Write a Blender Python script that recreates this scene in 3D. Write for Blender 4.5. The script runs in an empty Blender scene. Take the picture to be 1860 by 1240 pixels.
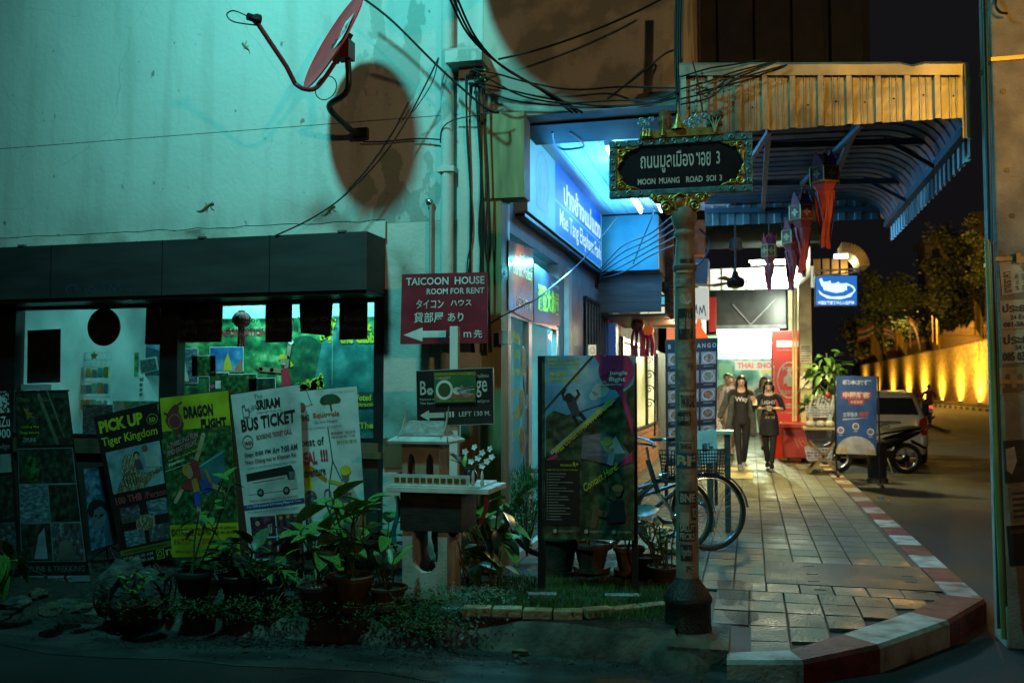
import bpy, bmesh, math, random
from mathutils import Vector, Matrix, Quaternion
V = Vector
sc = bpy.context.scene
col = sc.collection
# ---------------------------------------------------------------- camera, world, exposure, light
F, HC = 1700.0, 1.55                      # focal length in pixels of the 1860 px wide frame, eye height
TH = math.atan(85 / F); AL = math.atan(433 / F * math.cos(TH))
_f0 = V((-math.sin(AL), math.cos(AL), 0))
RT = V((math.cos(AL), math.sin(AL), 0))
FW = _f0 * math.cos(TH) + V((0, 0, math.sin(TH)))
UP = V((0, 0, math.cos(TH))) - _f0 * math.sin(TH)
cam = bpy.data.cameras.new('camera'); camo = bpy.data.objects.new('camera', cam); col.objects.link(camo)
m = Matrix((RT, UP, -FW)).transposed().to_4x4(); m.translation = V((0, 0, HC)); camo.matrix_world = m
cam.sensor_width = 36; cam.lens = F / 1860 * 36; cam.clip_start = .05; cam.clip_end = 1500
cam.dof.use_dof = True; cam.dof.focus_distance = 6.3; cam.dof.aperture_fstop = 2.4
sc.camera = camo
world = bpy.data.worlds.new('World'); sc.world = world; world.use_nodes = True
wn = world.node_tree.nodes; wl = world.node_tree.links
bg = wn['Background']
sky = wn.new('ShaderNodeTexSky'); sky.sky_type = 'NISHITA'; sky.sun_disc = False
sky.sun_elevation = math.radians(-4); sky.sun_rotation = math.radians(200)
mixs = wn.new('ShaderNodeMixRGB'); mixs.blend_type = 'ADD'; mixs.inputs[0].default_value = 1
mixs.inputs[2].default_value = (.040, .038, .046, 1)     # town glow on the night sky
wl.new(sky.outputs[0], mixs.inputs[1]); wl.new(mixs.outputs[0], bg.inputs[0]); bg.inputs[1].default_value = .12
vs = sc.view_settings; vs.view_transform = 'Standard'; vs.look = 'None'; vs.exposure = 0; vs.gamma = 1
vs.use_curve_mapping = False
sc.cycles.max_bounces = 6; sc.cycles.diffuse_bounces = 3; sc.cycles.glossy_bounces = 3
sc.cycles.transmission_bounces = 4; sc.cycles.transparent_max_bounces = 8
sc.cycles.use_denoising = True; sc.cycles.sample_clamp_indirect = 4; sc.cycles.caustics_reflective = False; sc.cycles.caustics_refractive = False

def lamp(name, kind, loc, power, color, size=.1, aim=None, cone=None, blend=.3, size_y=None):
    l = bpy.data.lights.new(name, kind); l.energy = power; l.color = color
    if kind in ('POINT', 'SPOT'): l.shadow_soft_size = size
    if kind == 'SPOT': l.spot_size = math.radians(cone); l.spot_blend = blend
    if kind == 'AREA':
        l.size = size
        if size_y: l.shape = 'RECTANGLE'; l.size_y = size_y
    o = bpy.data.objects.new(name, l); col.objects.link(o); o.location = loc
    if aim is not None: o.rotation_euler = (V(aim) - V(loc)).to_track_quat('-Z', 'Y').to_euler()
    return o
moon = lamp('moon', 'SUN', (0, 0, 20), .004, (.7, .8, 1), aim=(2, 6, 0)); moon.data.angle = math.radians(.5)
# mercury street lamp over the side street, sodium street lamps along the main road, two added fill spots
lamp('street_lamp_light', 'SPOT', (-3.15, 3.3, 6.6), 880, (.155, .93, .89), .21, aim=(-2.6, 6.9, 4.4), cone=126, blend=1)
lamp('sodium_and_fill_light', 'SPOT', (8, -4, 5.4), 1150, (1, .66, .30), .2, aim=(.1, 6.9, 4.2), cone=43, blend=.8)
lamp('lantern_fill_light', 'SPOT', (6.5, 1.2, 2.5), 420, (1, .66, .34), .15, aim=(.4, 8.6, 3.0), cone=20, blend=.6)  # added fill for the hanging lanterns
lamp('sodium_and_fill_light', 'SPOT', (3.0, .6, 4.4), 620, (1, .48, .03), .1, aim=(1.0, 6.5, 3.6), cone=26, blend=.8)  # added amber spot that brightens only the awning skirt
lamp('sodium_and_fill_light', 'POINT', (8.5, 13, 8), 420, (1, .55, .14), .3)
lamp('sodium_and_fill_light', 'POINT', (11.5, 80, 8), 9500, (1, .52, .07), .3)

# ---------------------------------------------------------------- pixel of the photograph + a known plane -> place in the world
def ray(x, y): return FW + RT * ((x - 930) / F) + UP * ((620 - y) / F)
def pY(x, y, Y):
    d = ray(x, y); t = Y / d.y; return V((d.x * t, Y, HC + d.z * t))
def pX(x, y, X):
    d = ray(x, y); t = X / d.x; return V((X, d.y * t, HC + d.z * t))
def pz(x, y, z):
    d = ray(x, y); t = (z - HC) / d.z; return V((d.x * t, d.y * t, z))

# ---------------------------------------------------------------- materials
_M = {}
def wall_mat():
    M = bpy.data.materials.new('weathered_plaster'); M.use_nodes = True; n, l = M.node_tree.nodes, M.node_tree.links; b = n['Principled BSDF']; b.inputs['Roughness'].default_value = .8
    geo = n.new('ShaderNodeNewGeometry').outputs['Position']
    def noise(scale, st=(1, 1, 1), det=6):
        mp = n.new('ShaderNodeMapping'); mp.inputs['Scale'].default_value = st; l.new(geo, mp.inputs[0]); q = n.new('ShaderNodeTexNoise'); q.inputs['Scale'].default_value = scale; q.inputs['Detail'].default_value = det; l.new(mp.outputs[0], q.inputs['Vector']); return q.outputs['Fac']
    def rng(x, a, c, lo=0, hi=1):
        r = n.new('ShaderNodeMapRange'); r.inputs[1].default_value = a; r.inputs[2].default_value = c; r.inputs[3].default_value = lo; r.inputs[4].default_value = hi; l.new(x, r.inputs[0]); return r.outputs[0]
    def mul(x, y):
        q = n.new('ShaderNodeMath'); q.operation = 'MULTIPLY'; l.new(x, q.inputs[0]); l.new(y, q.inputs[1]); return q.outputs[0]
    cur = None
    def over(fac, c):
        nonlocal cur
        q = n.new('ShaderNodeMixRGB'); l.new(fac, q.inputs[0]); q.inputs[2].default_value = (*c, 1)
        if cur is None: q.inputs[1].default_value = (.64, .68, .65, 1)
        else: l.new(cur, q.inputs[1])
        cur = q.outputs[0]
    sx = n.new('ShaderNodeSeparateXYZ'); l.new(geo, sx.inputs[0])
    over(rng(noise(.9), .35, .7, 0, .55), (.46, .50, .48)); over(rng(noise(3.2, (1.6, 1, .16)), .50, .74, 0, .42), (.33, .36, .33))
    peel = mul(rng(noise(2.6, (1.3, 1, .7), 9), .535, .55), rng(sx.outputs[0], -3.5, -2.9)); over(peel, (.34, .42, .39))
    over(rng(noise(16, (1, 1, .7), 3), .70, .76, 0, .75), (.14, .13, .11))
    v = n.new('ShaderNodeTexVoronoi'); v.feature = 'DISTANCE_TO_EDGE'; v.inputs['Scale'].default_value = .75; mx = n.new('ShaderNodeMixRGB'); mx.inputs[0].default_value = .16; nt = n.new('ShaderNodeTexNoise'); nt.inputs['Scale'].default_value = 3.5; l.new(geo, nt.inputs['Vector']); l.new(geo, mx.inputs[1]); l.new(nt.outputs['Color'], mx.inputs[2]); l.new(mx.outputs[0], v.inputs['Vector'])
    over(mul(rng(v.outputs['Distance'], .0, .004, .38, 0), rng(noise(1.7), .45, .6)), (.2, .2, .18))
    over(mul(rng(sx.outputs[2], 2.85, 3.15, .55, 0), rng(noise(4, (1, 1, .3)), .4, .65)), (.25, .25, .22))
    l.new(cur, b.inputs['Base Color']); bp = n.new('ShaderNodeBump'); bp.inputs['Strength'].default_value = .25; bp.inputs['Distance'].default_value = .02; l.new(noise(24), bp.inputs['Height']); l.new(bp.outputs[0], b.inputs['Normal']); return M
def mat(name, c, rough=.6, metal=0, var=.15, scale=6, c2=None, bump=0, bscale=60, emit=0, ecol=None, spec=.5, stretch=None, detail=6, rvar=0, alpha=1, trans=0, lo=.35, hi=.65, pos=0):
    if name in _M: return _M[name]
    M = bpy.data.materials.new(name); M.use_nodes = True; _M[name] = M
    n, l = M.node_tree.nodes, M.node_tree.links; b = n['Principled BSDF']
    b.inputs['Roughness'].default_value = rough; b.inputs['Metallic'].default_value = metal
    b.inputs['Specular IOR Level'].default_value = spec; b.inputs['Alpha'].default_value = alpha
    b.inputs['Transmission Weight'].default_value = trans
    if var or c2:
        tc = n.new('ShaderNodeTexCoord'); no = n.new('ShaderNodeTexNoise'); no.inputs['Scale'].default_value = scale
        no.inputs['Detail'].default_value = detail; src = tc.outputs['Object']
        if pos: src = n.new('ShaderNodeNewGeometry').outputs['Position']
        if stretch:
            mp = n.new('ShaderNodeMapping'); mp.inputs['Scale'].default_value = stretch; l.new(src, mp.inputs[0]); src = mp.outputs[0]
        l.new(src, no.inputs['Vector']); r = n.new('ShaderNodeValToRGB'); l.new(no.outputs['Fac'], r.inputs[0])
        e = r.color_ramp.elements; e[0].position = lo; e[1].position = hi
        if isinstance(c2, list):
            cs = [c] + c2
            for k, cc in enumerate(cs):
                p = lo + (hi - lo) * k / (len(cs) - 1)
                if k == 0: q = e[0]
                elif k == len(cs) - 1: q = e[-1]
                else: q = e.new(p)
                q.position = p; q.color = (*cc, 1)
        else:
            e[0].color = (*[x * (1 - var) for x in c], 1); e[-1].color = (*(c2 or [min(1, x * (1 + var)) for x in c]), 1)
        l.new(r.outputs[0], b.inputs['Base Color'])
        if rvar:
            mr = n.new('ShaderNodeMapRange'); mr.inputs[3].default_value = max(.02, rough - rvar); mr.inputs[4].default_value = min(1, rough + rvar)
            mr.inputs[1].default_value = .3; mr.inputs[2].default_value = .7
            l.new(no.outputs['Fac'], mr.inputs[0]); l.new(mr.outputs[0], b.inputs['Roughness'])
        if bump:
            n2 = n.new('ShaderNodeTexNoise'); n2.inputs['Scale'].default_value = bscale; n2.inputs['Detail'].default_value = 5
            l.new(src, n2.inputs['Vector']); bp = n.new('ShaderNodeBump'); bp.inputs['Strength'].default_value = bump; bp.inputs['Distance'].default_value = .02
            l.new(n2.outputs['Fac'], bp.inputs['Height']); l.new(bp.outputs[0], b.inputs['Normal'])
        if emit and not ecol: l.new(r.outputs[0], b.inputs['Emission Color'])
    else: b.inputs['Base Color'].default_value = (*c, 1)
    if emit:
        b.inputs['Emission Strength'].default_value = emit
        if ecol: b.inputs['Emission Color'].default_value = (*ecol, 1)
        elif not (var or c2): b.inputs['Emission Color'].default_value = (*c, 1)
    return M
def ink(r, g, b_): return mat('ink_%d_%d_%d' % (r * 100, g * 100, b_ * 100), (r, g, b_), .55, var=.26, scale=6, detail=9)
def glow(r, g, b_, s=1.0): return mat('backlit_%d_%d_%d_%d' % (r * 100, g * 100, b_ * 100, s * 10), (r * .15, g * .15, b_ * .15), .5, var=0, emit=s, ecol=(r, g, b_))
def photo(name, cols, scale=9, emit=0, lo=.3, hi=.7, stretch=None):
    return mat('photo_' + name, cols[0], .45, c2=cols[1:], scale=scale, detail=8, lo=lo, hi=hi, emit=emit, stretch=stretch)

# ---------------------------------------------------------------- mesh builder
class MB:
    def __init__(s): s.v = []; s.f = []; s.mi = []; s.sm = []; s.mats = []
    def m(s, M):
        if M not in s.mats: s.mats.append(M)
        return s.mats.index(M)
    def add(s, vs, fs, M=None, smooth=False):
        o = len(s.v); s.v += [tuple(v) for v in vs]; k = s.m(M)
        for f in fs: s.f.append([i + o for i in f]); s.mi.append(k); s.sm.append(smooth)
        return s
    def box(s, x0, x1, y0, y1, z0, z1, M=None, rot=None, piv=None):
        vs = [V((x, y, z)) for z in (z0, z1) for y in (y0, y1) for x in (x0, x1)]
        if rot is not None:
            c = V(piv) if piv is not None else V(((x0 + x1) / 2, (y0 + y1) / 2, (z0 + z1) / 2)); vs = [rot @ (v - c) + c for v in vs]
        return s.add(vs, [(0, 2, 3, 1), (4, 5, 7, 6), (0, 1, 5, 4), (2, 6, 7, 3), (0, 4, 6, 2), (1, 3, 7, 5)], M)
    def bar(s, a, b, w, h, M=None, up=(0, 0, 1)):
        a, b = V(a), V(b); d = (b - a).normalized(); u = V(up); x = d.cross(u)
        if x.length < 1e-4: x = d.cross(V((0, 1, 0)))
        x.normalize(); y = x.cross(d); x *= w / 2; y *= h / 2
        vs = [a - x - y, a + x - y, a + x + y, a - x + y, b - x - y, b + x - y, b + x + y, b - x + y]
        return s.add(vs, [(3, 2, 1, 0), (4, 5, 6, 7), (0, 1, 5, 4), (1, 2, 6, 5), (2, 3, 7, 6), (3, 0, 4, 7)], M)
    def tube(s, pts, r, M=None, n=8, closed=False, caps=True):
        pts = [V(p) for p in pts]; N = len(pts); rs = r if isinstance(r, (list, tuple)) else [r] * N
        vs = []; prev = None
        for i, p in enumerate(pts):
            if closed: t = pts[(i + 1) % N] - pts[i - 1]
            else: t = pts[min(i + 1, N - 1)] - pts[max(i - 1, 0)]
            t.normalize()
            if prev is None:
                a = t.cross(V((0, 0, 1)))
                if a.length < .05: a = t.cross(V((0, 1, 0)))
            else:
                a = prev - t * prev.dot(t)
                if a.length < 1e-5: a = t.cross(V((.3, .5, .8)))
            a.normalize(); prev = a; b = t.cross(a)
            for k in range(n):
                q = 2 * math.pi * k / n; vs.append(p + (a * math.cos(q) + b * math.sin(q)) * rs[i])
        fs = []
        for i in range(N if closed else N - 1):
            j = (i + 1) % N
            for k in range(n): fs.append((i * n + k, i * n + (k + 1) % n, j * n + (k + 1) % n, j * n + k))
        if caps and not closed: fs += [tuple(range(n))[::-1], tuple((N - 1) * n + k for k in range(n))]
        return s.add(vs, fs, M, True)
    def lathe(s, prof, c=(0, 0, 0), M=None, n=20, axis=None, sx=1, sy=1, caps=True):
        c = V(c); vs = []
        q = V((0, 0, 1)).rotation_difference(V(axis).normalized()) if axis is not None else None
        for r, z in prof:
            for k in range(n):
                a = 2 * math.pi * k / n; p = V((r * math.cos(a) * sx, r * math.sin(a) * sy, z)); vs.append(c + (q @ p if q else p))
        fs = [(i * n + k, i * n + (k + 1) % n, (i + 1) * n + (k + 1) % n, (i + 1) * n + k) for i in range(len(prof) - 1) for k in range(n)]
        if caps: fs += [tuple(range(n))[::-1], tuple((len(prof) - 1) * n + k for k in range(n))]
        return s.add(vs, fs, M, True)
    def ball(s, c, rx, ry=None, rz=None, M=None, n=12, k=8, rot=None):
        ry = ry or rx; rz = rz or rx; c = V(c); vs = []
        for i in range(k + 1):
            t = math.pi * i / k
            for j in range(n):
                a = 2 * math.pi * j / n; p = V((rx * math.sin(t) * math.cos(a), ry * math.sin(t) * math.sin(a), -rz * math.cos(t)))
                vs.append(c + (rot @ p if rot else p))
        fs = [(i * n + j, i * n + (j + 1) % n, (i + 1) * n + (j + 1) % n, (i + 1) * n + j) for i in range(k) for j in range(n)]
        return s.add(vs, fs, M, True)
    def prism(s, pts, off, M=None):
        pts = [V(p) for p in pts]; off = V(off); n = len(pts)
        return s.add(pts + [p + off for p in pts], [tuple(range(n))[::-1], tuple(range(n, 2 * n))] + [(i, (i + 1) % n, n + (i + 1) % n, n + i) for i in range(n)], M)
    def quad(s, a, b, c, d, M=None): return s.add([a, b, c, d], [(0, 1, 2, 3)], M)
    def build(s, name, parent=None, org=None, bevel=0):
        me = bpy.data.meshes.new(name); o = None
        vs = s.v
        if parent is None and org is None and vs:
            xs, ys, zs = zip(*vs); org = V(((min(xs) + max(xs)) / 2, (min(ys) + max(ys)) / 2, min(zs)))
        if parent is not None: org = None
        if org is not None: vs = [(x - org[0], y - org[1], z - org[2]) for x, y, z in vs]
        me.from_pydata(vs, [], s.f); me.polygons.foreach_set('material_index', s.mi); me.polygons.foreach_set('use_smooth', s.sm)
        for M in s.mats: me.materials.append(M)
        me.update(); o = bpy.data.objects.new(name, me); col.objects.link(o)
        if any(s.sm):
            try: me.set_sharp_from_angle(angle=math.radians(42))
            except Exception: pass
        if parent is not None: o.parent = parent; o.matrix_parent_inverse = inv(parent)
        elif org is not None: o.location = org
        if bevel:
            b = o.modifiers.new('edge', 'BEVEL'); b.width = bevel; b.segments = 2; b.limit_method = 'ANGLE'
        return o
_base = {}
def basis(o):
    b = o.matrix_basis.copy()
    return basis(o.parent) @ o.matrix_parent_inverse @ b if o.parent else b
def inv(o): return basis(o).inverted()
def adopt(o, p): o.parent = p; o.matrix_parent_inverse = inv(p)
def tag(o, label=None, cat=None, group=None, kind=None):
    if label: o['label'] = label
    if cat: o['category'] = cat
    if group: o['group'] = group
    if kind: o['kind'] = kind
    return o
def thing(name, label, cat, loc=(0, 0, 0), group=None, rz=0):
    o = bpy.data.objects.new(name, None); col.objects.link(o); o.location = loc; o.rotation_euler = (0, 0, rz); o.empty_display_size = .1
    return tag(o, label, cat, group)
def structure(name, mb, parent=None, **k):
    o = mb.build(name, parent, **k)
    if parent is None: o['kind'] = 'structure'
    return o
def copy_tree(o, parent=None):
    c = o.copy(); col.objects.link(c)
    if parent is not None: c.parent = parent
    for ch in list(o.children): copy_tree(ch, c)
    return c
def inst(name, me, parent, M4):
    """one more object that shares a mesh: world matrix M4, child of parent"""
    o = bpy.data.objects.new(name, me); col.objects.link(o)
    if parent is not None: o.parent = parent; o.matrix_parent_inverse = inv(parent)
    o.matrix_basis = M4; return o
def frame(loc, z, y=None, s=1):
    z = V(z).normalized(); y = V(y) if y is not None else V((0, 0, 1)); x = y.cross(z)
    if x.length < 1e-4: x = V((1, 0, 0)).cross(z)
    x.normalize(); y = z.cross(x); M4 = Matrix((x * s, y * s, z * s)).transposed().to_4x4(); M4.translation = V(loc); return M4
def skin(name, pts, edges, rad, M, parent, sub=2, smooth=True):
    me = bpy.data.meshes.new(name); me.from_pydata([tuple(p) for p in pts], edges, []); me.materials.append(M)
    o = bpy.data.objects.new(name, me); col.objects.link(o)
    if parent is not None: o.parent = parent; o.matrix_parent_inverse = inv(parent)
    o.modifiers.new('skin', 'SKIN').use_smooth_shade = True
    me.skin_vertices or None
    for i, r in enumerate(rad):
        sv = me.skin_vertices[0].data[i]; sv.radius = r if isinstance(r, tuple) else (r, r); sv.use_root = i == 0
    if sub:
        q = o.modifiers.new('sub', 'SUBSURF'); q.levels = sub; q.render_levels = sub
    return o
def loft(mb, rings, M, cap=True):
    n = len(rings[0]); vs = [p for r in rings for p in r]
    fs = [(i * n + k, i * n + (k + 1) % n, (i + 1) * n + (k + 1) % n, (i + 1) * n + k) for i in range(len(rings) - 1) for k in range(n)]
    if cap: fs += [tuple(range(n))[::-1], tuple((len(rings) - 1) * n + k for k in range(n))]
    return mb.add(vs, fs, M, True)
def sag(a, b, d=.1, n=14, wob=0, rnd=random.Random(3)):
    a, b = V(a), V(b); o = []
    for i in range(n + 1):
        t = i / n; p = a.lerp(b, t); p.z -= d * 4 * t * (1 - t)
        if wob and 0 < i < n: p += V((rnd.uniform(-wob, wob), rnd.uniform(-wob, wob) * .4, rnd.uniform(-wob, wob)))
        o.append(p)
    return o
def spline(pts, n=6):
    pts = [V(p) for p in pts]; o = []
    for i in range(len(pts) - 1):
        p0, p1, p2, p3 = pts[max(i - 1, 0)], pts[i], pts[i + 1], pts[min(i + 2, len(pts) - 1)]
        for k in range(n):
            t = k / n; o.append(.5 * ((2 * p1) + (p2 - p0) * t + (2 * p0 - 5 * p1 + 4 * p2 - p3) * t * t + (3 * p1 - p0 - 3 * p2 + p3) * t ** 3))
    o.append(pts[-1]); return o

# ---------------------------------------------------------------- lettering
_tc = {}
def glyphs(s, bold=0):
    k = (s, bold)
    if k in _tc: return _tc[k]
    cu = bpy.data.curves.new('t', 'FONT'); cu.body = s; cu.size = 1; cu.resolution_u = 2; cu.offset = bold; cu.align_x = 'CENTER' if '\n' in s else 'LEFT'
    o = bpy.data.objects.new('t', cu); me = o.to_mesh()
    vs = [(v.co.x, v.co.y) for v in me.vertices]; fs = [tuple(p.vertices) for p in me.polygons]
    o.to_mesh_clear(); bpy.data.objects.remove(o); bpy.data.curves.remove(cu)
    if not vs: vs = [(0, 0), (1, 1)]
    x0 = min(v[0] for v in vs); x1 = max(v[0] for v in vs); y0 = min(v[1] for v in vs); y1 = max(v[1] for v in vs)
    w = max(x1 - x0, 1e-4); h = max(y1 - y0, 1e-4)
    _tc[k] = ([((x - x0) / w, 1 - (y - y0) / h) for x, y in vs], fs, w / h); return _tc[k]

class Panel:
    """a flat printed face: corners in the world; u to the right, v down, both 0..1"""
    def __init__(s, tl, tr, br, bl, step=.0012):
        s.c = [V(tl), V(tr), V(br), V(bl)]; s.n = (s.c[3] - s.c[0]).cross(s.c[1] - s.c[0]).normalized(); s.step = step; s.mb = MB()
        s.w = (s.c[1] - s.c[0]).length; s.h = (s.c[3] - s.c[0]).length
        if s.n.dot(V((0, 0, HC)) - s.c[0]) < 0: s.n = -s.n
    def P(s, u, v, l=1):
        u = min(1, max(0, u)); v = min(1, max(0, v)); return s.c[0].lerp(s.c[1], u).lerp(s.c[3].lerp(s.c[2], u), v) + s.n * (l * s.step)
    def rect(s, u0, v0, u1, v1, M, l=1): s.mb.quad(s.P(u0, v0, l), s.P(u0, v1, l), s.P(u1, v1, l), s.P(u1, v0, l), M); return s
    def poly(s, pts, M, l=1): s.mb.add([s.P(u, v, l) for u, v in pts], [tuple(range(len(pts)))], M); return s
    def ell(s, u, v, a, b, M, l=1, n=24): return s.poly([(u + a * math.cos(2 * math.pi * k / n), v + b * math.sin(2 * math.pi * k / n)) for k in range(n)], M, l)
    def ring(s, u, v, a, b, M, l=1, th=.85, n=28):
        cs = [(math.cos(2 * math.pi * k / n), math.sin(2 * math.pi * k / n)) for k in range(n)]
        s.mb.add([s.P(u + a * c, v + b * d, l) for c, d in cs] + [s.P(u + a * th * c, v + b * th * d, l) for c, d in cs], [(k, (k + 1) % n, n + (k + 1) % n, n + k) for k in range(n)], M); return s
    def line(s, pts, w, M, l=1):
        """thick stroke, w in units of panel height"""
        A = s.h / s.w
        for (u0, v0), (u1, v1) in zip(pts, pts[1:]):
            du, dv = (u1 - u0) / A, v1 - v0; L = math.hypot(du, dv) or 1; nx, ny = -dv / L * w / 2 * A, du / L * w / 2
            s.poly([(u0 + nx, v0 + ny), (u1 + nx, v1 + ny), (u1 - nx, v1 - ny), (u0 - nx, v0 - ny)], M, l)
        for u, v in pts: s.ell(u, v, w / 2 * A, w / 2, M, l, 8)
        return s
    def txt(s, u0, v0, u1, v1, t, M, l=4, bold=.012, sk=0, flip=False):
        vs, fs, _ = glyphs(t, bold); o = []
        for x, y in vs:
            if flip: x, y = 1 - x, 1 - y
            o.append(s.P(u0 + (u1 - u0) * x, v0 + (v1 - v0) * y + sk * x, l))
        s.mb.add(o, fs, M); return s
    def txtq(s, q, t, M, l=4, bold=.012):
        vs, fs, _ = glyphs(t, bold); a, b, c, d = q; o = []
        for x, y in vs:
            u = (a[0] * (1 - x) + b[0] * x) * (1 - y) + (d[0] * (1 - x) + c[0] * x) * y; v = (a[1] * (1 - x) + b[1] * x) * (1 - y) + (d[1] * (1 - x) + c[1] * x) * y
            o.append(s.P(u, v, l))
        s.mb.add(o, fs, M); return s
    def body(s, name, M, parent, th=.004):
        return MB().prism([c - s.n * th for c in s.c], s.n * th, M).build(name, parent)
    def done(s, name='printed_lettering', parent=None): return s.mb.build(name, parent)
def pxpanel(x0, y0, x1, y1, Y, q=None, Yb=None):
    q = q or [(x0, y0), (x1, y0), (x1, y1), (x0, y1)]; Yb = Yb or Y
    return Panel(pY(*q[0], Y), pY(*q[1], Y), pY(*q[2], Yb), pY(*q[3], Yb))
def pxpanelX(q, X): return Panel(*[pX(x, y, X) for x, y in q])
# ================================================================ materials of the setting
asphalt = mat('asphalt', (.012, .012, .012), .8, c2=[(.03, .03, .03), (.036, .036, .034), (.05, .05, .046)], scale=1.1, detail=14, bump=.5, bscale=160, rvar=.15)
concrete = mat('concrete', (.16, .15, .135), .8, c2=(.30, .285, .25), scale=7, bump=.5, bscale=50)
mossy = mat('mossy_concrete', (.05, .052, .04), .85, c2=[(.12, .105, .08), (.2, .17, .13)], scale=6, bump=.8, bscale=25)
soil = mat('soil', (.02, .016, .012), .9, c2=(.05, .04, .03), scale=14, bump=.9, bscale=40)
plaster = mat('plaster', (.40, .43, .41), .75, c2=[(.56, .60, .57), (.60, .63, .60), (.66, .68, .64)], scale=1.6, lo=.25, hi=.7, bump=.12, bscale=22, stretch=(1, 1, .6))
plaster = wall_mat()
plaster_old = mat('plaster_old', (.17, .155, .13), .8, c2=[(.42, .41, .37), (.56, .57, .53), (.62, .62, .57)], scale=2.6, lo=.30, hi=.62, bump=.25, bscale=30)
plaster_patch = mat('plaster_patch', (.30, .30, .27), .8, c2=[(.31, .30, .265), (.50, .47, .40), (.52, .49, .42)], scale=2.4, lo=.38, hi=.60, bump=.2, bscale=30)
dark_paint = mat('dark_paint', (.022, .021, .023), .7, c2=(.034, .033, .035), scale=3, stretch=(.5, 1, 3), bump=.05)
black_trim = mat('black_trim', (.012, .012, .013), .4, var=.3)
olive = mat('olive_board', (.22, .19, .08), .6, c2=(.33, .29, .13), scale=5, stretch=(3, 1, .4), bump=.1)
brown_board = mat('brown_board', (.09, .06, .035), .6, c2=(.17, .115, .06), scale=5, stretch=(1, 1, .3), bump=.1)
tile_m = mat('paving_tile', (.10, .095, .085), .42, c2=[(.17, .16, .14), (.24, .225, .19)], scale=9, bump=.45, bscale=45, rvar=.18)
joint_m = mat('paving_joint', (.03, .028, .025), .7, var=.3)
kerb_w = mat('kerb_white', (.14, .14, .125), .7, c2=[(.34, .34, .31), (.46, .46, .42)], scale=6, lo=.34, bump=.4, bscale=40)
kerb_r = mat('kerb_red', (.06, .014, .014), .7, c2=[(.13, .022, .022), (.19, .035, .032)], scale=9, lo=.3, bump=.4, bscale=40)
steel = mat('steel', (.5, .5, .52), .35, 1, var=.15, scale=20)
zinc = mat('zinc_sheet', (.26, .24, .20), .4, .7, c2=(.46, .43, .36), scale=3, bump=.12, bscale=7, rvar=.1)
galv = mat('galvanised', (.09, .095, .10), .55, .4, c2=(.14, .145, .155), scale=6)
glass = mat('window_glass', (.01, .015, .015), .03, var=0, alpha=.16, spec=.6)
white_p = mat('white_paint', (.72, .73, .72), .45, var=.06)
blackm = mat('black_metal', (.015, .015, .017), .4, .3, var=.3)
rubber = mat('rubber', (.012, .012, .012), .6, var=.3)
cable_m = mat('cable_rubber', (.010, .010, .011), .5, var=.2)

# ================================================================ ground
g = MB(); g.quad((-400, -300, 0), (400, -300, 0), (400, 700, 0), (-400, 700, 0), asphalt); structure('road', g)
g = MB()
for i in range(24):
    x0, x1 = -9.6 + i * .4, -9.2 + i * .4
    w = lambda x: 4.78 + .05 * math.sin(x * 2.1) + .04 * math.sin(x * 5.3)
    g.quad((x0, w(x0), .004), (x1, w(x1), .004), (x1, 5.6, .012), (x0, 5.6, .012), mat('gutter_concrete', (.02, .022, .02), .75, c2=[(.05, .052, .048), (.10, .102, .095)], scale=3, bump=.9, bscale=50, stretch=(.6, 1.6, 1)))
structure('gutter', g)
b = MB(); rl = random.Random(77); gm_ = [mat('grit_stone', (.06, .058, .05), .9, c2=(.15, .145, .13), scale=30), mat('grit_leaf', (.07, .05, .02), .8, c2=(.16, .12, .05), scale=30)]
for k in range(1500):
    x, y = rl.uniform(-7, -.2), 5.36 - abs(rl.gauss(0, .22)); s = rl.uniform(.004, .014) * (1.8 if k % 6 == 0 else 1); q = [V((x + rl.uniform(-s, s), y + rl.uniform(-s, s), .012 + rl.uniform(0, s))) for _ in range(4)]; b.add(q, [(0, 1, 2), (0, 2, 3), (0, 1, 3)], gm_[k % 6 == 0])
tag(b.build('grit'), 'scattered grit and dead leaf bits along the gutter', 'grit', kind='stuff')

def hz(x, y):
    s = lambda t: max(0, min(1, t))
    return .15 - .05 * s((6.25 - y) / 1.0) * s((.75 - x) / .8)
KO = [(1.50, 6.87), (1.145, 6.184), (.668, 5.525), (.252, 5.212), (-.14, 5.18)]
KI = [(1.28, 6.95), (.95, 6.36), (.50, 5.74), (.19, 5.40), (-.14, 5.33)]
side = MB()
poly = [(-.14, 5.25)] + [(a[0] * .5 + b[0] * .5, a[1] * .5 + b[1] * .5) for a, b in zip(KO, KI)][::-1][1:] + [(1.36, 60), (-4, 60), (-4, 6.62), (-.55, 6.62), (-.55, 5.95), (-.14, 5.75)]
side.add([(x, y, hz(x, y) - .007) for x, y in poly], [tuple(range(len(poly)))], joint_m)
sidewalk = structure('sidewalk', side)
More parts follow.
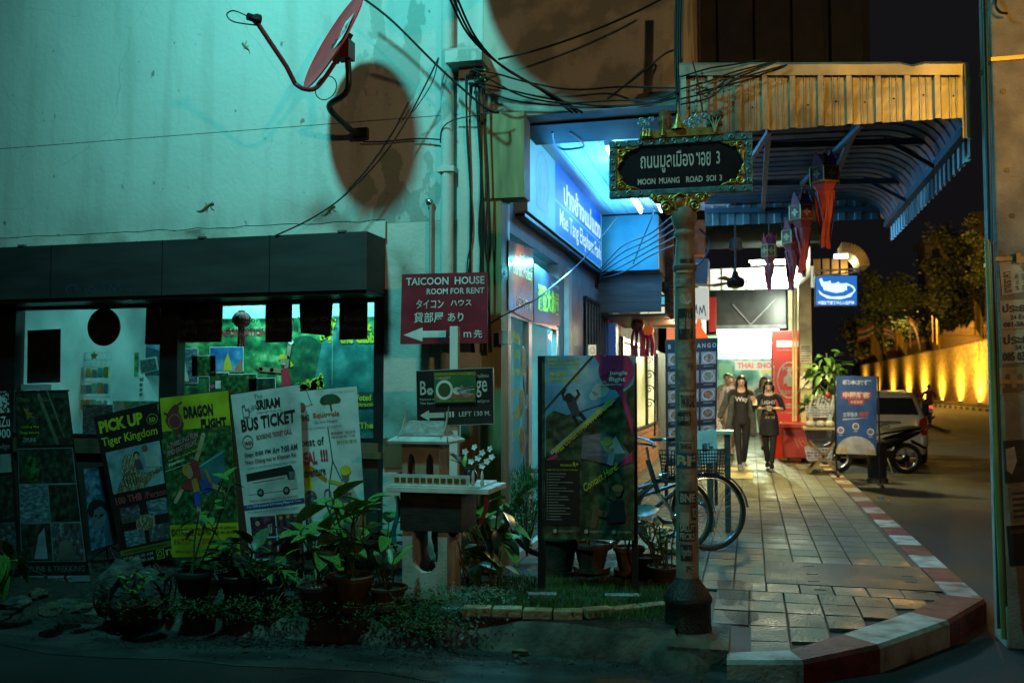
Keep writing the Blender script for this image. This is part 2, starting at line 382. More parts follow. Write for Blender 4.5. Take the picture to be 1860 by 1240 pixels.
# paving tiles: the rows that show largest are single tiles, farther rows one mesh
TW, TL_ = .225, .30
tm = MB(); w, l = TW / 2 - .005, TL_ / 2 - .005
tm.add([(-w, -l, -.02), (w, -l, -.02), (w, l, -.02), (-w, l, -.02), (-w, -l, -.003), (w, -l, -.003), (w, l, -.003), (-w, l, -.003), (-w + .004, -l + .004, 0), (w - .004, -l + .004, 0), (w - .004, l - .004, 0), (-w + .004, l - .004, 0)],
       [(0, 1, 5, 4), (1, 2, 6, 5), (2, 3, 7, 6), (3, 0, 4, 7), (4, 5, 9, 8), (5, 6, 10, 9), (6, 7, 11, 10), (7, 4, 8, 11), (8, 9, 10, 11)], tile_m)
tile_vs, tile_fs = list(tm.v), list(tm.f)
def in_kerb(x, y):
    # left of the inner kerb line
    if y > 6.95: return x < 1.24
    pts = KI
    for a, b in zip(pts, pts[1:]):
        if b[1] <= y <= a[1]:
            t = (y - b[1]) / (a[1] - b[1] + 1e-9); return x < b[0] + (a[0] - b[0]) * t - .05
    return False
rr = random.Random(11)
tmes = []
for k in range(6):
    b = MB(); b.add(tile_vs, tile_fs, mat('paving_tile_%d' % k, (.035 + .006 * k, .034 + .006 * k, .03 + .005 * k), (.52 + .04 * (k % 3)), c2=[(.05 + .008 * k, .050 + .008 * k, .034 + .005 * k), (.108 + .01 * k, .106 + .01 * k, .070 + .006 * k)], scale=3.2, bump=.5, bscale=45, rvar=.2, pos=1)); 
    o = b.build('tile_source', sidewalk); tmes.append(o.data); bpy.data.objects.remove(o)
cover = [V((.095, 7.965, 0)), V((1.26, 7.965, 0)), V((1.27, 7.075, 0)), V((.095, 7.075, 0))]
far = MB(); cnt = 0
for j in range(160):
    y = 5.42 + j * TL_
    for i in range(-9, 7):
        x = -.02 + i * TW + (.11 if y < 6.9 else 0)
        if not in_kerb(x - .06, y): continue
        if y < 6.72 and x < -.22: continue
        if y < 5.9 and x < -.06: continue
        if x < -1.8: continue
        if 7.07 < y < 7.97 and .09 < x < 1.4: continue
        h = hz(x, y) + rr.uniform(-.0012, .0012)
        nrm = V((-(hz(x + .05, y) - hz(x - .05, y)) / .1 + rr.uniform(-.004, .004), -(hz(x, y + .05) - hz(x, y - .05)) / .1 + rr.uniform(-.004, .004), 1))
        M4 = frame((x, y, h), nrm, (0, 1, 0))
        if cnt < 300 and y < 13:
            inst('tile', rr.choice(tmes), sidewalk, M4); cnt += 1
        else: far.add([M4 @ V(p) for p in tile_vs[8:]], [(0, 1, 2, 3)], rr.choice(tmes).materials[0])
tag(far.build('tile', sidewalk), kind='stuff')
c = MB(); zc = .152
c.prism([(p.x, p.y, .12) for p in cover], (0, 0, zc - .12), mat('cover_concrete', (.022, .022, .021), .62, c2=(.065, .063, .055), scale=4, bump=.5, bscale=60, rvar=.12))
cov = c.build('utility_cover', sidewalk); s = MB()
for px, py in [(1469, 1028), (1475, 1042), (1478, 1055), (1489, 1070), (1634, 1030), (1648, 1046), (1655, 1057), (1672, 1074)]:
    p = pz(px, py, zc); s.box(p.x - .04, p.x + .04, p.y - .008, p.y + .008, zc, zc + .002, joint_m)
s.build('lifting_slot', cov)
# kerb
kerb = MB(); kerb.box(1.27, 1.49, 6.9, 60, 0, .02, joint_m); kerb = structure('kerb', kerb)
def kstone(po, pi, M, par=kerb):
    b = MB(); z = [hz(*p) + .004 for p in po]; zi = [hz(*p) + .004 for p in pi]
    bw = [V((p[0], p[1], 0)) for p in po]; bv = .02
    inw = [(V((pi[k][0], pi[k][1], 0)) - V((po[k][0], po[k][1], 0))).normalized() * bv for k in (0, 1)]
    vs = [(po[0][0], po[0][1], -.02), (po[1][0], po[1][1], -.02), (po[1][0], po[1][1], z[1] - bv), (po[0][0], po[0][1], z[0] - bv),
          (po[0][0] + inw[0].x, po[0][1] + inw[0].y, z[0]), (po[1][0] + inw[1].x, po[1][1] + inw[1].y, z[1]), (pi[1][0], pi[1][1], zi[1]), (pi[0][0], pi[0][1], zi[0]), (pi[1][0], pi[1][1], -.02), (pi[0][0], pi[0][1], -.02)]
    b.add(vs, [(0, 1, 2, 3), (3, 2, 5, 4), (4, 5, 6, 7), (7, 6, 8, 9), (1, 8, 6, 5, 2), (0, 3, 4, 7, 9)], M); b.build('kerb_stone', par)
for k, M in enumerate((kerb_r, kerb_w, kerb_r, kerb_w)): kstone((KO[k], KO[k + 1]), (KI[k], KI[k + 1]), M)
y = 6.874; k = 0
while y < 45:
    y2 = y + .55; xo = lambda q: 1.50 - .006 * (q - 6.87)
    kstone(((xo(y2 - .006), y2 - .006), (xo(y), y)), ((xo(y2) - .22, y2 - .006), (xo(y) - .22, y + (.08 if k == 0 else 0))), kerb_w if k % 2 == 0 else kerb_r); y = y2; k += 1
# puddle by the sign post
b = MB(); pp = [(1302, 1058), (1340, 1056), (1368, 1064), (1366, 1090), (1380, 1098), (1378, 1126), (1345, 1135), (1318, 1120), (1306, 1090)]
b.add([(lambda q: (q.x, q.y, hz(q.x, q.y) + .005))(pz(x, y, .14)) for x, y in [(1342, 1092)] + [(x_, y_) for x_, y_ in pp]], [(0, k + 1, (k + 1) % 9 + 1) for k in range(9)], mat('water', (.02, .02, .02), .04, var=0, alpha=.3, spec=.8)); structure('puddle', b)

# garden bed
bedm = MB(); N = 46; rows = [(5.36, 0), (5.40, .10), (5.44, .19), (5.62, .21), (6.2, .21), (6.92, .22)]
vs = []; rb = random.Random(4)
for yy, zz in rows:
    for i in range(N + 1):
        x = -9.6 + (9.6 - .42) * i / N; k = max(0, (x + 3.2)) / 3
        vs.append((x + rb.uniform(-.04, .04), yy + (.03 * math.sin(x * 3) + rb.uniform(-.03, .03) if yy < 6.6 else 0) - (.04 if x < -2.9 else 0), zz * (.62 + .38 * min(1, k)) + rb.uniform(-.015, .015) * (zz > 0)))
fs = [(r * (N + 1) + i, r * (N + 1) + i + 1, (r + 1) * (N + 1) + i + 1, (r + 1) * (N + 1) + i) for r in range(len(rows) - 1) for i in range(N)]
bedm.add(vs, [f for f in fs if f[0] // (N + 1) < 2], mossy, True); bedm.add(vs, [f for f in fs if f[0] // (N + 1) >= 2], soil, True)
structure('garden_bed', bedm)
# rough concrete foot round the sign post
b = MB(); prof = [(.42, -.02), (.40, .03), (.36, .08), (.30, .125), (.22, .15), (0, .155)]
b.lathe(prof, (-.40, 5.62, 0), mossy, 26, sx=.72, sy=1.0); b.box(-.46, -.135, 5.30, 5.97, 0, .128, mossy); structure('concrete_footing_ground', b)

# ================================================================ corner building
YF = 6.9
bld = thing('corner_building', 'pale plastered corner building with dark fascia over its shop window', 'building', (-4, YF, 0))
b = MB()
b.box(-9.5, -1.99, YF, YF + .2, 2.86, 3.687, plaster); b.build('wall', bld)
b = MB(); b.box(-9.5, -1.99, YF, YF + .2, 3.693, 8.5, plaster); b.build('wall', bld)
b = MB(); b.box(-9.5, -1.99, YF + .012, YF + .19, 3.68, 3.70, joint_m); b.build('groove', bld)
b = MB(); b.box(-1.989, -.5, YF + .004, YF + .22, 3.64, 8.5, plaster_patch); b.build('wall', bld)
b = MB(); b.box(-.52, -.5, YF + .22, 12, 3.72, 8.5, plaster_patch); b.build('side_wall', bld)
# cracked ledge band above the fascia
b = MB(); n = 60; rl = random.Random(8)
top = [(-9.5 + 6.72 * i / n, 2.865 + rl.uniform(-.006, .006)) for i in range(n + 1)]; bot = [(-9.5 + 6.72 * i / n, 2.738 + rl.uniform(-.018, .004)) for i in range(n + 1)]
vs = [(x, YF - .03, z) for x, z in top] + [(x, YF - .035, z) for x, z in bot] + [(x, YF, z + .012) for x, z in top] + [(x, YF, z) for x, z in bot]
m1 = n + 1
b.add(vs, [(i, m1 + i, m1 + i + 1, i + 1) for i in range(n)] + [(i, i + 1, 2 * m1 + i + 1, 2 * m1 + i) for i in range(n)] + [(m1 + i, 3 * m1 + i, 3 * m1 + i + 1, m1 + i + 1) for i in range(n)], plaster_old)
b.build('ledge', bld)
b = MB(); b.tube([(x, YF - .032, z + .012 + .004 * math.sin(i * 1.7)) for i, (x, z) in enumerate(top)], .004, mat('crack_dirt', (.05, .05, .04), .9), 5); b.build('crack', bld)
# fascia box
b = MB(); b.box(-9.5, -2.79, 6.53, 6.895, 2.29, 2.735, dark_paint); fas = b.build('fascia', bld, bevel=.004)
for x in (-5.6, -4.55, -3.6): b = MB(); b.box(x - .004, x + .004, 6.527, 6.531, 2.29, 2.735, black_trim); b.build('seam', fas)
for x in (-5.9, -4.2, -3.0): b = MB(); b.box(x - .03, x + .03, 6.522, 6.56, 2.735, 2.75, galv); b.build('bracket', fas)
b = MB(); b.box(-9.5, -2.80, 6.55, 6.9, 2.262, 2.289, black_trim); b.build('fascia_drip', bld)
p = Panel(V((-5.45, 6.529, 2.415)), V((-4.82, 6.529, 2.415)), V((-4.82, 6.529, 2.315)), V((-5.45, 6.529, 2.315)))
bl = ink(.02, .07, .13)
def scrawl(p, strokes, w, M):
    for s_ in strokes: p.line(s_, w, M, 1)
scrawl(p, [[(.10, .1), (.02, .3), (.01, .7), (.05, .95)], [(.10, .1), (.17, .3), (.15, .6)], [(.15, .6), (.2, .45), (.24, .6), (.16, .75), (.2, .95), (.27, .85)], [(.3, .5), (.28, .9)], [(.38, .2), (.33, .9)], [(.38, .2), (.45, .6), (.44, .9), (.34, .62)], [(.6, .15), (.52, .3), (.6, .6), (.56, .9), (.48, .85)], [(.66, .9), (.68, .3), (.74, .7), (.8, .2), (.84, .8)], [(.93, .1), (.99, .4), (.97, .9)]], .05, bl)
p.done('graffiti_lettering', fas)
# lower wall round the window
b = MB(); b.box(-9.5, -2.84, YF, YF + .15, 0, 1.0, mat('dado', (.035, .03, .026), .6, c2=(.06, .05, .04), scale=4)); b.build('lower_wall', bld)
b = MB(); b.box(-9.5, -2.80, YF - .05, YF + .15, 1.0, 1.05, brown_board); b.box(-9.5, -2.83, YF - .03, YF + .1, 1.05, 1.12, brown_board); b.build('window_sill', bld)
b = MB(); b.box(-9.5, -6.33, YF, YF + .15, 1.12, 2.75, black_trim); b.build('wall', bld)
b = MB(); b.box(-6.33, -2.8, YF + .02, YF + .15, 2.26, 2.75, black_trim); b.build('window_head', bld)
b = MB()
for x0, x1 in ((-6.33, -6.26), (-4.81, -4.64), (-2.88, -2.80)): b.box(x0, x1, YF - .01, YF + .1, 1.121, 2.26, black_trim)
b.box(-6.26, -4.81, YF, YF + .08, 1.121, 1.16, black_trim); b.box(-4.64, -2.88, YF, YF + .08, 1.121, 1.16, black_trim); b.box(-6.26, -2.88, YF, YF + .08, 2.235, 2.259, black_trim)
wf = b.build('window_frame', bld)
for x0, x1 in ((-6.26, -4.81), (-4.64, -2.88)):
    b = MB(); b.quad((x0, YF + .05, 1.16), (x1, YF + .05, 1.16), (x1, YF + .05, 2.235), (x0, YF + .05, 2.235), glass); b.build('pane', wf)
# room behind the window
room_w = mat('room_wall', (.42, .45, .44), .7, c2=(.58, .62, .60), scale=2)
b = MB(); b.box(-6.6, -2.6, 9.6, 9.7, 0, 2.9, room_w); b.build('room_wall', bld)
b = MB(); b.box(-6.7, -6.6, 7.06, 9.7, 0, 2.9, room_w); b.build('room_wall', bld)
b = MB(); b.box(-2.6, -2.5, 7.06, 9.7, 0, 2.9, room_w); b.build('room_wall', bld)
b = MB(); b.box(-6.6, -2.6, 7.06, 9.6, 2.75, 2.85, room_w); b.build('room_ceiling', bld)
b = MB(); b.box(-6.6, -2.6, 7.06, 9.6, .1, .2, mat('room_floor', (.2, .2, .2), .4)); b.build('room_floor', bld)
teal = (.22, 1.0, .93)
lamp('shop_tube_light', 'AREA', (-3.8, 7.26, 2.64), 34, teal, 1.8, aim=(-3.8, 7.72, 1.0), size_y=.12)
lamp('shop_tube_light', 'AREA', (-5.6, 8.3, 2.66), 11, teal, 1.2, aim=(-5.6, 8.8, 0), size_y=.2)
for x, y in ((-3.8, 7.2), (-5.6, 8.3)):
    t = thing('tube_light', 'white fluorescent tube above the mural in the shop window' if x > -4 else 'white fluorescent tube on the ceiling of the trekking shop', 'tube light', (x, y, 2.7), 'shop window tubes')
    b = MB(); b.box(x - .62, x + .62, y - .03, y + .03, 2.7, 2.748, white_p); b.build('fitting', t)
    b = MB(); b.tube([(x - .6, y, 2.685), (x + .6, y, 2.685)], .013, glow(.5, 1, .95, 3), 8); b.build('tube', t)
# column between window and lane, pilaster with cap, olive board
b = MB(); b.box(-2.80, -1.99, YF + .002, YF + .25, 0, 2.859, plaster_old); b.build('column_wall', bld)
b = MB(); b.box(-2.155, -1.985, 6.80, 6.9, 0, 4.02, plaster_old); pil = b.build('pilaster', bld)
b = MB(); b.box(-2.22, -1.93, 6.66, 6.9, 4.02, 4.11, plaster); b.box(-2.20, -1.95, 6.68, 6.9, 4.11, 4.135, plaster_old); b.build('cap', pil)
b = MB(); b.box(-1.984, -1.83, 6.86, 7.06, 0, 3.0, olive); b.build('corner_post', bld)
b = MB(); b.box(-1.984, -1.645, 6.84, 7.04, 3.0, 3.655, olive); b.build('corner_board', bld)
b = MB(); b.box(-2.79, -2.2, 6.88, 6.9, .93, 1.16, brown_board); b.box(-2.12, -1.99, 6.77, 6.8, .2, 1.55, brown_board); b.build('brown_panel', bld)
# white downpipe and conduits beside the pilaster
dp = thing('downpipe', 'white plastic downpipe beside the cable-hung pilaster', 'pipe', (-2.26, 6.85, 0))
b = MB(); b.tube([(-2.262, 6.85, .3), (-2.262, 6.85, 8.5)], .05, plaster, 14); b.build('pipe', dp)
b = MB()
for z in (3.22, 1.9): b.box(-2.33, -2.19, 6.79, 6.91, z, z + .04, plaster_old)
b.build('bracket', dp)
dp = thing('water_pipe', 'thin grey water pipe with elbow below the satellite dish shadow', 'pipe', (-2.40, 6.86, 1.6))
b = MB(); b.tube([(-2.40, 6.86, 1.8), (-2.40, 6.86, 2.97), (-2.405, 6.86, 3.0), (-2.42, 6.875, 3.02), (-2.45, 6.9, 3.03)], .013, mat('grey_pipe', (.3, .32, .31), .5), 8)
b.ball((-2.41, 6.865, 3.0), .032, M=steel); b.build('pipe', dp)
# ================================================================ soffit over the arcade entrance
sof = thing('arcade_soffit', 'white planked soffit over the lane lit by blue-white tubes', 'soffit', (-1.1, 9.5, 3.68))
plank = mat('soffit_plank', (.50, .54, .56), .35, var=.1, scale=6, stretch=(2, .3, 1))
for i in range(9):
    x0 = -1.77 + i * .175
    b = MB(); b.box(x0, x0 + .168, 7.75, 11.35, 3.68, 3.70, plank); b.build('plank', sof)
b = MB(); b.box(-1.79, -.18, 7.7, 11.4, 3.702, 3.72, mat('soffit_void', (.02, .03, .04), .8)); b.build('backing', sof)
b = MB(); b.box(-1.98, -.5, 7.12, 7.7, 3.62, 3.74, mat('recess_shade', (.03, .032, .035), .7, var=.3)); b.build('front_beam', sof)  # dark colour stands in for the shade of the recess before the planks
cyan = (.10, .55, 1.0)
for k, (x, y0, y1) in enumerate(((-1.17, 7.95, 9.15), (-1.22, 9.75, 10.95), (-.98, 9.75, 10.95))):
    t = thing('tube_light', ['blue-white fluorescent tube on the soffit behind the street sign', 'blue-white fluorescent tube hanging below the street sign, next to the teal box', 'second blue-white tube on the soffit, on the street side'][k], 'tube light', (x, y0, 3.6), 'soffit tubes')
    b = MB(); b.box(x - .03, x + .03, y0, y1, 3.645, 3.679, white_p); b.build('fitting', t)
    b = MB(); b.tube([(x, y0 + .02, 3.615), (x, y1 - .02, 3.615)], .019, glow(.45, .8, 1, 14), 8); b.build('tube', t)
    lamp('soffit_tube_light', 'POINT', (x, (y0 + y1) / 2, 3.50), 15 if k < 2 else 7, cyan, .06)

# ================================================================ first shop of the lane (plane X = -1.83)
XS = -1.83
shop = thing('travel_shop', 'lane shop with cyan-lit glass door, signboards and barred window', 'shop', (XS - 1, 9, 0))
blu_wall = mat('blue_wall', (.10, .13, .17), .6, c2=(.16, .19, .22), scale=4)
def yx(px, py=700, X=XS): return pX(px, py, X).y
ya, yb, yc, yd = yx(926), yx(966), yx(1016), yx(1033)
ye, yf_ = yx(1060), yx(1124)
b = MB(); b.box(XS - .12, XS, 7.07, ya, .15, 3.0, mat('alu_post', (.35, .36, .36), .4, .6)); b.build('door_post', shop)
alu = mat('aluminium', (.55, .58, .6), .35, .7, var=.1)
b = MB(); b.box(XS - .06, XS - .005, ya, ya + .05, .15, 2.2, alu); b.box(XS - .06, XS - .005, yb - .09, yb + .03, .15, 2.2, alu); b.box(XS - .06, XS - .005, yc - .1, yc, .15, 2.15, alu)
b.box(XS - .06, XS - .005, ya + .05, yc - .1, 2.12, 2.2, alu); b.box(XS - .06, XS - .005, ya + .05, yc - .1, .15, .22, alu); dfr = b.build('door_frame', shop)
for u, v in ((ya + .05, yb - .09), (yb + .03, yc - .1)):
    b = MB(); b.quad((XS - .03, u, .22), (XS - .03, v, .22), (XS - .03, v, 2.12), (XS - .03, u, 2.12), glass); b.build('pane', dfr)
b = MB(); b.box(XS - .1, XS - .0, ya, 11.3, 2.78, 3.05, mat('box_under', (.10, .11, .13), .5, var=.2)); b.box(XS - .1, XS + .08, 7.3, 11.36, 2.94, 2.965, blackm); b.build('sign_beam', shop)
b = MB(); b.box(XS - .12, XS, yc, ye, .15, 2.78, blu_wall); b.box(XS - .02, XS + .05, yc + .25, yc + .42, .15, 2.78, mat('pipe_grey', (.30, .31, .33), .5)); b.build('wall', shop)
b = MB(); b.box(XS - .12, XS, ye, yf_, .15, 1.2, blu_wall); b.box(XS - .12, XS, ye, yf_, 2.6, 2.78, blu_wall); b.box(XS - .12, XS, yf_, 12.2, .15, 2.78, blu_wall); b.build('wall', shop)
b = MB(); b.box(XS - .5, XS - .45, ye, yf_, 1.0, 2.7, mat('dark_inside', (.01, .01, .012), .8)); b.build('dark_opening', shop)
gr = MB(); gr.box(XS + .02, XS + .04, ye, yf_, 1.2, 1.24, blackm); gr.box(XS + .02, XS + .04, ye, yf_, 2.56, 2.6, blackm); gr.box(XS + .02, XS + .04, ye, yf_, 1.9, 1.92, blackm)
gr = gr.build('window_grille', shop); bars = mat('bar_metal', (.16, .15, .14), .4, .6)
b = MB(); b.tube([(0, 0, -.68), (0, 0, .68)], .010, bars, 6); bo = b.build('bar', gr); bme = bo.data; bpy.data.objects.remove(bo)
nb = 15
for i in range(nb): inst('bar', bme, gr, Matrix.Translation((XS + .03, ye + .05 + (yf_ - ye - .1) * i / (nb - 1), 1.9)))
# interior
b = MB(); b.box(-2.49, -2.45, 7.15, 10.2, .1, 3.0, room_w); b.build('room_wall', shop)
b = MB(); b.box(-2.49, XS - .13, 10.2, 10.3, .1, 3, room_w); b.build('room_wall', shop)
b = MB(); b.box(-2.49, XS - .1, 7.1, 7.15, .1, 3, room_w); b.build('room_wall', shop)
b = MB(); b.box(-2.49, XS, 7.06, 10.3, .1, .14, mat('pale_floor', (.5, .5, .5), .25)); b.build('room_floor', shop)
b = MB(); b.box(-2.49, XS - .1, 7.1, 10.3, 2.79, 2.85, room_w); b.build('room_ceiling', shop)
lamp('shop_tube_light', 'AREA', (XS - .32, 8.3, 2.7), 170, (.16, .85, 1), .2, aim=(XS - .3, 8.3, 0), size_y=1.4)

# ================================================================ corrugated awning in front of the lane
awn = thing('corrugated_awning', 'corrugated zinc awning with yellow-lit front skirt over the pavement', 'awning', (.45, 8, 3.3))
def zt(x): return 3.80 - (x + .44) * .082
XA0, XA1, YA = -.45, 1.35, 6.5
n = 10; pw = (XA1 - XA0) / n
for i in range(n):
    x0 = XA0 + i * pw; q = MB(); pr = [(0, 0), (.012, -.03), (.045, -.03), (.057, 0), (.10, 0), (.104, -.008), (.112, -.008), (.116, 0), (.14, 0), (.144, -.008), (.15, -.008), (.154, 0), (pw, 0)]
    vs = []; rj = random.Random(i)
    for z in range(5):
        for a, d in pr:
            zz = 3.295 + (zt(x0) - .085 - 3.295) * z / 4; w_ = .0022 * math.sin(z * 1.4 + i * 2.1 + a * 14) + .002 * math.sin(i * 5 + z)
            vs.append((x0 + a, YA + d + w_, zz))
    m1 = len(pr); q.add(vs, [(z * m1 + k, z * m1 + k + 1, (z + 1) * m1 + k + 1, (z + 1) * m1 + k) for z in range(4) for k in range(m1 - 1)], zinc)
    pn = q.build('cladding_panel', awn)
    if i in (2, 4, 5, 6, 7, 8, 9):
        q = MB(); q.ball((x0 + .128, YA - .004, 3.44 + .01 * (i % 3)), .006, M=blackm, n=8, k=4); q.build('bolt', pn)
b = MB(); n = 24
vs = []
for i in range(n + 1):
    x = XA0 + (XA1 - XA0) * i / n; d = .012 * math.sin(i * .9) * (i > 12); kink = .02 if i in (20,) else 0
    vs += [(x, YA - .035, zt(x) - .09), (x, YA - .045 + d * .4, zt(x) - .02 - kink), (x, YA - .01, zt(x) + .006 - kink), (x, YA + .2, zt(x) - .02)]
b.add(vs, [(i * 4 + k, i * 4 + 4 + k, i * 4 + 5 + k, i * 4 + 1 + k) for i in range(n) for k in range(3)], zinc, True); b.build('flashing', awn)
# roof sheet, ribs along X, curved down at the street edge
def rprof(y): f = (y / .18) % 1; return .022 if f < .22 else 0
b = MB(); path = [(XA0, 3.52), (.95, 3.50)] + [(.95 + .42 * math.sin(a), 3.50 - .30 * (1 - math.cos(a))) for a in [math.radians(t) for t in range(12, 91, 13)]]
ys = [];  y = 6.52
while y < 10.25:
    ys += [y, y + .012, y + .045, y + .057]; y += .18
vs = []
for i, y in enumerate(ys):
    off = .02 if i % 4 in (1, 2) else 0
    for x, z in path: vs.append((x, y, z + off))
m1 = len(path); b.add(vs, [(i * m1 + k, i * m1 + k + 1, (i + 1) * m1 + k + 1, (i + 1) * m1 + k) for i in range(len(ys) - 1) for k in range(m1 - 1)], galv); b.build('roof_sheet', awn)
# street side skirt and back skirt
def skirt(a, b_, z0, z1, wv, out, name, M=zinc):
    a, b_ = V(a), V(b_); L = (b_ - a).length; d = (b_ - a) / L; o = V(out); q = MB(); vs = []; t = 0; pts = []
    while t < L: pts += [(t, 0), (min(L, t + wv * .45), 0), (min(L, t + wv * .52), .022), (min(L, t + wv * .9), .022)]; t += wv
    for t, h in pts: p = a + d * t + o * h; vs += [(p.x, p.y, z0), (p.x, p.y, z1)]
    q.add(vs, [(2 * i, 2 * i + 2, 2 * i + 3, 2 * i + 1) for i in range(len(pts) - 1)], M); return q.build(name, awn)
skirt((1.40, 6.55, 0), (1.40, 10.2, 0), 3.05, 3.27, .16, (1, 0, 0), 'street_skirt')
skirt((-.45, 10.2, 0), (1.38, 10.2, 0), 3.29, 3.50, .16, (0, -1, 0), 'back_skirt')
b = MB(); vs = []
for i in range(9):
    a = math.radians(90 * i / 8); rr_ = .055; vs += [(XA1 + rr_ * math.sin(a) + (.01 if i % 2 else 0), YA + rr_ * (1 - math.cos(a)), 3.16), (XA1 + rr_ * math.sin(a) + (.01 if i % 2 else 0), YA + rr_ * (1 - math.cos(a)), zt(XA1) + .0)]
b.add(vs, [(2 * i, 2 * i + 2, 2 * i + 3, 2 * i + 1) for i in range(8)], zinc); b.build('corner_skirt', awn)
tr = mat('truss_paint', (.10, .105, .11), .5, .3)
b = MB()
b.bar((1.375, 6.56, 3.22), (1.375, 10.2, 3.22), .05, .05, tr); b.build('edge_bar', awn)
for y, z in ((7.5, 3.46), (8.8, 3.44), (10.12, 3.44)):
    b = MB(); b.bar((-.45, y, z), (1.36, y, z - .06), .05, .05, tr); b.build('purlin', awn)
for x in (.15, .75):
    b = MB(); b.bar((x, 6.56, 3.42), (x, 10.2, 3.42), .04, .05, tr); b.bar((x, 6.6, 3.32), (x - .28, 8.8, 3.40), .03, .03, tr); b.build('rafter', awn)
b = MB(); b.bar((1.0, 8.8, 3.42), (1.36, 8.8, 3.2), .03, .03, tr); b.build('strut', awn); b = MB(); b.bar((1.0, 7.5, 3.44), (1.36, 7.5, 3.2), .03, .03, tr); b.build('strut', awn)
# ================================================================ farther arcade: dark ceiling, lit corrugated band, dark glass band
arc = thing('arcade_roof', 'dark arcade roof with bright lit corrugated band across the pavement', 'arcade', (0, 15, 3.5))
b = MB(); b.box(-1.8, 1.35, 10.4, 19.2, 4.35, 4.45, mat('dark_roof', (.016, .019, .018), 1, var=.2, spec=0)); b.build('roof', arc)
p0, p1 = pY(1268, 485, 19.3), pY(1478, 483, 19.3); p2 = pY(1478, 522, 19.3)
b = MB(); x = p0.x; i = 0
while x < p1.x: b.box(x, x + .12, 19.3 + (.02 if i % 2 else 0), 19.34, p2.z, p1.z, mat('white_sheet', (.75, .78, .74), .5, var=.05)); x += .12; i += 1
b.build('lit_band', arc)
q0, q1 = pY(1300, 528, 20.2), pY(1428, 593, 20.2)
b = MB(); b.box(q0.x, q1.x, 20.2, 20.3, q1.z, q0.z, mat('dark_glass', (.006, .010, .010), .3, c2=(.018, .024, .024), scale=3, spec=.2)); b.build('dark_panel', arc)
mid = (q0.x + q1.x) / 2
b = MB(); b.bar((mid, 20.15, q1.z + .05), (q0.x + .35, 20.15, q0.z - .3), .02, .02, galv); b.bar((mid, 20.15, q1.z + .05), (q1.x - .2, 20.15, q0.z - .2), .02, .02, galv); b.bar((q0.x, 20.15, q1.z), (q1.x, 20.15, q1.z), .1, .08, galv); b.build('brace', arc)
lamp('arcade_and_fill_light', 'SPOT', (.55, 17.6, 3.75), 1000, (1, .80, .24), .1, aim=(.3, 16.9, 0), cone=112, blend=.7)
lamp('arcade_and_fill_light', 'SPOT', (.0, 12.8, 2.9), 640, (1, .86, .52), .1, aim=(.4, 17.4, 1.0), cone=66, blend=.7)  # added fill on the fronts of the walkers, cabinet and stall
lamp('arcade_and_fill_light', 'SPOT', (-.4, 11.8, 3.3), 170, (1, .72, .2), .1, aim=(.1, 9.6, 0), cone=104, blend=.8)  # added warm fill for the near paving, no fixture there
lamp('arcade_and_fill_light', 'POINT', (-.2, 25, 3.0), 900, (.86, 1, .62), .2)
t = thing('arcade_flood', 'glaring white tube light under the lit arcade band', 'lamp', (.6, 19.1, 3.9))
b = MB(); b.box(p0.x + 1.0, p1.x - .1, 19.16, 19.22, 4.06, 4.1, white_p); b.build('fitting', t)
b = MB(); b.tube([(p0.x + 1.05, 19.18, 4.03), (p1.x - .12, 19.18, 4.03)], .03, glow(.95, 1, .85, 9), 8); b.build('tube', t)
lamp('arcade_and_fill_light', 'AREA', (.7, 18.7, 3.6), 170, (.9, 1, .8), .2, aim=(.5, 19.4, 3.9), size_y=1.4)
# dark shophouse block above the awning
blk = thing('dark_shophouse', 'unlit upper storey of the shophouse behind the awning', 'building', (.5, 10.6, 3.5))
b = MB(); b.box(-.5, 1.3, 10.6, 19, 4.46, 9, mat('dark_wall', (.03, .028, .026), .8, c2=(.05, .045, .04), scale=3)); b.build('wall', blk)
for x in (-.3, .1, .5, .9):
    b = MB(); b.box(x, x + .32, 10.55, 10.599, 5.0, 7.2, mat('shutter_dark', (.022, .022, .022), .6, var=.3)); b.build('shutter', blk)
# ================================================================ satellite dish on the wall
red_dish = mat('red_dish', (.78, .012, .02), .5, c2=(.85, .02, .035), scale=5)
maroon = mat('maroon_tube', (.16, .015, .03), .4, var=.2)
D = pY(612, 80, 6.3); nd = V((-.635, -.645, .425)).normalized()
dish = thing('satellite_dish', 'red satellite dish with long feed arm bolted to the teal wall', 'satellite dish', pY(658, 245, YF))
b = MB(); Rd = .40; qd = V((0, 0, 1)).rotation_difference(nd); prof = [(.001, 0), (.1, .002), (.2, .008), (.3, .019), (Rd - .01, .034), (Rd, .038), (Rd, .028), (.3, .010), (.2, 0), (.1, -.006), (.001, -.008)]
b.lathe(prof, D, red_dish, 44, axis=nd); b.build('reflector', dish)
